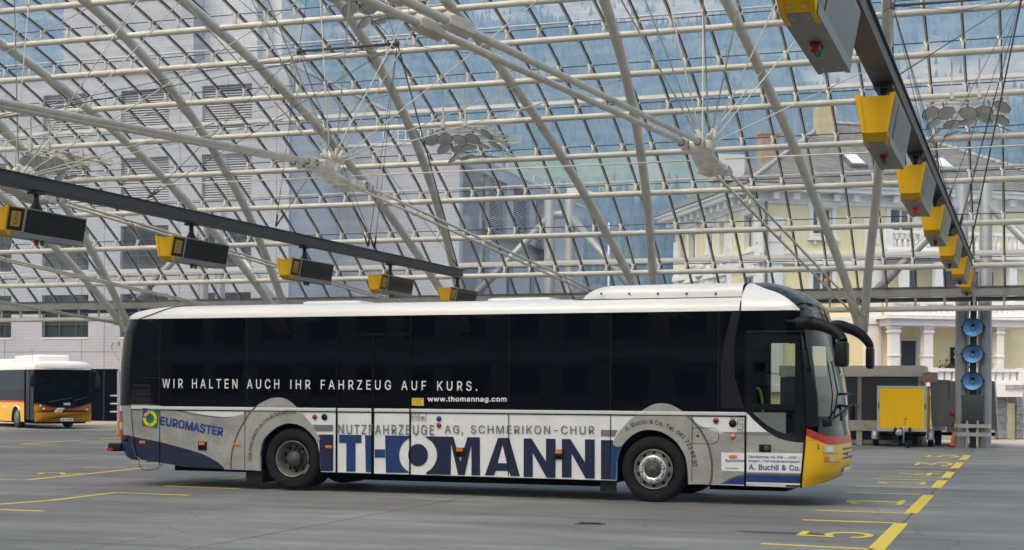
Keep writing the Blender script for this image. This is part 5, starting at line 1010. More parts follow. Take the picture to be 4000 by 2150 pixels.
mb = MB(); mb.prism([(ga+.01-.08, -.05, .45), (gb, -.05, .55), (gb-.1, -.05, 2.1), (ga+.05, -.05, 2.1)], (0, 2.2, 0)); mb.build('cover', 'trailer_grey', gt)
mb = MB(); mb.box((.02, -.045, .50), (ga-.09, -.005, .615)); mb.build('tread_plate', 'sign_steel', gt)
mb = MB(); mb.lathe([(0, -.02), (.085, -.02), (.1, 0)], 18, (ga+.14, -.06, 1.06), 'Y'); mb.build('tail_lamp', 'red_lens', gt)
mb = MB(); mb.prism([(ga+.04, -.07, .62), (ga+.24, -.07, .62), (ga+.14, -.07, .79)], (0, .015, 0)); mb.build('triangle_reflector', 'lamp_red', gt)
wheel_mb(.33, .2, (.15, .9, .33)).build('wheel', ['rubber', 'rim_silver'], gt)
wheel_mb(.33, .2, (gb-.35, .9, .33)).build('wheel', ['rubber', 'rim_silver'], gt)
mb = MB(); mb.box((.1, .5, .33), (gb-.1, 1.8, .41)); mb.build('axle_frame', 'chassis', gt)
c = at_z(3724, 1747); cn = thing('traffic_cone', 'worn orange traffic cone standing left of the twin columns', 'cone', (c.x, c.y, 0))
mb = MB(); mb.lathe([(.10, .03), (.032, .46), (.02, .47), (0, .47)], 18, (0,0,0), 'Z'); mb.build('cone_body', 'cone_orange', cn)
mb = MB(); mb.lathe([(.076, .20), (.058, .30)], 18, (0,0,0), 'Z'); mb.build('stripe', 'vinyl_smooth', cn)
mb = MB(); mb.box((-.15, -.15, .0), (.15, .15, .032), bev=.008); mb.build('foot', 'rubber', cn)

# ------------------------------------------------------------------ fittings on the right column pair
def flood(z, label):
    f = thing('floodlight', label, 'floodlight', (-1.62, 48.66, z), 0, 'blue floodlights on the right columns')
    T = Matrix.Rotation(radians(26), 4, 'X')
    mb = MB(); mb.lathe([(.20, .20), (.27, .12), (.315, .0), (.325, -.03), (.315, -.045), (.30, -.03)], 30, (0,0,0), 'Y'); mb.v = [tuple(T @ Vector(p)) for p in mb.v]; mb.build('housing', 'black_plastic', f)
    mb = MB(); mb.lathe([(.30, -.028), (.24, .03), (.15, .08), (.05, .11), (0, .112)], 30, (0,0,0), 'Y'); mb.v = [tuple(T @ Vector(p)) for p in mb.v]; mb.build('reflector_bowl', 'blue_lens', f)
    mb = MB(); mb.lathe([(.0, -.06), (.05, -.055), (.058, -.03), (.058, .1)], 18, (0,0,0), 'Y'); mb.v = [tuple(T @ Vector(p)) for p in mb.v]; b = mb.build('lamp_cap', 'black_plastic', f)
    mb = MB(); mb.lathe([(.0, -.064), (.042, -.062)], 18, (0,0,0), 'Y'); mb.v = [tuple(T @ Vector(p)) for p in mb.v]; mb.build('lens', 'blue_lens_bright', b)
    mb = MB(); mb.box((-.36, -.02, -.03), (-.325, .12, .03)); mb.box((.325, -.02, -.03), (.36, .12, .03)); mb.box((-.36, .12, -.03), (.36, .40, .03)); mb.build('yoke', 'black_plastic', f)
    return f
mat('blue_lens_bright', (0.15, 0.55, 0.9), 0.1)
H0 = at_y(3808, 1279, 48.66).z
for (py, l) in ((1279, 'uppermost blue floodlight on the twin columns'), (1382, 'middle blue floodlight on the twin columns'), (1488, 'lowest blue floodlight, just above the cabinet')): flood(at_y(3808, py, 48.66).z, l)
ch = thing('cable_duct', 'black vertical duct between the twin columns behind the floodlights', 'duct', (-1.62, 49.15, 0)); mb = MB(); mb.box((-.10, -.06, .0), (.10, .1, 5.5)); mb.build('duct', 'beam_black', ch); mb = MB(); mb.box((-.17, -.02, 0), (-.13, .02, 5.5)); mb.box((.13, -.02, 0), (.17, .02, 5.5)); mb.build('side_rail', 'column_grey', ch)
cb = thing('electric_cabinet', 'dark grey electric cabinet mounted on the twin columns', 'cabinet', (-1.62, 48.8, 0)); za, zb = at_y(3810, 1543, 48.7).z, at_y(3810, 1656, 48.7).z
mb = MB(); mb.box((-.31, -.12, zb), (.31, .12, za), bev=.01); mb.build('case', 'trailer_dark' if 'trailer_dark' in MATS else mat('trailer_dark', (.035, .04, .043), .45, var=.08).name, cb)
mb = MB()
for x in (-.35, .30):
    for z in (za-.08, zb+.02): mb.box((x, -.08, z), (x+.05, .05, z+.06))
mb.build('bracket', 'black_plastic', cb)
gr = thing('guard_rail', 'two curved stainless guard bars around the foot of the twin columns', 'guard', (-1.62, 48.9, 0))
for (py) in (1665, 1698):
    z = at_y(3810, py, 48.55).z; mb = MB(); mb.strip([Vector(p) for p in ((-.50, .25, z), (-.54, .0, z), (-.53, -.25, z), (-.45, -.33, z), (.45, -.33, z), (.53, -.25, z), (.54, 0, z), (.50, .25, z))], [Vector((0,0,1))]*8, .115, [Vector((1,0,0)), Vector((1,0,0)), Vector((.9,-.4,0)).normalized(), Vector((.3,-1,0)).normalized(), Vector((-.3,-1,0)).normalized(), Vector((.9,.4,0)).normalized(), Vector((1,0,0)), Vector((1,0,0))], .02); mb.build('bar', 'stainless', gr)
mb = MB()
for x in (-.16, .16): mb.box((x-.03, -.30, .02), (x+.03, -.26, .86))
mb.build('post', 'stainless', gr)
# street railing and lamp stub near the dark garage (left of the big bus)
c = at_z(463, 1652, 0); rl = thing('ladder_rack', 'grey metal ladder rack with three rungs beside the dark garage', 'rack', c)
mb = MB(); mb.box((-.06, -.05, .02), (.06, .05, 2.6)); mb.box((-.05, -.06, .9), (.25, .05, 2.0)); mb.build('post', 'column_grey', rl)
mb = MB()
for z in (.55, .95, 1.35): mb.tube([(-.45, -.05, z), (.0, -.05, z)], .035, 6)
mb.build('rung', 'aluminium', rl)
c = at_z(476, 1652, 0); lb = thing('bracket_lamp', 'curved grey tube bracket on the wall above the dark garage', 'lamp', c)
mb = MB(); P0 = Vector(c); mb.tube(smooth_poly([(0, 0, 2.9), (-.45, 0, 3.5), (-.62, 0, 3.75), (-.58, 0, 3.95), (-.42, 0, 3.98), (.05, 0, 3.62)], 5, False), .035, 8); mb.box((-.28, -.06, 3.86), (-.18, .06, 4.05)); mb.build('bent_tube', 'column_grey', lb)
# ------------------------------------------------------------------ the big bus
BA = radians(-1.3); C0 = at_z(2551, 1963, 0); BN = Vector((-sin(BA), cos(BA), 0))
bus = thing('coach_bus', 'long white bus with black windows and lettered grey and blue panels, yellow nose', 'bus', C0, BA)
def SP(px, py, away=0.0):
    q = ray(px, py); p0 = C0+BN*away; q = EYEV+q*((p0-EYEV).dot(BN)/q.dot(BN)); d = q-p0
    return d.x*cos(BA)+d.y*sin(BA), q.z
WB, WC = 2.55, 1.275
def crop(ox, oy, k): return lambda X, Y: SP(ox+X/k, oy+Y/k)
cA = crop(420, 1540, 4.328); cB = crop(900, 1520, 3.298); cC = crop(1000, 1300, 1.629); cD = crop(2000, 1300, 1.629); cE = crop(2380, 1560, 3.148); cF = crop(2500, 1500, 2.77); cG = crop(2760, 1080, 3.463); cH = crop(2940, 1450, 2.948)
near = lambda off: (lambda u, v, w: (u, -off+w, v))
def decal(name, m, polys, layer, parent, depth=.002, base=.0): return outline_mesh(polys, depth, near(base+.0025*layer), name, m, parent)
ZB, ZT = 1.412, 2.955           # window band bottom / top
SKIRT = [(-9.47,.50),(-9.35,.463),(-8.91,.412),(-8.41,.365),(-7.56,.335),(-6.98,.33)]
S1 = [(.30,-9.15),(.46,-9.33),(.52,-9.43),(.71,-9.535),(.88,-9.55),(1.38,-9.57),(2.14,-9.55),(2.26,-9.54),(2.58,-9.50),(2.72,-9.48),(2.88,-9.41),(2.99,-9.36),(3.07,-9.31),(3.11,-9.25),(3.15,-9.12),(3.2,-8.95)]
s1r = lambda z: interp(S1, z)
RADR = .42
def rear(z, a):      # a 0..1 corner, 1..2 rear face, 2..3 far corner
    s = s1r(z)
    if a <= 1: return (s-RADR*sin(a*pi/2), RADR*(1-cos(a*pi/2)), z)
    if a <= 2: t = a-1; return (s-RADR-.05*sin(t*pi), RADR+(WB-2*RADR)*t, z)
    t = a-2; return (s-RADR*cos(t*pi/2), WB-RADR*(1-sin(t*pi/2)), z)
# front surface
SF = [(.20,2.50),(.35,2.63),(.50,2.79),(.66,2.83),(.80,2.825),(1.10,2.80),(1.22,2.775),(1.69,2.75),(1.95,2.71),(2.12,2.68),(2.63,2.57),(2.955,2.44)]
FS0 = 2.05
def front_s(z, a):   # a 0 near side .. 1 centre .. 2 far side
    sf = interp(SF, z); n = 2.7; b = a if a <= 1 else 2-a; t = b*pi/2
    s = FS0+(sf-FS0)*max(0, sin(t))**(2/n); y = WC-WC*max(0, cos(t))**(2/n)
    return (s, y if a <= 1 else WB-y, z)
# --- lower side panels with wheel arches
arch_r = [cB(*p) for p in ((380,1060),(380,850),(400,720),(430,650),(480,590),(540,535),(600,490),(680,455),(760,440),(860,455),(950,495),(1030,560),(1100,645),(1130,720),(1150,830),(1158,1000),(1165,1090))]
arch_f = [cE(*p) for p in ((85,1000),(92,760),(120,650),(150,580),(180,540),(225,490),(270,450),(325,415),(380,392),(440,378),(500,375),(570,383),(640,400),(710,435),(780,482),(835,535),(880,600),(915,660),(940,720),(957,810),(965,900),(972,1050))]
low = [(s1r(ZB), ZB), (s1r(.88), .88), (s1r(.71), .71), (-9.44, .52)]+[(a, b) for a, b in SKIRT[1:]]
low += [(arch_r[0][0], .325)]+[(x, z) for x, z in arch_r[1:-1]]+[(arch_r[-1][0], .335)]
low += [(arch_f[0][0], .322)]+list(arch_f[1:-1])+[(arch_f[-1][0], .30), cH(548, 1340), (2.05, .292), (2.05, ZB)]
low = [p for p in low]
body = outline_mesh([low], .05, lambda u, v, w: (u, .025+w, v), 'side_panel', 'panel_white', bus)
# far side
mb = MB(); mb.box((-9.4, WB-.05, .33), (-6.95, WB, ZB)); mb.box((-5.72, WB-.05, .33), (-.62, WB, ZB)); mb.box((.62, WB-.05, .33), (2.05, WB, ZB)); mb.box((-6.95, WB-.05, 1.06), (-5.72, WB, ZB)); mb.box((-.62, WB-.05, 1.06), (.62, WB, ZB)); mb.build('far_side_panel', 'panel_white', bus)
SFW = SP(3012, 1400, WB-.02)[0]
mb = MB(); mb.box((-9.4, WB-.05, ZB+.002), (SFW, WB-.01, ZT)); mb.box((SFW, WB-.05, 2.62), (2.05, WB-.01, ZT)); mb.box((2.0, WB-.05, ZB+.002), (2.05, WB-.01, 2.62)); mb.build('far_window_band', 'bus_glass', bus)
mb = MB(); mb.add([(SFW, WB-.02, ZB), (2.0, WB-.02, ZB), (2.0, WB-.02, 2.62), (SFW, WB-.02, 2.62)], [(0,1,2,3)]); mb.build('far_driver_window', 'bus_clear', bus)
# black glass band (ends at the front door)
S_DOOR0, S_DOOR1 = cG(530, 900)[0], cH(608, 300)[0]
band = [(s1r(ZB), ZB), (S_DOOR0, ZB), (S_DOOR0, ZT+.002), (s1r(ZT), ZT)]+[(s1r(z), z) for z in (2.88, 2.72, 2.58, 2.26, 1.9)]
outline_mesh([band], .03, lambda u, v, w: (u, .018+w, v), 'window_band', 'bus_glass', bus)
mb = MB()
for px in (624, 963, 1604, 1989, 2385, 2806): s = SP(px, 1400)[0]; mb.box((s-.006, .0005, ZB+.01), (s+.006, .004, ZT-.01))
mb.build('window_joints', 'black_plastic', bus)
sA, sB = cG(345, 480)[0], cG(460, 480)[0]
decal('pillar_film', 'pillar_black', [[cG(345,482), cG(460,482), cG(400,750), cG(372,1000), cF(1080,-60) if False else cG(385,1385), SP(2878,1500), SP(2895,1560), SP(2910,1594), SP(2815,1594), SP(2815,1480), cG(200,1150), cG(250,850), cG(300,650)]], 1, bus, base=-.002)
# rear vents beside the engine
mb = MB()
for k in range(4):
    a = SP(524, 1503+18.5*k); b = SP(586, 1512+18.5*k); mb.box((a[0], -.006, b[1]), (b[0], .002, a[1]), bev=.003)
mb.build('engine_vents', 'black_plastic', bus)
mb = MB(); a = SP(516, 1476); b = SP(620, 1476); mb.box((a[0], -.001, a[1]-.006), (b[0], .003, a[1]+.006)); mb.build('window_joints', 'black_plastic', bus)
# rear cap
def rear_patch(z0, z1, a0, a1, name, m, nz=8, na=14, push=0.0):
    mb = MB(); mb.grid(lambda u, v: (lambda p: (p[0]-push, p[1]-push*.3, p[2]))(rear(z0+(z1-z0)*v, a0+(a1-a0)*u)), na, nz); return mb.build(name, m, bus)
rear_patch(1.42, 2.955, 0, 3, 'rear_window', 'bus_glass', 12, 36)
rear_patch(.90, 1.42, 0, .42, 'rear_corner', 'vinyl_hammered', 6, 6); rear_patch(.90, 1.42, .42, 2.58, 'rear_panel', 'panel_white', 6, 26); rear_patch(.90, 1.42, 2.58, 3, 'rear_corner', 'vinyl_hammered', 6, 6)
rear_patch(.46, .90, 0, 3, 'rear_bumper', 'navy', 8, 36)
for z0, z1, m in ((1.13,1.32,'red_lens'), (1.00,1.125,'clear_lens'), (.86,.995,'red_lens')): rear_patch(z0, z1, .30, .95, 'tail_light', m, 3, 6, .012)
mb = MB(); p = rear(.70, .55); mb.box((p[0]-.26, p[1]-.06, .60), (p[0]+.02, p[1]+.12, .745), bev=.03); tb = mb.build('rubber_buffer', 'black_plastic', bus)
mb = MB(); mb.box((p[0]-.265, p[1]-.066, .61), (p[0]-.15, p[1]-.058, .66)); mb.build('marker_lens', 'red_lens', tb)
mb = MB(); p = rear(1.0, .62); mb.tube([(p[0]-.02, p[1]-.02, .86), (p[0]-.035, p[1]-.02, .9), (p[0]-.035, p[1]-.02, 1.12), (p[0]-.02, p[1]-.02, 1.17)], .018, 8); mb.build('rear_trim', 'bus_yellow', bus)
mb = MB(); mb.tube(smooth_poly([(-9.38,.05,.55), (-9.40,.03,.40), (-9.33,.02,.31), (-9.18,.02,.28), (-9.0,.02,.33), (-8.9,.03,.41)], 6, False), .006, 5); mb.build('loose_wire', 'cable_black', bus)
mb = MB(); p = cA(310, 770); mb.lathe([(0,-.012),(.04,-.012),(.045,0)], 14, (p[0], -.0, p[1]), 'Y'); mb.build('side_knob', 'black_plastic', bus)
# --- printed film: layer 1
blue_rear = [cA(*p) for p in ((330,690),(600,750),(890,805),(1150,865),(1400,935),(1640,1010),(1760,1075),(1850,1130),(1930,1190),(1992,1245),(1980,1252))]
blue_rear = [(s1r(.9), .885)]+blue_rear+[(-7.66,.338),(-8.41,.368),(-8.91,.415),(-9.33,.466),(-9.44,.53),(s1r(.71)+.005,.71)]
decal('blue_skirt', 'navy', [blue_rear], 1, body)
ham = [cA(*p) for p in ((405,178),(640,180),(880,190),(1040,225),(1200,265),(1350,300),(1500,330),(1700,362),(1900,385),(2000,388),(2100,382),(2260,348),(2337,305),(2400,250))]+[cB(300,300), cB(250,700), cB(30,1030)]
ham += [cA(*p) for p in ((2030,1268),(1960,1210),(1870,1135),(1760,1062),(1640,995),(1500,940),(1200,852),(890,772),(600,705),(325,640))]
ham = [(s1r(1.3)+.0, 1.40)]+ham+[(s1r(.95), .95)]
decal('hammered_film', 'vinyl_hammered', [ham], 2, body)
edge = [cA(*p) for p in ((325,640),(600,705),(890,772),(1200,852),(1500,940),(1640,995),(1760,1062),(1870,1135),(1960,1210),(2030,1268),(2000,1268),(1930,1205),(1850,1140),(1740,1078),(1620,1015),(1400,945),(890,808),(600,752),(325,690))]
decal('film_edge', 'vinyl_smooth', [edge], 1.5, body)
dk = [cA(*p) for p in ((880,190),(1040,225),(1200,265),(1350,300),(1500,330),(1700,362),(1900,385),(2000,388),(2100,382),(2100,392),(2000,402),(1880,402),(1690,382),(1490,352),(1340,322),(1190,288),(1030,246),(880,208))]
decal('film_dark_line', 'vinyl_dark', [dk], 3, body)  # dark line printed along the film edge
ring_out_r = smooth_poly([cB(*p) for p in ((10,1030),(0,960),(8,880),(22,780),(60,650),(95,560),(130,490),(190,395),(250,300),(320,230),(400,180),(500,130),(560,115),(620,110),(700,122),(760,152),(810,190),(900,280),(1000,395),(1060,470),(1110,560),(1150,620),(1158,655),(1120,702))], 3, False)
ring_r = ring_out_r+[tuple(p) for p in arch_r[12:0:-1]]+[cB(380,1055), cB(200,1042)]
decal('arch_film', 'vinyl_smooth', [ring_r], 4, body, base=.0)
n_o = int(len(ring_out_r)*.42); rim = ring_out_r[:n_o]; rim2 = [(x+.030, z-.012) for x, z in rim]
decal('film_dark_line', 'vinyl_dark', [rim+rim2[::-1]], 5, body)
ring_out_f = smooth_poly([cE(*p) for p in ((150,575),(110,585),(65,572),(48,540),(60,505),(110,420),(180,335),(250,260),(320,203),(380,158),(450,110),(550,62),(600,53),(650,50),(740,62),(800,86),(850,115),(920,160),(980,210),(1080,310),(1160,420),(1230,560),(1270,720),(1280,850),(1270,980),(1250,1045))], 3, False)
ring_f = ring_out_f+[cE(1030,1045), cE(975,1050)]+[tuple(p) for p in arch_f[20:4:-1]]
decal('arch_film', 'vinyl_smooth', [ring_f], 4, body)
i0, i1 = int(len(ring_out_f)*.70), len(ring_out_f); rim = ring_out_f[i0:i1]; rim2 = [(x-.035, z-.006) for x, z in rim]
decal('film_dark_line', 'vinyl_dark', [rim+rim2[::-1]], 5, body)
ham_f = [cE(980,210)]+[cF(*p) for p in ((560,360),(620,430),(680,462),(740,490),(800,512),(850,530),(920,543),(1000,550),(1160,556))]
ham_fb = [(S_DOOR0-.02, ham_f[-1][1]), (S_DOOR0-.02, .345)]+[cF(*p) for p in ((1160,978),(1110,982),(1060,990),(1010,1005),(960,1028),(910,1060),(870,1086),(780,1086))]+[cE(1200,1045), cE(1150,600)]
decal('hammered_film', 'vinyl_hammered', [ham_f+ham_fb], 2, body)
decal('blue_skirt', 'royal', [[cF(905,1082), cF(950,1052), cF(1000,1030), cF(1060,1010), cF(1155,998), cF(1155,1090)]], 3, body)
decal('film_edge', 'vinyl_dark', [[cF(870,1086), cF(910,1060), cF(960,1028), cF(1010,1005), cF(1060,990), cF(1158,978), cF(1158,996), cF(1060,1008), cF(1000,1028), cF(950,1050), cF(905,1084)]], 2.6, body)
decal('grey_stripe', 'grey_blue', [[cF(862,520), cF(1155,524), cF(1155,552), cF(1000,549)]], 3, body)
decal('blue_wedge', 'royal', [[cE(20,500), cE(48,505), cE(60,570), cE(110,588), cE(140,580)]+[tuple(arch_f[k]) for k in (3,2,1)]+[cE(84,990), cE(20,990)]], 2, body)
# silver waist trim and seams
mb = MB(); a, b = cA(410, 150), cD(1495, 502); mb.box((a[0], -.012, ZB-.052), (b[0]-.0, .0, ZB+.003), bev=.004)
ws = mb.build('waist_trim', 'trim_silver', bus)
mb = MB(); mb.box((a[0], -.0125, ZB-.068), (S_DOOR0-.01, -.0005, ZB-.056))
for X, Y, c_ in ((888,500,cA),(1030,500,cA) if False else (888,500,cA),): s = c_(X,Y)[0]; mb.box((s-.005, -.0135, .38), (s+.005, -.0005, ZB-.07))
for px in (958, 1987, 2385, 2704): s = SP(px, 1700)[0]; mb.box((s-.005, -.0135, .345 if px != 958 else .345), (s+.005, -.0005, ZB-.07))
mb.tube([(cA(405,180)[0], -.009, ZB-.07), (cA(440,700)[0], -.009, cA(440,700)[1]), (cA(500,1090)[0], -.009, cA(500,1090)[1])], .006, 5)
mb.build('panel_seams', 'chassis', body)
fl = [cE(1025,352), cE(1280,352), cE(1340,390), cE(1352,450), cE(1340,510), cE(1280,548), cE(1025,545)]; fl = fl
mb = MB(); P = [(x, -.0128, z) for x, z in fl]; mb.tube(P, .0035, 5); p = cE(1090,450); mb.lathe([(0,-.02),(.02,-.018),(.022,-.01)], 12, (p[0], 0, p[1]), 'Y'); mb.build('filler_flap', 'dark_text', body)
# --- the big name
def quad(c_, *pts): return [c_(*p) for p in pts]
LET = []
LET += [('navy', quad(cC, (400,648),(493,648),(493,881),(413,881))), ('navy', quad(cD, (567,683),(628,684),(628,934),(567,933)))]
LET += [('royal', quad(cC, (530,650),(672,651),(672,702),(634,702),(634,885),(576,884),(576,702),(530,702))), ('royal', quad(cC, (695,653),(736,653),(740,887),(700,887))), ('royal', quad(cC, (757,742),(823,743),(823,795),(757,795)))]
ell = lambda cx, cy_, rx, ry, n=40, a0=0, a1=2*pi: [cC(cx+rx*cos(a0+(a1-a0)*k/(n-(0 if a1-a0 >= 6.28 else 1))), cy_+ry*sin(a0+(a1-a0)*k/(n-(0 if a1-a0 >= 6.28 else 1)))) for k in range(n)]
OC, OR_, OI = (1032, 779), (121, 121), (63, 71)
aL0, aL1 = math.acos((978-1032)/121.0), 2*pi-math.acos((978-1032)/121.0)
LET += [('royal', [cC(823,654), cC(978,656)]+ell(*OC, *OR_, 26, aL1, aL0)+[cC(978,893), cC(828,891)])]
LET += [('navy', ell(*OC, *OI))]
aR = math.acos((1085-1032)/121.0)
LET += [('navy', [cC(1085,660)]+ell(*OC, *OR_, 26, -aR, aR)+[cC(1085,902), cC(1240,905), cC(1242,705), cC(1287,906), cC(1329,907), cC(1371,710), cC(1372,908), cC(1427,909), cC(1425,666), cC(1346,665), cC(1301,822), cC(1257,662)])]
LET += [('navy', [cC(1457,908), cC(1541,669), cC(1612,670), cC(1681,915), cC(1622,913), cC(1609,880), cC(1527,879), cC(1515,909)])]
for c0_, xs in ((0, (75, 133, 217, 278, 673)), (0, (318, 380, 465, 527, 677))):
    a, b, c_, d, t = xs; LET += [('navy', quad(cD, (a,t),(b-8,t),(c_,t+148),(c_,t+2),(d,t+3),(d,t+252),(c_+4,t+251),(b,t+92),(b,t+246),(a,t+245)))]
for m in ('royal', 'navy'):
    polys = [p for mm, p in LET if mm == m]
    mb = MB()
    for p in polys:
        cu_ob = outline_mesh([p], .002, near(.008), 'letters', m, bus); mb.add([v.co for v in cu_ob.data.vertices], [tuple(f.vertices) for f in cu_ob.data.polygons]); me_ = cu_ob.data; bpy.data.objects.remove(cu_ob); bpy.data.meshes.remove(me_)
    o_ = mb.build('name_lettering', m, body)
ai = outline_mesh([[cC(1541,830), cC(1597,831), cC(1570,718)]], .002, near(.0095), 'name_lettering', 'panel_white', body)
decal('grey_bar', 'grey_text', [quad(cC, (362,587),(490,587),(490,627),(385,627))], 3.4, body); decal('grey_bar', 'grey_text', [quad(cD, (566,619),(672,620),(655,662),(566,661))], 1.5, body)
# --- lettering
def line_text(c_, text, x0, y0, x1, y1, m, name, h, bold=0.0, space=1.0, layer=4, parent=None, base=0.0):
    """text from (x0,y0) to (x1,y1) along its baseline, cap height h in crop pixels"""
    A, B = c_(x0, y0), c_(x1, y1); up = c_(x0, y0-h); hz = up[1]-A[1]; mb = MB(); y = -(base+.0025*layer)
    text_into(mb, text, lambda a, b: (A[0]+(B[0]-A[0])*a, y, A[1]+(B[1]-A[1])*a+hz*b), bold, space); return mb.build(name, m, parent or body)
cP = crop(0, 0, 1/1.5528)    # display pixels of the whole picture
for words, x0, x1, y in (('WIR HALTEN AUCH', 409, 703, 977.0), ('IHR FAHRZEUG', 731, 984, 979.5), ('AUF KURS.', 1010, 1201, 982)):
    line_text(cP, words, x0, y, x1, y+2.0, 'white_text', 'slogan', 24, .006, 1.75, 3, bus)
line_text(cP, 'www.thomannag.com', 1076, 1014, 1275, 1014.5, 'white_text', 'web_address', 16, .022, 1.12, 3, bus)
for words, x0, x1 in (('NUTZFAHRZEUGE', 852, 1093), ('AG, SCHMERIKON-CHUR', 1119, 1496)):
    line_text(cP, words, x0, 1093+(x0-852)*.0075, x1, 1093+(x1-852)*.0075, 'grey_text', 'trade_line', 25, .006, 1.3, 6)
def rot_text(c_, text, pts, m, name, bold, layer=5):
    A, B, C_ = c_(*pts[0]), c_(*pts[1]), c_(*pts[2]); mb = MB(); y = -.0025*layer
    text_into(mb, text, lambda a, b: (A[0]+(B[0]-A[0])*a+(C_[0]-A[0])*b, y, A[1]+(B[1]-A[1])*a+(C_[1]-A[1])*b), bold, 1.02); return mb.build(name, m, body)
rot_text(cA, 'EUROMASTER', ((893,522),(1955,720),(908,372)), 'logo_blue', 'logo_word', .024)
lg = [cA(610,232), cA(877,282), cA(843,582), cA(582,535)]
LQ = lambda a, b: tuple((lg[3][k]*(1-a)+lg[2][k]*a)*(1-b)+(lg[0][k]*(1-a)+lg[1][k]*a)*b for k in (0, 1))
lgo = decal('logo_square', 'logo_green', [[LQ(0,0), LQ(1,0), LQ(1,1), LQ(0,1)]], 4.6, body)
decal('logo_square', 'logo_blue', [[LQ(0,.5), LQ(.5,.5), LQ(.5,1), LQ(0,1)]], 5.4, body)
def sector(a0, a1, r0=.27, r1=.44, n=12): return [LQ(.5+r1*cos(a0+(a1-a0)*k/n), .48+r1*sin(a0+(a1-a0)*k/n)) for k in range(n+1)]+[LQ(.5+r0*cos(a1+(a0-a1)*k/n), .48+r0*sin(a1+(a0-a1)*k/n)) for k in range(n+1)]
decal('logo_ring', 'logo_yellow', [sector(radians(3), radians(87)), sector(radians(-87), radians(-3)), sector(radians(183), radians(267))], 6.2, body)
ch = []
for k in range(5):
    bx_, bz = .10+.065*k, .56+.06*k
    ch.append([LQ(bx_, bz), LQ(bx_+.075, bz+.02), LQ(bx_+.06, bz+.13), LQ(bx_-.015, bz+.11)])
    ch.append([LQ(bx_+.08, bz-.03), LQ(bx_+.155, bz+.01), LQ(bx_+.115, bz+.055), LQ(bx_+.05, bz+.02)])
decal('logo_wheat', 'logo_yellow', ch, 6.4, body)
def arc_text(text, pts, h, m, name, bold=.004, layer=5.4, gap=1.0):
    """letters set one by one along a polyline of side-plane points"""
    P = smooth_poly(pts, 10, False); L = [0]
    for a, b in zip(P, P[1:]): L.append(L[-1]+hypot(b[0]-a[0], b[1]-a[1]))
    ws = []
    for chh in text:
        if chh == ' ': ws.append((None, .12)); continue
        Q, F_ = glyphs(chh, bold); x0 = min(p.x for p in Q); x1 = max(p.x for p in Q); ws.append(((Q, F_, x0), (x1-x0)))
    tot = sum(w for _, w in ws); n = len(text)-1; sc = h/.508; sp = (L[-1]-tot*sc)/n; mb = MB(); pos = 0
    for g, w in ws:
        if g:
            mid = pos+w*sc/2; i = 0
            while i < len(L)-2 and L[i+1] < mid: i += 1
            t = (mid-L[i])/(L[i+1]-L[i]); c_ = [P[i][k]+(P[i+1][k]-P[i][k])*t for k in (0, 1)]; dx, dz = P[i+1][0]-P[i][0], P[i+1][1]-P[i][1]; d = hypot(dx, dz); dx /= d; dz /= d
            Q, F_, x0 = g
            mb.add([(c_[0]+((p.x-x0)*sc-w*sc/2)*dx-(p.y*sc)*dz, -.0025*layer-.0003*p.z, c_[1]+((p.x-x0)*sc-w*sc/2)*dz+(p.y*sc)*dx) for p in Q], F_)
        pos += w*sc+sp
    return mb.build(name, m, body)
arc_text('DER PNEUPROFI IN CHUR/SAMEDAN', [cB(*p) for p in ((280,925),(282,800),(300,700),(340,600),(400,508),(470,432),(560,370),(650,335),(750,322),(848,322))], .062, 'dark_text', 'arch_lettering')
arc_text('A. Buchli & Co. Tel. 081 723 59 30', [cE(*p) for p in ((212,398),(290,345),(380,312),(480,303),(560,308),(650,330),(740,370),(830,425),(910,495),(975,600),(1015,710),(1035,832))], .064, 'dark_text', 'arch_lettering', .014)
# white sticker
def front_y(z, s):          # near-side surface depth for s past the flat side
    if s <= FS0: return 0.0
    lo, hi = 0.0, 1.0
    for _ in range(30):
        m_ = (lo+hi)/2
        if front_s(z, m_)[0] < s: lo = m_
        else: hi = m_
    return front_s(z, lo)[1]
decal('sticker', 'white_text', [[cF(880,742), (S_DOOR0-.012, cF(1160,745)[1]), (S_DOOR0-.012, cF(1160,950)[1]), cF(884,940)]], 4, body)
line_text(cF, 'Plons/Mels', 928, 922, 1066, 923, 'text_blue', 'sticker_text', 17, .012, 1.0, 6)
line_text(cF, 'Buslackier', 926, 845, 1138, 846, 'text_blue', 'sticker_text', 32, .008, 1.0, 6)
# --- front door
door_poly = [cG(545,762), cG(900,775), cG(1250,795), (2.05+.13, cG(1255,900)[1])]
zd0 = cH(300,1310)[1]
def near_pt(s, z, off): return (s, front_y(z, s)-off, z)
d0, d1 = S_DOOR0+.018, cH(604,700)[0]
ztop = lambda s: cG(545,762)[1]+(cG(1250,795)[1]-cG(545,762)[1])*(s-d0)/(d1-d0)
curve = sorted([cF(*p) for p in ((1172,325),(1215,378),(1260,420),(1320,475),(1380,520),(1480,580),(1600,618),(1700,632),(1785,637))])
zc_ = lambda s: interp(curve, s)
send = lambda z: interp([(.28, cH(548,1340)[0]), (.9, cH(590,830)[0]), (1.2, cH(606,640)[0]), (2.7, cG(1255,800)[0])], z)
def door_strip(name, m, zl, zh, s0, s1, off, parent, n=22, nz=6):
    mb = MB()
    def fn(u, v):
        zr = zl(s0)+.001; s = s0+(s1-s0)*u; a, b = zl(s), zh(s); z = a+(b-a)*v; s = s0+(min(s1, send(z))-s0)*u; return near_pt(s, z, off)
    mb.grid(fn, n, nz); return mb.build(name, m, parent)
door = door_strip('front_door', 'vinyl_hammered', lambda s: zd0, lambda s: min(zc_(s), cF(1300,555)[1]), d0, d1, .004, bus)
door_strip('door_white_panel', 'panel_white', lambda s: min(cF(1300,522)[1], zc_(s)-.001), lambda s: zc_(s), d0, cF(1500,580)[0], .006, door)
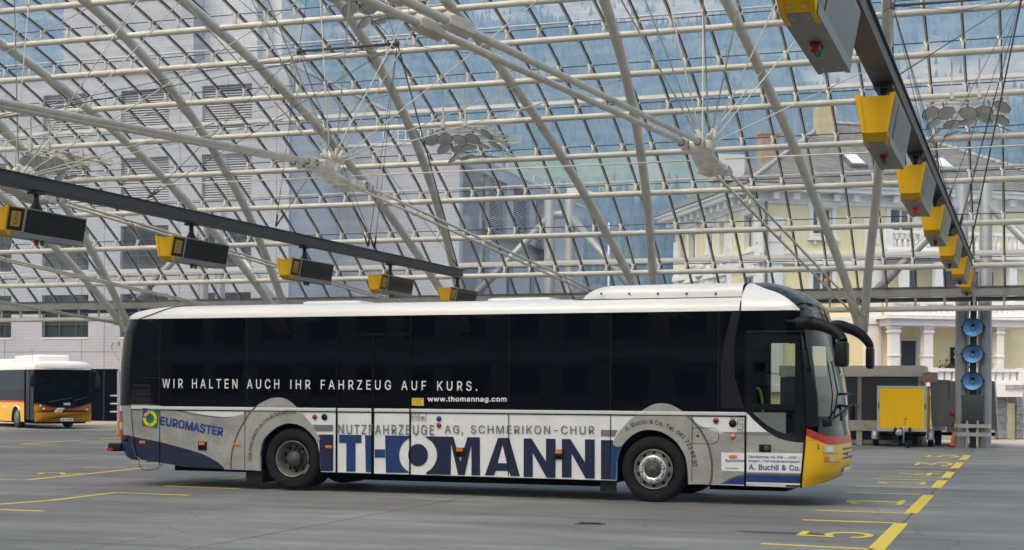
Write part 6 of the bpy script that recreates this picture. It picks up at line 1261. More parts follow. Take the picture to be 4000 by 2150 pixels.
door_strip('grey_stripe', 'grey_blue', lambda s: min(cF(1300,556)[1], zc_(s)-.001), lambda s: min(zc_(s), cF(1300,522)[1]), d0, cF(1440,560)[0], .007, door)
door_strip('blue_skirt', 'royal', lambda s: zd0+.03, lambda s: cF(1500,992)[1], d0, d1, .007, door)
door_strip('film_edge', 'vinyl_dark', lambda s: cF(1500,992)[1], lambda s: cF(1500,974)[1], d0, d1, .007, door)
door_strip('door_sill', 'trim_silver', lambda s: zd0, lambda s: zd0+.03, d0, d1, .010, door)
zs0, zs1 = cF(1450,960)[1], cF(1450,748)[1]
door_strip('sticker', 'white_text', lambda s: zs0, lambda s: zs1, d0+.008, d1-.005, .0085, door)
def door_text(text, x0, x1, y, h, bold):
    A, B = cF(x0, y), cF(x1, y); z0 = A[1]; hz = cF(x0, y-h)[1]-z0; mb = MB()
    def fn(a, b): s = A[0]+(B[0]-A[0])*a; z = z0+hz*b; return near_pt(s, z, .012)
    text_into(mb, text, fn, bold); return mb.build('sticker_text', 'text_blue', door)
door_text('Fachbetrieb für PW-, LKW-,', 1176, 1730, 808, 36, .008); door_text('ungen, Carrosserieschäden', 1176, 1732, 852, 36, .008); door_text('A. Buchli & Co.', 1178, 1734, 930, 62, .02)
# door black surround with two clear panes
zp0 = cH(300,448)[1]; zm0, zm1 = zp0, cH(300,380)[1]; zt1 = cG(900,905)[1]; sp0, sp1 = cG(625,900)[0], cG(1215,1000)[0]-.02
blk = lambda n_, zl, zh, s0, s1, off=.006: door_strip(n_, 'black_gloss', zl, zh, s0, s1, off, door)
blk('door_glazing_frame', lambda s: zt1, ztop, d0, d1); blk('door_glazing_frame', lambda s: zm0, lambda s: zm1, d0, d1)
blk('door_glazing_frame', lambda s: max(zm1, zc_(s)), lambda s: zt1, d0, sp0)
mb = MB(); mb.grid(lambda u, v: near_pt(sp1+(send(zm1+(zt1-zm1)*v)-sp1)*u, zm1+(zt1-zm1)*v, .006), 6, 8); mb.build('door_glazing_frame', 'black_gloss', door)
door_strip('door_glazing_frame', 'black_gloss', lambda s: zc_(s), lambda s: min(zc_(s)+.10, zm0), d0, d1, .006, door)
mb = MB(); mb.grid(lambda u, v: near_pt(sp1+(send(1.2)-sp1)*u, zc_(sp1)+.05+(zm0-zc_(sp1)-.05)*v, .0062), 6, 5); mb.build('door_glazing_frame', 'black_gloss', door)
door_strip('door_pane', 'bus_clear', lambda s: zm1, lambda s: zt1, sp0, sp1, .003, door)
door_strip('door_pane', 'bus_clear', lambda s: min(zc_(s)+.095, zm0), lambda s: zm0, d0, sp1, .003, door)
mb = MB(); a, b = cF(1290,655), cF(1418,740); mb.box((a[0], -.018, b[1]), (b[0], -.002, a[1]), bev=.008); hd = mb.build('handle', 'black_plastic', door)
mb = MB(); p = cF(1372,698); mb.lathe([(0,-.03),(.02,-.028),(.035,-.02),(.04,-.018)], 14, (p[0], 0, p[1]), 'Y'); mb.build('knob', 'hub_dark', hd)
mb = MB(); mb.box((S_DOOR0-.012, -.012, .285), (S_DOOR0+.018, .03, ztop(d0)+.03)); mb.build('door_seal', 'chassis', bus)
mb = MB(); mb.box((S_DOOR0, -.014, ztop(d0)+.0), (d1-.0, .0, ztop(d0)+.03)); mb.build('door_header', 'black_plastic', bus)
mb = MB()
for i in range(24): pass
zz = [.285+.04*k for k in range(int((2.62-.285)/.04)+1)]; Pq = [near_pt(send(z)+.0, z, .006) for z in zz]; mb.tube(Pq, .016, 6); mb.build('door_seal', 'chassis', bus)
outline_mesh([[(S_DOOR0, ztop(d0)+.03), (FS0, ztop(d1)+.02), (FS0, 2.955), (S_DOOR0, 2.957)]], .02, lambda u, v, w: (u, .012+w, v), 'door_top_light', 'bus_glass', bus)
# --- middle double door
m0, m1, mm = SP(1316,1600)[0], SP(1603,1600)[0], SP(1457,1600)[0]; mt = SP(1450,1308)[1]
mb = MB()
for s, w in ((m0, .016), (m1, .014), (mm, .024)): mb.box((s-w, -.013, .33), (s+w, .004, mt))
mb.box((m0, -.012, mt-.02), (m1, .004, mt+.03)); mb.build('middle_door_seal', 'chassis', bus)
mb = MB(); mb.box((m0+.02, -.004, ZB+.03), (mm-.04, .0015, mt-.05)); mb.box((mm+.04, -.004, ZB+.03), (m1-.02, .0015, mt-.05)); mb.build('middle_door_glass', 'bus_glass', bus)
mb = MB(); mb.box((mm+.02, .02, .315), (mm+.5, .05, .335)); mb.box((mm-.1, .02, .30), (mm+.02, .06, .335)); mb.build('door_hinge_arm', 'chassis', bus)
# --- small fittings on the flank
def lampbox(c_, X0, Y0, X1, Y1, m, name, proud=.015): a, b = c_(X0, Y0), c_(X1, Y1); mb = MB(); mb.box((a[0], -.010-proud, b[1]), (b[0], -.008, a[1]), bev=.004); return mb.build(name, m, bus)
for c_, r_ in ((cA,(548,790,650,837)), (cA,(2148,832,2250,876)), (cB,(1232,726,1315,766)), (cF,(967,770,1050,803))): lampbox(c_, *r_, 'orange_lens', 'side_marker')
for c_, X0, Y0, X1, Y1 in ((cA,1540,800,1685,948), (cC,1270,731,1331,793), (cD,270,744,333,808)):
    q = lampbox(c_, X0, Y0, X1, Y1, 'black_plastic', 'flap_latch', .012); a, b = c_(X0+(X1-X0)*.13, Y0+(Y1-Y0)*.08), c_(X1-(X1-X0)*.2, Y0+(Y1-Y0)*.42); mb = MB(); mb.box((a[0], -.03, b[1]), (b[0], -.0225, a[1]), bev=.003); mb.build('marker_lens', 'orange_lens', q)
    a, b = c_(X0+(X1-X0)*.15, Y0+(Y1-Y0)*.60), c_(X1-(X1-X0)*.45, Y0+(Y1-Y0)*.88); mb = MB(); mb.box((a[0], -.0235, b[1]), (b[0], -.0222, a[1])); mb.build('grip_recess', 'chassis', q)
def button(c_, X, Y, r, m, name, dome=True):
    p = c_(X, Y); mb = MB(); mb.lathe([(0,-.028),(r*.45,-.026),(r*.5,-.02),(r*.9,-.022),(r,-.012),(r,-.007)], 20, (p[0], 0, p[1]), 'Y'); return mb.build(name, m, bus)
button(cC, 375, 537, .044, 'lamp_red', 'door_button'); button(cC, 1165, 590, .044, 'lamp_red', 'door_button'); button(cC, 1165, 548, .044, 'logo_blue', 'door_button'); button(cD, 1298, 560, .046, 'lamp_red', 'door_button')
button(cC, 436, 537, .055, 'black_plastic', 'speaker_disc'); button(cD, 1405, 578, .06, 'black_plastic', 'speaker_disc'); button(cD, 1406, 661, .042, 'orange_lens', 'turn_signal')
a, b = cD(1390,536), cD(1421,549); mb = MB(); mb.box((a[0], -.012, b[1]), (b[0], -.008, a[1])); mb.build('grey_label', 'vinyl_smooth', bus)
def frame_poly(c_, X0, Y0, X1, Y1, t): return [[c_(X0,Y0), c_(X1,Y0), c_(X1,Y1), c_(X0,Y1)], [c_(X0+t,Y0+t), c_(X1-t,Y0+t), c_(X1-t,Y1-t), c_(X0+t,Y1-t)]]
def arcpoly(c_, X, Y, r, w, a0, a1, n=8): return [c_(X+(r+w/2)*cos(a0+(a1-a0)*k/n), Y+(r+w/2)*sin(a0+(a1-a0)*k/n)) for k in range(n+1)]+[c_(X+(r-w/2)*cos(a1+(a0-a1)*k/n), Y+(r-w/2)*sin(a1+(a0-a1)*k/n)) for k in range(n+1)]
def dotp(c_, X, Y, r, n=12): return [c_(X+r*cos(2*pi*k/n), Y+r*sin(2*pi*k/n)) for k in range(n)]
def eye(c_, X, Y, w):
    top = [c_(X-w+2*w*k/10, Y-.55*w*sin(pi*k/10)) for k in range(11)]; bot = [c_(X+w-2*w*k/10, Y+.55*w*sin(pi*k/10)) for k in range(11)]
    t2 = [c_(X-w*.78+1.56*w*k/10, Y-.40*w*sin(pi*k/10)) for k in range(11)]; b2 = [c_(X+w*.78-1.56*w*k/10, Y+.40*w*sin(pi*k/10)) for k in range(11)]
    return [top+bot, t2+b2, dotp(c_, X, Y, w*.28)]
def wifi(c_, X, Y, r): return [dotp(c_, X, Y, r*.22)]+[arcpoly(c_, X, Y, rr*r, r*.16, a-.7, a+.7) for rr in (.62, 1.05) for a in (0, pi)]
decal('pictogram', 'dark_text', frame_poly(cC, 991,510,1035,558, 2.2)+wifi(cC, 1013, 538, 13)+frame_poly(cC, 1040,510,1084,558, 2.2)+eye(cC, 1062, 541, 15), 5, body)
line_text(cC, 'WiFi', 1003, 524, 1023, 524, 'dark_text', 'pictogram', 7, .02, 1, 5.5)
decal('pictogram', 'dark_text', frame_poly(cD, 1434,527,1484,577, 2.4)+wifi(cD, 1459, 556, 14)+frame_poly(cD, 1434,582,1484,632, 2.4)+frame_poly(cD, 1443,594,1470,622, 1.8)+[arcpoly(cD, 1462,600, rr, 2.4, -1.2, .6) for rr in (7, 11)], 5, body)
line_text(cD, 'WiFi', 1448, 542, 1470, 542, 'dark_text', 'pictogram', 8, .02, 1, 5.5); line_text(cD, 'RFID', 1446, 620, 1469, 620, 'dark_text', 'pictogram', 8, .02, 1, 5.5)
ns = decal('notice', 'logo_yellow', [quad(cC, (993,416),(1068,417),(1068,465),(993,464))], 3, bus)
mb = MB()
for k in range(4): A, B = cC(1015, 424+k*6.5), cC(1058-(k%2)*6, 426+k*6.5); mb.box((A[0], -.0095, B[1]), (B[0], -.0088, A[1]))
for k in range(2): A, B = cC(1015, 451+k*6.5), cC(1060, 453+k*6.5); mb.box((A[0], -.0095, B[1]), (B[0], -.0088, A[1]))
mb.build('notice_print', 'dark_text', ns)
decal('notice_print', 'dark_text', [quad(cC,(1000,453),(1007,453),(1007,450),(1012,454.5),(1007,459),(1007,456),(1000,456))]+frame_poly(cC,1000,422,1009,443,1.6), 3.9, ns)
# --- roof
RS = [(0,2.957),(.012,3.02),(.045,3.075),(.10,3.125),(.20,3.165),(.35,3.19),(.6,3.21),(WC,3.225)]
RS2 = RS+[(WB-y, z) for y, z in RS[-2::-1]]
SR0, SR1 = -8.70, cG(455, 400)[0]
mb = MB(); mb.grid(lambda u, v: (SR0+(SR1-SR0)*v, *RS2[round(u*(len(RS2)-1))]), len(RS2)-1, 24); roof_o = mb.build('roof', 'white_paint', bus)
def rear_cap(u, v):
    y, z = RS2[round(u*(len(RS2)-1))]; t = v*pi/2; f = cos(t)**.75; zz = 2.957+(z-2.957)*f
    edge_s = s1r(2.957)+.0-RADR*(1 if RADR < y < WB-RADR else sqrt(max(0, 1-((RADR-min(y, WB-y))/RADR)**2)))
    smax = SR0+(edge_s-SR0)*sin(t)**1.0; return (smax, y, zz)
mb = MB(); mb.grid(rear_cap, len(RS2)-1, 14); mb.build('rear_roof_cap', 'white_paint', bus)
mb = MB(); mb.tube([(SR0+(s1r(2.957)-SR0)*t**1.7+.04*(1-t), y-.004, z+.004) for (y, z), t in zip(RS, (1, .82, .66, .5, .36, .24, .12, 0))], .008, 5); mb.build('roof_seam', 'chassis', bus)
mb = MB(); mb.tube([(SR1, y-.003, z+.002) for y, z in RS[:6]], .012, 6); mb.build('roof_joint', 'black_plastic', bus)
for x0, x1, nm in ((SP(1090,1178)[0], SP(1320,1178)[0], 1), (SP(1830,1175)[0], SP(2080,1175)[0], 2)):
    mb = MB(); mb.box((x0, .85, 3.20), (x1, 1.7, 3.262), bev=.02); mb.box((x0+.05, .9, 3.262), (x1-.05, 1.65, 3.275), bev=.006); mb.build('roof_hatch', 'white_paint', bus)
mb = MB(); p = SP(2187, 1170); mb.tube([(p[0], .75, 3.2), (p[0]-.03, .75, 3.27), (p[0]-.19, .75, 3.66)], [.03, .012, .005], 6); mb.build('antenna', 'cable_black', bus)
# air conditioning pod
def pod(u, v):
    s0, s1 = cG(-1, 0)[0], 0; s0 = SP(2256, 1168, .35)[0]; s1 = SP(2905, 1135, .35)[0]; s = s0+(s1-s0)*v; t = min(1, (s-s0)/.62); h = .245*(1-(1-t)**2.4)**.6 if t < 1 else .245
    a = u*pi; e = .42; y = WC-1.02*(abs(cos(a))**e)*(1 if cos(a) > 0 else -1)*(1-.28*(1-min(1, t))**2); z = 3.165+(h+.02)*max(0, sin(a))**.55+.012*v; return (s, y, z)
mb = MB(); mb.grid(pod, 30, 34); pd = mb.build('air_conditioner', 'white_paint', bus)
mb = MB(); s0 = SP(2256, 1168, .35)[0]; mb.box((s0-.05, .28, 3.15), (s0+.12, WB-.28, 3.185)); mb.tube([(s0, .26, 3.178), (SP(2900,1135,.35)[0], .262, 3.185)], .010, 5); mb.build('seal', 'black_plastic', pd)
mb = MB()
for px in (2353, 2462, 2573, 2685, 2799):
    s, z = SP(px, 1149, .30); mb.disc((s, .245, z), .022, (0,-1,.25), 10)
mb.build('screw_recess', 'hub_dark', pd)
# front dome: scaled slices of the front outline
S_D0 = SR1
def base_out(a):
    if a < .5: return (S_D0+(FS0-S_D0)*a/.5, 0.0)
    s, y, _ = front_s(2.955, (a-.5)/.5); return (s, y)
DZ = [(2.957,1.0,1.0),(3.02,.985,.99),(3.08,.955,.965),(3.14,.90,.93),(3.20,.83,.87),(3.27,.725,.80),(3.33,.61,.72),(3.38,.50,.62),(3.42,.37,.49),(3.445,.24,.32),(3.455,.12,.16),(3.46,.0,.0)]
def dome(a, v):
    z = 2.957+(3.46-2.957)*v; i = 0
    k = interp([(q[0], q[1]) for q in DZ], z); w = interp([(q[0], q[2]) for q in DZ], z)
    far = a > 1; aa = a if not far else 2-a; s, y = base_out(aa); s = S_D0+(s-S_D0)*k; y = WC+(y-WC)*w
    return (s, y if not far else WB-y, z)
bnd = [cG(*p) for p in ((1150,535),(1215,515),(1280,490),(1240,440),(1200,400),(1100,320),(1030,272),(950,230),(870,202),(800,180),(720,145),(640,110),(600,75))]
bz = sorted([(z, s) for s, z in bnd[2:]])
def a_of(s_t, v):
    lo, hi = 0.0, 1.0
    for _ in range(26):
        m_ = (lo+hi)/2; p = dome(m_, v)
        # compare along the sight line from the photographer: depth shifts the apparent station
        if p[0] + p[1]*.115 < s_t: lo = m_
        else: hi = m_
    return lo
VR = [1-(1-i/26)**1.6 for i in range(27)]
def dome_part(near_side, dark):
    mb = MB(); o = 0; rows = []
    for v in VR:
        z = 2.957+.503*v
        zap = 1.73+(z-1.73)*.985
        ab = a_of(interp(bz, zap), v) if zap < bz[-1][0] else 0.0
        ab = max(0.0, min(ab, .97)); row = []
        for i in range(17):
            t = i/16; a = (ab*t) if not dark else (ab+(2-2*ab)*t)
            if not near_side: a = 2-a
            row.append(dome(a, v))
        rows.append(row)
    n = 17
    for r in rows: mb.v += r
    for j in range(len(rows)-1):
        for i in range(n-1): a = j*n+i; mb.face((a, a+1, a+n+1, a+n), 0, True)
    return mb
dome_part(True, False).build('roof_cowl', 'white_paint', bus); dome_part(False, False).build('roof_cowl', 'white_paint', bus); dome_part(True, True).build('front_dome', 'dome_black', bus)
# --- nose
ZR1 = lambda a: interp([(0,1.215),(.12,1.205),(.24,1.165),(.36,1.105),(.46,1.065),(.60,1.055),(1,1.06)], a)     # top of the red stripe
ZR0 = lambda a: interp([(0,1.105),(.12,1.095),(.24,1.05),(.36,.985),(.46,.94),(.60,.925),(1,.93)], a)
ZBOT = lambda a: interp([(0,.285),(.3,.30),(.6,.34),(1,.40)], a)
a_d = 0.0
for _ in range(60):
    a_d += .005
    if front_s(1.0, a_d)[0] >= cH(596, 760)[0]: break
def nose(zl, zh, name, m, parent, a0=None, a1=None, nu=40, nz=10, off=0.0):
    a0 = a0 if a0 is not None else None; mb = MB()
    def a_start(z):
        lo, hi = 0, .5
        for _ in range(24):
            q = (lo+hi)/2
            if front_s(z, q)[0] < send(z): lo = q
            else: hi = q
        return lo
    def fn(u, v):
        b = u*2; bb = b if b <= 1 else 2-b
        z = zl(bb)+(zh(bb)-zl(bb))*v; st = a_start(z) if a0 is None else a0; en = a1 if a1 is not None else 1.0
        a = st+(en-st)*bb; z = zl(a)+(zh(a)-zl(a))*v; p = front_s(z, a if b <= 1 else 2-a); return (p[0]+off*a, p[1]-off*(1-a)*(1 if b <= 1 else -1), p[2])
    mb.grid(fn, nu*2, nz); return mb.build(name, m, parent)
bumper = nose(ZBOT, ZR0, 'front_bumper', 'bus_yellow', bus, nz=16)
nose(ZR0, ZR1, 'red_stripe', 'red_paint', bus, nz=4)
ws_a0 = .36
ZW1 = lambda a: 2.957
def nose_panel(zl, zh, a0, a1, name, m, nu=24, nz=18, mirror=True, parent=None, off=0.0):
    mb = MB()
    def fn(u, v): a = a0+(a1-a0)*u; z = zl(a)+(zh(a)-zl(a))*v; p = front_s(z, a); return (p[0]+off*min(1, a), p[1]-off*(1-a), p[2])
    mb.grid(fn, nu, nz); return mb.build(name, m, parent or bus)
def a_start2(z):
    lo, hi = 0, .5
    for _ in range(24):
        q = (lo+hi)/2
        if front_s(z, q)[0] < send(z): lo = q
        else: hi = q
    return lo
for sg in (0, 1):
    mb = MB()
    def fn(u, v):
        z = ZR1(.1)+(2.957-ZR1(.1))*v; a = a_start2(z); a = a+(ws_a0-a)*u; z2 = max(z, ZR1(a)) if v < .5 else z; p = front_s(z2, a if sg == 0 else 2-a); return p
    mb.grid(fn, 12, 24); mb.build('front_pillar', 'black_gloss', bus)
nose_panel(lambda a: ZR1(a if a <= 1 else 2-a), lambda a: 1.36, ws_a0, 2-ws_a0, 'windscreen_base', 'black_gloss', 40, 5)
nose_panel(lambda a: 2.42, lambda a: 2.957, ws_a0, 2-ws_a0, 'destination_glass', 'dome_black', 40, 8)
nose_panel(lambda a: 1.36, lambda a: 2.42, ws_a0, 2-ws_a0, 'windscreen', 'screen_glass', 44, 16)
# lamps on the nose
def on_nose(px, py):
    """point on the near front corner seen at this place"""
    q = ray(px, py); lo, hi = 0.0, 1.0
    best = None
    for k in range(200):
        away = 1.275*k/199; s, z = SP(px, py, away)
        if s > FS0 and front_y(z, s) <= away: return Vector((s, away, z))
    s, z = SP(px, py); return Vector((s, 0, z))
def nose_patch(pts, name, m, parent, n=8, off=.006, depth=0):
    P = [on_nose(2940+X/2.948, 1450+Y/2.948) for X, Y in pts]; mb = MB()
    a, b, c_, d = P
    def fn(u, v): p = (a.lerp(b, u)).lerp(d.lerp(c_, u), v); y = front_y(p.z, p.x); nrm = Vector((.5, -.85, 0)); q = Vector((p.x, y, p.z))+nrm*off; return q
    mb.grid(fn, n, n); return mb.build(name, m, parent)
h1 = nose_patch(((822,862),(935,852),(940,938),(828,940)), 'headlight', 'clear_lens', bus, off=.01)
nose_patch(((845,875),(915,868),(918,925),(850,928)), 'headlight_bulb', 'mirror', h1, off=.014)
h2 = nose_patch(((815,988),(880,984),(882,1040),(830,1030)), 'turn_signal', 'orange_lens', bus, off=.01); nose_patch(((882,984),(930,982),(930,1042),(883,1040)), 'fog_light', 'clear_lens', bus, off=.01)
nose_patch(((805,935),(990,945),(990,956),(805,950)), 'bumper_crease_shade', 'number_orange', bumper, off=.004); nose_patch(((812,1035),(1000,1040),(1000,1052),(830,1052)), 'bumper_crease_shade', 'number_orange', bumper, off=.004)  # darker strips painted on as the shade of creases
# far-side lamps, grille and plate on the nose
for a0, a1, z0, z1, m, nm in ((1.42,1.52,.72,.86,'clear_lens','headlight'), (1.44,1.52,.56,.66,'orange_lens','turn_signal')): nose_panel(lambda a: z0, lambda a: z1, a0, a1, nm, m, 6, 4, off=.012)
for k in range(3): nose_panel(lambda a, k=k: .70+.07*k, lambda a, k=k: .725+.07*k, .80, 1.2, 'grille_slot', 'hub_dark', 10, 2, parent=bumper, off=.006)
nose_panel(lambda a: .74, lambda a: .79, .92, 1.08, 'grille_badge', 'aluminium', 6, 2, parent=bumper, off=.022)
nose_panel(lambda a: .47, lambda a: .57, .84, 1.10, 'number_plate', 'white_text', 8, 3, parent=bumper, off=.03)
def eye_on_nose():
    polys = frame_poly(cH, 645, 711, 742, 805, 3)+eye(cH, 693, 772, 33); cu = bpy.data.curves.new('tmp', 'CURVE'); cu.dimensions = '2D'; cu.fill_mode = 'BOTH'
    for pl in polys:
        sp = cu.splines.new('POLY'); sp.points.add(len(pl)-1); sp.use_cyclic_u = True
        for p, q in zip(sp.points, pl): p.co = (q[0], q[1], 0, 1)
    return curve_to(cu, lambda u, v, w: (u, front_y(v, u)-.006, v), 'pictogram', 'dark_text', bumper)
eye_on_nose()
mb = MB()
for Y in (861, 893): p = cH(736, Y); mb.disc((p[0], front_y(p[1], p[0])-.005, p[1]), .018, (0,-1,0), 10)
mb.build('reverse_sensor', 'dark_text', bumper)
# wipers
def nose_xyz(z, a, off=.03): p = Vector(front_s(z, a)); q = Vector((p.x-1.4, WC, z)); d = (p-q).normalized(); return p+d*off
mb = MB(); mb.tube([nose_xyz(1.30, .55, .04), nose_xyz(1.42, .75, .10), nose_xyz(1.55, .95, .14)], .018, 6); mb.tube([nose_xyz(1.32, .62, .03), nose_xyz(1.72, .72, .05), nose_xyz(2.2, .70, .04)], .012, 6); mb.box(nose_xyz(1.26, .52, .02)-Vector((.06,.06,.05)), nose_xyz(1.26, .52, .02)+Vector((.06,.06,.06)), bev=.015); mb.build('wiper', 'black_plastic', bus)
mb = MB(); mb.tube([nose_xyz(1.52, .85, .0), nose_xyz(1.50, .95, .16), nose_xyz(1.50, 1.0, .2)], .018, 6); mb.tube([nose_xyz(1.70, .78, .0), nose_xyz(1.70, .9, .07), nose_xyz(1.70, 1.0, .09)], .018, 6); mb.box(nose_xyz(1.42, 1.0, .12)-Vector((.02,.07,.13)), nose_xyz(1.42, 1.0, .12)+Vector((.04,.07,.13)), bev=.012); mb.build('wiper', 'black_plastic', bus)
# mirrors on curved arms: near and far
def mirror_arm(pts, away0, away1, rs, name):
    out = []
    for i, p in enumerate(pts): w = away0+(away1-away0)*i/(len(pts)-1); s, z = SP(*p, w); out.append(Vector((s, w, z)))
    return out
gp = lambda X, Y: (2760+X/3.463, 1080+Y/3.463)
P = mirror_arm([gp(*p) for p in ((1235,635),(1330,628),(1450,640),(1580,670),(1690,715),(1775,775),(1830,840),(1848,885))], -.02, -.22, None, '')
mb = MB(); mb.tube(smooth_poly([tuple(p) for p in P], 5, False), [interp([(0,.10),(5,.095),(12,.095),(20,.085),(28,.075),(40,.06)], k) for k in range(36)], 14)
for k in range(5):
    q = P[1].lerp(P[2], .3+.16*k); d = (P[2]-P[1]).normalized(); mb.tube([q-d*.008, q+d*.008], .105, 14)
mir = mb.build('mirror_arm', 'black_plastic', bus)
def mirror_head(px0, py0, px1, py1, away, depth, parent):
    a = SP(px0, py0, away); b = SP(px1, py1, away); mb = MB(); mb.box((a[0], away-depth/2, b[1]), (b[0], away+depth/2, a[1]), bev=.045); h = mb.build('mirror_housing', 'black_plastic', parent)
    mb = MB(); mb.add([(a[0]-.001, away-depth/2+.03, b[1]+.04), (a[0]-.001, away+depth/2-.03, b[1]+.04), (a[0]-.001, away+depth/2-.03, a[1]-.04), (a[0]-.001, away-depth/2+.03, a[1]-.04)], [(0,1,2,3)]); mb.build('mirror_glass', 'mirror', h)
mirror_head(*gp(1748,878), *gp(1916,1225), -.22, .30, mir)
P = mirror_arm([gp(*p) for p in ((1600,690),(1780,665),(1880,690),(1990,730),(2090,790),(2160,860),(2205,930),(2215,962))], 2.57, 2.72, None, '')
mb = MB(); mb.tube(smooth_poly([tuple(p) for p in P], 5, False), [interp([(0,.09),(12,.09),(20,.08),(28,.07),(40,.05)], k) for k in range(36)], 14); mir2 = mb.build('mirror_arm', 'black_plastic', bus)
mirror_head(*gp(2165,955), *gp(2262,1255), 2.72, .30, mir2)
# --- cab interior
mb = MB(); mb.box((.6, .06, .95), (2.05, WB-.06, 1.0)); mb.box((.55, .06, 1.0), (.6, .75, 2.9)); mb.box((.55, 1.7, 1.0), (.6, WB-.06, 2.9)); mb.box((.55, .06, 2.78), (2.2, WB-.06, 2.82)); mb.box((.6, WB-.10, .95), (2.05, WB-.055, ZB+.05)); mb.box((.62, WB-.10, ZB+.051), (SFW-.02, WB-.055, 2.75)); mb.build('cab_floor', 'interior_dark', bus)
mb = MB(); mb.grid(lambda u, v: (lambda p: (p[0]-.12-.5*v, p[1], 1.0+.36*min(1, v*2)+.02*v))(front_s(1.2, .45+1.1*u)), 20, 6); mb.build('dashboard', 'interior_dark', bus)
def seat(s, y, h=1.0):
    mb = MB(); mb.box((s-.22, y-.24, .95+.35), (s+.28, y+.24, .95+.50), bev=.05); mb.box((s-.34, y-.24, 1.42), (s-.20, y+.24, 2.02), bev=.05); mb.box((s-.33, y-.15, 2.03), (s-.22, y+.15, 2.22), bev=.04); mb.box((s-.15, y-.12, .95), (s+.12, y+.12, 1.31)); return mb.build('driver_seat', 'seat_dark', bus)
seat(1.62, 1.95)
mb = MB(); mb.box((1.9, 1.4, 1.0), (2.35, 2.4, 1.55), bev=.04); mb.box((2.1, 1.9, 1.55), (2.35, 2.3, 1.68), bev=.03); mb.build('driver_console', 'interior_dark', bus)
mb = MB(); mb.tube([(2.02+.2*cos(a)*.35, 1.95+.22*sin(a), 1.78+.2*cos(a)) for a in [2*pi*k/20 for k in range(21)]], .015, 6, closed=False); mb.build('steering_wheel', 'black_plastic', bus)
p0, p1 = cF(1235,45), cF(1290,385); mb = MB(); mb.tube(smooth_poly([(p0[0]-.03, .30, p0[1]), (p0[0]+.02, .30, p0[1]-.02), (p0[0]+.06, .30, 1.62), (p1[0], .30, p1[1])], 4, False), .022, 8)
p0, p1 = cF(1715,290), cF(1690,580); mb.tube([(p0[0], .35, p0[1]+.1), (p0[0]-.02, .35, (p0[1]+p1[1])/2), (p1[0], .35, p1[1])], .022, 8); mb.tube([(p0[0]-.01, .35, p0[1]-.1), (p0[0]+.12, .35, p0[1]-.1)], .018, 6); mb.build('grab_pole', 'pole_yellow', bus)
mb = MB(); a = cG(1210,1110); b = cG(1180,1320); mb.tube([(a[0], .5, a[1]), (b[0], .5, b[1])], .02, 8); mb.tube(smooth_poly([(a[0], .5, a[1]), (a[0]-.01, .5, a[1]+.1), (a[0]-.08, .5, a[1]+.22), (a[0]-.17, .5, a[1]+.25)], 4, False), .006, 5); mb.tube([(a[0]-.18, .5, a[1]+.25), (a[0]-.15, .5, a[1]+.25)], .016, 8); mb.build('microphone', 'chassis', bus)
# --- underbody, arches, wheels
mb = MB(); mb.box((-9.3, .12, .42), (-7.05, WB-.12, 1.3)); mb.box((-5.62, .08, .345), (-.78, WB-.08, 1.3)); mb.box((.72, .08, .33), (1.95, WB-.08, .94)); mb.box((-7.05, .55, .5), (-5.62, WB-.55, 1.3)); mb.box((-.78, .55, .5), (.72, WB-.55, 1.3)); mb.box((-9.0, .2, .30), (-7.3, WB-.2, .42)) if False else None; mb.box((1.95, .25, .36), (2.45, WB-.25, .9)); mb.build('chassis_body', 'chassis', bus)
for s0, pts in ((-6.34, arch_r), (0, arch_f)):
    mb = MB(); n = len(pts)
    for x, z in pts: mb.v += [(x, .0 if False else .006, z), (x, .55, z)]
    for i in range(n-1): mb.face((2*i, 2*i+1, 2*i+3, 2*i+2), 0, True)
    mb.build('wheel_arch', 'chassis', bus)
    mb = MB()
    mb.add([(x, .549, z) for x, z in pts]+[(pts[-1][0], .549, .5), (pts[0][0], .549, .5)], [list(range(n+2))]); mb.build('wheel_arch', 'chassis', bus)
mb = MB(); mb.box((arch_f[0][0]-.28, .05, .14), (arch_f[0][0]-.02, .10, .36)); mb.build('mud_flap', 'rubber', bus)
mb = MB(); mb.box((arch_r[0][0]-.30, .05, .12), (arch_r[0][0]+.02, .5, .34)); mb.build('mud_flap', 'rubber', bus)
TYRE = [(.305,.28),(.33,.02),(.345,.0),(.40,-.012),(.455,-.012),(.49,.005),(.507,.03),(.512,.06),(.512,.245),(.50,.28),(.44,.30),(.31,.28)]
def tyre(s, z, y0, name='tyre', lugs=False):
    mb = MB(); mb.lathe([(r*1.005, h) for r, h in TYRE], 56, (s, y0, z), 'Y')
    if lugs:
        for k in range(70):
            a = 2*pi*k/70; c_, q = cos(a), sin(a); R_ = Matrix.Translation((s, y0, z)) @ Matrix.Rotation(-a, 4, 'Y'); mb.box((.50, .012, -.012), (.5165, .285, .012), R=R_)
    for rr in (.37, .47): mb.tube([(s+rr*cos(2*pi*k/40), y0-.008, z+rr*sin(2*pi*k/40)) for k in range(40)], .004, 4, closed=True)
    return mb
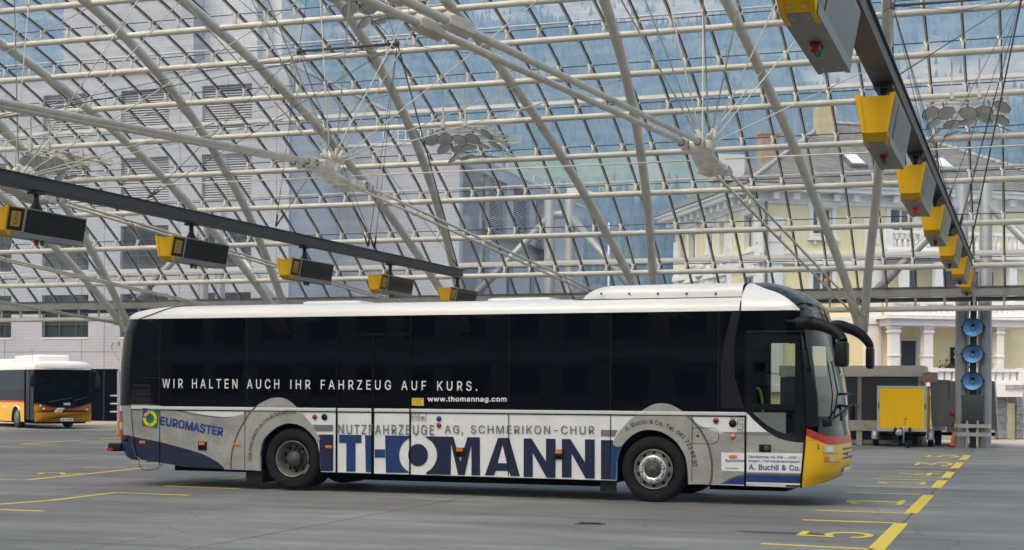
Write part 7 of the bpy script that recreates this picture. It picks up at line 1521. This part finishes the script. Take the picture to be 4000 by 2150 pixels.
def wheel_front(s, z, y0):
    w = tyre(s, z, y0).build('wheel', 'rubber', bus)
    mb = MB(); mb.lathe([(.312,.02),(.312,-.006),(.298,-.006),(.290,.02),(.272,.05),(.240,.045),(.235,.03),(.10,.02),(0,.02)], 44, (s, y0, z), 'Y'); rim = mb.build('rim', 'rim_silver', w)
    mb = MB()
    for k in range(10): a = 2*pi*(k+.5)/10; p = Vector((s+.262*cos(a), y0+.043, z+.262*sin(a))); mb.disc(p, .028, (0,-1,.0), 14, ry=.036)
    mb.build('hand_holes', 'chassis', w)
    mb = MB(); mb.lathe([(.225,.03),(.222,-.035),(.21,-.045),(.135,-.045),(.128,-.03)], 40, (s, y0, z), 'Y'); mb.build('nut_ring', 'rim_bright', w)
    mb = MB()
    for k in range(10): a = 2*pi*k/10+.16; mb.lathe([(.024,-.046),(.024,-.05),(0,-.05)], 12, (s+.173*cos(a), y0, z+.173*sin(a)), 'Y', 1); mb.lathe([(.017,-.05),(.017,-.066),(.010,-.072),(0,-.072)], 10, (s+.173*cos(a), y0, z+.173*sin(a)), 'Y', 0)
    mb.build('wheel_nuts', ['rim_bright', 'chassis'], w)
    mb = MB(); mb.lathe([(.128,-.03),(.12,-.052),(.10,-.060),(.055,-.062),(.05,-.07),(0,-.07)], 30, (s, y0, z), 'Y')
    for k in range(12): a = 2*pi*k/12; mb.lathe([(.010,-.06),(.010,-.074),(0,-.074)], 8, (s+.088*cos(a), y0, z+.088*sin(a)), 'Y')
    mb.build('hub', 'hub_dark', w)
def wheel_rear(s, z, y0):
    w = tyre(s, z, y0, lugs=True).build('wheel', 'rubber', bus)
    mb = MB(); mb.lathe([(.312,.02),(.312,-.004),(.302,-.006),(.294,.01),(.282,.04),(.262,.10),(.245,.155)], 44, (s, y0, z), 'Y'); mb.build('rim', 'rim_silver', w)
    mb = MB(); mb.lathe([(.246,.155),(.20,.172),(.14,.165),(.0,.165)], 40, (s, y0, z), 'Y'); mb.build('rim_dish', 'rim_shaded_dust', w)
    mb = MB()
    for k in range(10): a = 2*pi*(k+.5)/10; mb.disc((s+.215*cos(a), y0+.160, z+.215*sin(a)), .026, (0,-1,0), 14, ry=.034)
    mb.build('hand_holes', 'chassis', w)
    mb = MB()
    for k in range(10): a = 2*pi*k/10; mb.lathe([(.020,.165),(.020,.125),(.012,.115),(0,.115)], 8, (s+.165*cos(a), y0, z+.165*sin(a)), 'Y')
    mb.build('wheel_nuts', 'hub_dark', w)
    mb = MB(); mb.lathe([(.135,.165),(.13,.06),(.12,.04),(.09,.03),(.085,.022),(0,.02)], 30, (s, y0, z), 'Y')
    for k in range(12): a = 2*pi*k/12; mb.lathe([(.009,.03),(.009,.02),(0,.02)], 8, (s+.105*cos(a), y0+.008, z+.105*sin(a)), 'Y')
    mb.build('hub', 'hub_dark', w)
wheel_front(-.004, .512, .02); wheel_rear(-6.34, .542, .03)
for s, z in ((-.004, .512), (-6.34, .542)): tyre(s, z, WB-.34).build('wheel', 'rubber', bus)
tyre(-6.34, .542, .37).build('wheel', 'rubber', bus); tyre(-6.34, .542, WB-.68).build('wheel', 'rubber', bus)
mb = MB(); mb.tube([(-6.34, .3, .54), (-6.34, WB-.3, .54)], .12, 10); mb.tube([(-.004, .3, .51), (-.004, WB-.3, .51)], .08, 10); mb.lathe([(0,-.2),(.2,-.15),(.25,0),(.2,.15),(0,.2)], 16, (-6.34, WC, .54), 'Y'); mb.build('axles', 'chassis', bus)
mb = MB(); mb.box((-5.4, .35, .2), (-1.0, 2.2, .344)); mb.build('underfloor_light_block', 'chassis', bus)  # this and the next two boxes are added to cut light under the bus
mb = MB(); mb.box((-8.9, .4, .27), (-7.2, 2.15, .419)); mb.build('rear_light_block', 'chassis', bus)
mb = MB(); mb.box((.8, .4, .2), (2.0, 2.15, .329)); mb.build('front_light_block', 'chassis', bus)
# ------------------------------------------------------------------ second bus, far left
LBA = radians(-34.1); P1 = at_z(62, 1672); LB = thing('city_bus', 'smaller yellow and white bus with red stripe standing far left by the grey office', 'bus', P1, LBA)
LBM = ROOTM[LB.name]; lx = Vector((cos(LBA), sin(LBA), 0)); ly = Vector((-lx.y, lx.x, 0))
FX, LW, LL = 2.55, 2.45, 10.6
PF = P1+lx*FX
def LF(X, Y):      # point on the front face -> (across, z)
    px, py = X/3.958, 1350+Y/3.958; u, z = on_wall(px, py, PF, LBA+pi/2); return (u, z)
def LS(X, Y): px, py = X/3.958, 1350+Y/3.958; return on_wall(px, py, P1, LBA)
def fpoly(name, m, pts, off, parent=None): 
    return outline_mesh([pts], .004, lambda u, v, w: (FX+off-.28*(abs(u-LW/2)/(LW/2))**3.0-.10*max(0, (v-1.3)/1.6), u, v), name, m, parent or LB)
def lb_box(name, m, a, b, bev=0.0, parent=None): mb = MB(); mb.box(a, b, bev=bev); return mb.build(name, m, parent or LB)
zr = 1.10; zw1 = 2.50
aw = [(.0+.60*cos(a), .35+.60*sin(a)) for a in [pi-pi*k/14 for k in range(15)]]
outline_mesh([[(-8.0, .28), (-.60, .28)]+[(x, z) for x, z in aw]+[(.60, .28), (1.02, .28), (1.02, zr), (-8.0, zr)]], .04, lambda u, v, w: (u, .02+w, v), 'side_panel', 'bus_yellow', LB)
lb_box('side_windows', 'bus_glass', (-8.0, .01, zr+.08), (1.05, .05, zw1)); lb_box('red_stripe', 'red_paint', (-8.0, -.004, zr), (1.02, .03, zr+.075))
lb_box('passenger_door', 'bus_glass', (1.06, .03, .38), (2.22, .06, zw1)); lb_box('door_frame', 'chassis', (1.03, .0, .30), (1.075, .05, zw1)); lb_box('door_frame', 'chassis', (1.62, .015, .38), (1.66, .05, zw1)); lb_box('door_yellow_box', 'bus_yellow', (1.1, .065, .4), (1.6, .3, .6))  # last box: plain yellow block low behind the passenger door
lb_box('far_side', 'bus_yellow', (-8.0, LW-.04, .28), (2.2, LW, zw1))
lb_box('interior', 'interior_dark', (-7.9, .2, .35), (1.6, LW-.2, 1.15)); lb_box('interior', 'interior_dark', (-7.9, .1, 2.45), (2.2, LW-.1, 2.5))
def lroof(u, v):
    a = u*pi; e = .35; y = LW/2-LW/2*abs(cos(a))**e*(1 if cos(a) > 0 else -1); z = zw1+.36*sin(a)**.6 if 0 < a < pi else zw1; return (-8.0+v*(8.0+FX-.35), y, max(z, zw1))
mb = MB(); mb.grid(lroof, 24, 3); mb.build('roof', 'white_paint', LB)
mb = MB(); mb.grid(lambda u, v: (lambda q: ((FX-.35)+(.24-.22*(abs(q[1]-LW/2)/(LW/2))**3)*sin(v*pi/2), q[1], zw1+(q[2]-zw1)*cos(v*pi/2)**.6))(lroof(u, 1)), 24, 8); mb.build('roof_front', 'white_paint', LB)
lb_box('roof_unit', 'white_paint', (-1.9, .55, 2.8), (1.2, 1.9, 3.14), .06); lb_box('roof_unit', 'white_paint', (-6.5, .6, 2.8), (-2.6, 1.8, 3.02), .08); mb = MB(); mb.tube([(.6, .5, 2.85), (.5, .5, 3.45)], .008, 5); mb.build('antenna', 'cable_black', LB)
smile = lambda t: 1.10-.24*sin(pi*t)**1.2
us = [LW*k/24 for k in range(25)]
fpoly('bumper', 'bus_yellow', [(u, .30) for u in us]+[(u, .70) for u in us[::-1]], .06)
fpoly('front_panel', 'bus_yellow', [(u, .70) for u in us]+[(u, smile(u/LW)-.07) for u in us[::-1]], .0)
fpoly('red_stripe', 'red_paint', [(u, smile(u/LW)-.07) for u in us]+[(u, smile(u/LW)) for u in us[::-1]], .004)
fpoly('windscreen', 'bus_glass', [(u, smile(u/LW)) for u in us]+[(LW, 2.42), (LW-.05, 2.52)]+[(u, 2.56) for u in us[::-1][1:-1]]+[(.05, 2.52), (0, 2.42)], .0)
mb = MB(); mb.box((FX-.40, .0, .95), (FX-.30, .10, 2.5)); mb.box((FX-.40, LW-.1, .3), (FX-.30, LW, 2.5)); mb.box((1.7, .1, .3), (FX-.40, LW-.1, .95)); mb.build('front_core', 'chassis', LB)
mb = MB(); text_into(mb, 'HESS', lambda a, b: (FX+.02, LF(985,920)[0]+(LF(1085,920)[0]-LF(985,920)[0])*a, 1.0-.0+.10*b), .03); mb.build('maker_lettering', 'white_text', LB)
q = LF(905, 1000); mb = MB(); mb.add([(FX+.012, q[0]-.22, q[1]-.11), (FX+.012, q[0]+.10, q[1]-.11), (FX+.012, q[0]+.27, q[1]+.09), (FX+.012, q[0]-.05, q[1]+.09)], [(0,1,2,3)]); lgm = mb.build('horn_badge', 'white_paint', LB)
mb = MB(); mb.tube([(FX+.02, q[0]+.0+.06*cos(a), q[1]-.01+.05*sin(a)) for a in [2*pi*k/14 for k in range(14)]], .012, 5, closed=True); mb.tube([(FX+.02, q[0]+.04, q[1]+.02), (FX+.02, q[0]+.17, q[1]+.05)], [.012, .035], 6); mb.build('horn_mark', 'number_orange', lgm)
for (X, Y, r) in ((640,935,.05), (688,983,.05), (605,902,.025), (1397,950,.04), (1357,995,.045), (687,1140,.03), (1345,1152,.03)):
    u, z = LF(X, Y); mb = MB(); x = FX+.0-.28*(abs(u-LW/2)/(LW/2))**3; mb.lathe([(0, .05), (r*.7, .045), (r, .0)], 14, (x+.04, u, z), 'X'); mb.build('headlight', 'clear_lens' if r > .04 else 'hub_dark', LB)
u, z = LF(1025, 1147); mb = MB(); mb.box((FX+.06, u-.26, z-.06), (FX+.08, u+.26, z+.06)); np_ = mb.build('number_plate', 'white_text', LB)
mb = MB(); text_into(mb, 'GR 69302', lambda a, b: (FX+.084, u-.22+.44*a, z-.035+.07*b), .02); mb.build('plate_lettering', 'dark_text', np_)
for y, s in ((-.20, -1), (LW+.18, 1)):
    mb = MB(); mb.tube(smooth_poly([(FX-.35, y-s*.22, 2.42), (FX-.05, y-s*.1, 2.45), (FX+.05, y, 2.25)], 5, False), .04, 8); mb.box((FX-.02, y-.10, 1.75), (FX+.12, y+.10, 2.25), bev=.04); mb.build('mirror', 'black_plastic', LB)
mb = MB(); mb.tube([(FX-.0, .5, 1.14), (FX-.03, 1.5, 1.30)], .015, 5); mb.tube([(FX, 1.6, 1.18), (FX-.1, 2.2, 1.35)], .015, 5); mb.build('wiper', 'cable_black', LB)
def lwheel(x, y):
    mb = MB(); mb.lathe([(.28,.26),(.30,.02),(.40,0),(.46,.02),(.48,.06),(.48,.24),(.4,.27)], 30, (x, y, .48), 'Y'); w = mb.build('wheel', 'rubber', LB); mb = MB(); mb.lathe([(.29,.03),(.26,.0),(.22,.05),(.18,.01),(.10,-.02),(0,-.02)], 24, (x, y, .48), 'Y'); mb.build('rim', 'rim_silver', w)
lwheel(0, .02); lwheel(0, LW-.30); lwheel(-5.9, .02)
mb = MB(); n = len(aw); mb.v = [(x, y, z) for x, z in aw for y in (.01, .5)]; [mb.face((2*i, 2*i+1, 2*i+3, 2*i+2)) for i in range(n-1)]; mb.build('wheel_arch', 'chassis', LB)
mb = MB(); mb.tube([(x, -.004, z) for x, z in [(.60*cos(a), .35+.60*sin(a)) for a in [radians(140)-radians(100)*k/10 for k in range(11)]]], .03, 6); mb.build('arch_trim', 'trim_silver', LB)
lb_box('chassis_body', 'chassis', (-7.8, .25, .22), (2.3, LW-.25, .6))
mb = MB(); A, B = LS(40, 943), LS(105, 943); mb.box((A[0], -.008, A[1]-.03), (B[0], -.002, A[1]+.03)); mb.build('small_lettering', 'white_text', LB)

# ------------------------------------------------------------------ mountain
FW = Vector((-sin(YAW), cos(YAW), 0)); RT = Vector((cos(YAW), sin(YAW), 0))
HP = [(0,-2),(850,0),(1100,36),(1700,215),(2050,318),(2600,590),(3200,905),(3800,1240),(4300,1500)]
def hgt(d, x):
    n = noise.fractal(Vector((x/650, d/650, 1.7)), 1.0, 2.1, 5)
    r = noise.fractal(Vector((x/170, d/260, 4.2)), 1.0, 2.1, 4)
    k = min(1, max(0, (d-950)/900)); return interp(HP, d)+k*(n*75+r*20)
def px_of(d, x, z): return CX+F_PX*x/d, CY-F_PX*(z-EYE)/d
def rock(d, x, z):
    px, py = px_of(d, x, z); n = noise.fractal(Vector((x/120, d/150, 9.1)), 1.0, 2.2, 5)
    m = 0
    for cx, cy_, rx, ry, w in ((3750, 290, 420, 110, 1.0), (2420, 40, 520, 70, .9), (3250, 300, 130, 60, .7), (1480, 160, 260, 60, .65), (3100, 170, 450, 60, .35), (1980, 380, 120, 90, .5), (400, 60, 400, 120, .5)):
        m = max(m, w*exp(-((px-cx)/rx)**2-((py-cy_)/ry)**2))
    return max(0, min(1, (m*1.5-.45+n*.9)*2.0))
def meadow(d, x, z):
    px, py = px_of(d, x, z); n = noise.fractal(Vector((x/90, d/70, 3.3)), 1.0, 2.2, 4)
    m = max(exp(-((px-2450)/620)**4-((py-690)/88)**4), .8*exp(-((px-3050)/700)**2-((py-205)/20)**2), .5*exp(-((px-1700)/300)**2-((py-300)/60)**2))
    return max(0, min(1, (m*1.5-.5+n*.45)*2.2))
NPH, ND = 230, 200
V = []; Cc = []
for j in range(ND+1):
    d = 800*(3950/800)**(j/ND)
    for i in range(NPH+1):
        ph = radians(-36+72*i/NPH); x = d*tan(ph); z = hgt(d, x); p = FW*d+RT*x; V.append((p.x, p.y, z)); rk, me_ = rock(d, x, z), meadow(d, x, z)
        g = (.034, .060, .030); q = [a+(b-a)*me_ for a, b in zip(g, (.12, .165, .06))]; q = [a+(b-a)*rk for a, b in zip(q, (.24, .225, .21))]; Cc += [*q, 1.0]
Fq = [(j*(NPH+1)+i, j*(NPH+1)+i+1, (j+1)*(NPH+1)+i+1, (j+1)*(NPH+1)+i) for j in range(ND) for i in range(NPH)]
me = bpy.data.meshes.new('mountain'); me.from_pydata(V, [], Fq); at = me.color_attributes.new('cover', 'FLOAT_COLOR', 'POINT'); at.data.foreach_set('color', Cc); me.polygons.foreach_set('use_smooth', [True]*len(Fq))
def mtn_mat(name, sc, lo, hi, bump):
    m = bpy.data.materials.new(name); m.use_nodes = True; nt = m.node_tree; b = nt.nodes['Principled BSDF']; b.inputs['Roughness'].default_value = .95; b.inputs['Specular IOR Level'].default_value = .1
    a = nt.nodes.new('ShaderNodeAttribute'); a.attribute_name = 'cover'; tc = nt.nodes.new('ShaderNodeTexCoord'); n = nt.nodes.new('ShaderNodeTexNoise'); n.inputs['Scale'].default_value = sc; n.inputs['Detail'].default_value = 8; n.inputs['Roughness'].default_value = .7
    r = nt.nodes.new('ShaderNodeMapRange'); r.inputs[1].default_value = .32; r.inputs[2].default_value = .68; r.inputs[3].default_value = lo; r.inputs[4].default_value = hi; s = nt.nodes.new('ShaderNodeVectorMath'); s.operation = 'SCALE'
    nt.links.new(tc.outputs['Object'], n.inputs['Vector']); nt.links.new(n.outputs[0], r.inputs[0]); nt.links.new(a.outputs['Color'], s.inputs[0]); nt.links.new(r.outputs[0], s.inputs['Scale']); nt.links.new(s.outputs[0], b.inputs['Base Color'])
    if bump:
        bp = nt.nodes.new('ShaderNodeBump'); bp.inputs['Strength'].default_value = bump; bp.inputs['Distance'].default_value = 12; nt.links.new(n.outputs[0], bp.inputs['Height']); nt.links.new(bp.outputs[0], b.inputs['Normal'])
    MATS[name] = m
mtn_mat('mountain_cover', .03, .55, 1.5, .9); mtn_mat('forest_leaf', .25, .7, 1.35, 0)
me.materials.append(MATS['mountain_cover']); mo = bpy.data.objects.new('mountain', me); COL.objects.link(mo); tag(mo, kind='structure')
# conifer forest on it: one mass of small trees
rnd = random.Random(11); tv, tf, tcv = [], [], []
def conifer(v, f, base, h, r, rn, n=6):
    for (z0, z1, rr) in ((.10, .62, 1.0), (.38, .82, .72), (.62, 1.0, .46)):
        o = len(v); a0 = rn.uniform(0, 6.28)
        for k in range(n): a = a0+2*pi*k/n; q = r*rr*rn.uniform(.75, 1.15); v.append((base[0]+q*cos(a), base[1]+q*sin(a), base[2]+h*(z0+rn.uniform(-.03, .03))))
        v.append((base[0], base[1], base[2]+h*z1))
        for k in range(n): f.append((o+k, o+(k+1) % n, o+n))
cnt = 0
while cnt < 15000:
    d = sqrt(rnd.uniform(900**2, 4000**2)) if rnd.random() < .6 else rnd.uniform(1000, 4000); ph = radians(rnd.uniform(-23, 23)); x = d*tan(ph); z = hgt(d, x); px, py = px_of(d, x, z)
    if py > 1250 or py < -120 or px < -250 or px > 4250: 
        if rnd.random() < .93: continue
    if rock(d, x, z) > .35 and rnd.random() < .85: continue
    if meadow(d, x, z) > .3 and rnd.random() < .96: continue
    p = FW*d+RT*x; broad = rnd.random() < .22; h = rnd.uniform(13, 24)*(.8 if broad else 1); v0 = len(tv); conifer(tv, tf, (p.x, p.y, z-1), h, h*(.33 if broad else .22)*rnd.uniform(.8, 1.2), rnd)
    k = rnd.uniform(.6, 1.35); c = (.045*k, .075*k, .024*k) if broad else (.018*k, .036*k, .020*k); tcv += [*c, 1.0]*(len(tv)-v0); cnt += 1
me = bpy.data.meshes.new('forest'); me.from_pydata(tv, [], tf); at = me.color_attributes.new('cover', 'FLOAT_COLOR', 'POINT'); at.data.foreach_set('color', tcv); me.materials.append(MATS['forest_leaf'])
fo = bpy.data.objects.new('forest', me); COL.objects.link(fo); tag(fo, 'dark conifer forest covering the hazy mountain slope', 'forest', kind='stuff')
# single spruces on the alpine clearing
mat('spruce', (.020, .038, .022), .95, var=.4, vscale=.4); mat('bark', (.05, .035, .025), .9)
TREES = ((2110,765,62),(2140,760,50),(2200,752,52),(2235,770,38),(2290,745,42),(2320,790,70),(2345,788,60),(2420,785,78),(2445,790,92),(2490,770,60),(2560,760,66),(2575,778,72),(2640,742,64),(2660,770,48),(2740,790,52),(2780,762,60),(2255,712,34),(2395,705,36),(2610,700,34),(2700,712,40))
for i, (px, py, hp) in enumerate(TREES):
    best = None; d = 1500
    while d < 2400:
        x = (px-CX)/F_PX*d; z = hgt(d, x)
        if px_of(d, x, z)[1] <= py: break
        d += 6
    h = hp*d/F_PX; p = FW*d+RT*x; pos = 'nearer lower edge' if py > 755 else 'middle'
    word = 'tall' if hp > 65 else ('medium' if hp > 45 else 'small')
    t = thing('spruce_tree', f'{word} dark spruce on the bright meadow of the mountain, seen through the glass roof', 'tree', (p.x, p.y, z-.5), 0, f'{word} spruces on the mountain meadow')
    rn = random.Random(50+i); v, f = [], []
    for lv in range(9):
        z0 = .08+.10*lv; rr = (1-z0)*.27*h*rn.uniform(.85, 1.1); n = 11; o = len(v); off = rn.uniform(0, 6)
        for k in range(n): a = off+2*pi*k/n; q = rr*(1.0 if k % 2 else .6)*rn.uniform(.8, 1.15); v.append((q*cos(a), q*sin(a), h*(z0-.02+rn.uniform(-.02, .02))))
        v.append((0, 0, h*min(1, z0+.2)))
        for k in range(n): f.append((o+k, o+(k+1) % n, o+n))
    mb = MB(); mb.add(v, f); mb.build('crown', 'spruce', t)
    mb = MB(); mb.tube([(0,0,-1), (0,0,h*.85)], [h*.02, h*.006], 6); mb.build('trunk', 'bark', t)
# lower hills behind the photographer, added unseen to darken the bus window reflections
mb = MB()
def back(u, v):
    a = radians(112+136*u); r = 800+600*v; d = Matrix.Rotation(a, 3, 'Z') @ FW; return (d.x*r, d.y*r, 170*v**.8*(1+.25*noise.noise(Vector((u*9, v*3, .5))))-2)
mat('hill_wood', (.03, .045, .025), .95, var=.4, vscale=.02)
mb.grid(back, 60, 10); tag(mb.build('unseen_hills', 'hill_wood'), kind='structure')
st = thing('station_building', 'long grey building with window rows, mirrored in the dark bus windows', 'building', (0, -34, 0), 0)
mb = MB(); mb.box((-55, -12, 0), (45, 0, 11.5)); mb.build('wall', mat('station_wall', (.42, .38, .36), .85, var=.1).name, st)
mb = MB()
for z in (1.4, 4.6, 7.9):
    x = -53
    while x < 43: mb.box((x, .0, z), (x+1.9, .05, z+1.7)); x += 3.2
mb.build('windows', 'office_glass', st)
mb = MB()
for z in (3.4, 6.7, 10.0): mb.box((-55, .0, z), (45, .18, z+.5))
mb.box((-55.4, -12.4, 11.502), (45.4, .6, 12.2)); mb.build('ledges', 'parapet', st)

# ------------------------------------------------------------------ haze
hm = bpy.data.materials.new('haze'); hm.use_nodes = True; nt = hm.node_tree; nt.nodes.clear(); o = nt.nodes.new('ShaderNodeOutputMaterial'); pv = nt.nodes.new('ShaderNodeVolumePrincipled')
pv.inputs['Color'].default_value = (.28, .51, 1.0, 1); pv.inputs['Absorption Color'].default_value = (1, 1, 1, 1); pv.inputs['Density'].default_value = 3.3e-4; pv.inputs['Anisotropy'].default_value = 0.0
nt.links.new(pv.outputs[0], o.inputs['Volume']); MATS['haze'] = hm
mb = MB(); mb.box((-4700, -1800, -3), (4700, 6100, 1480)); tag(mb.build('haze', 'haze'), kind='stuff')
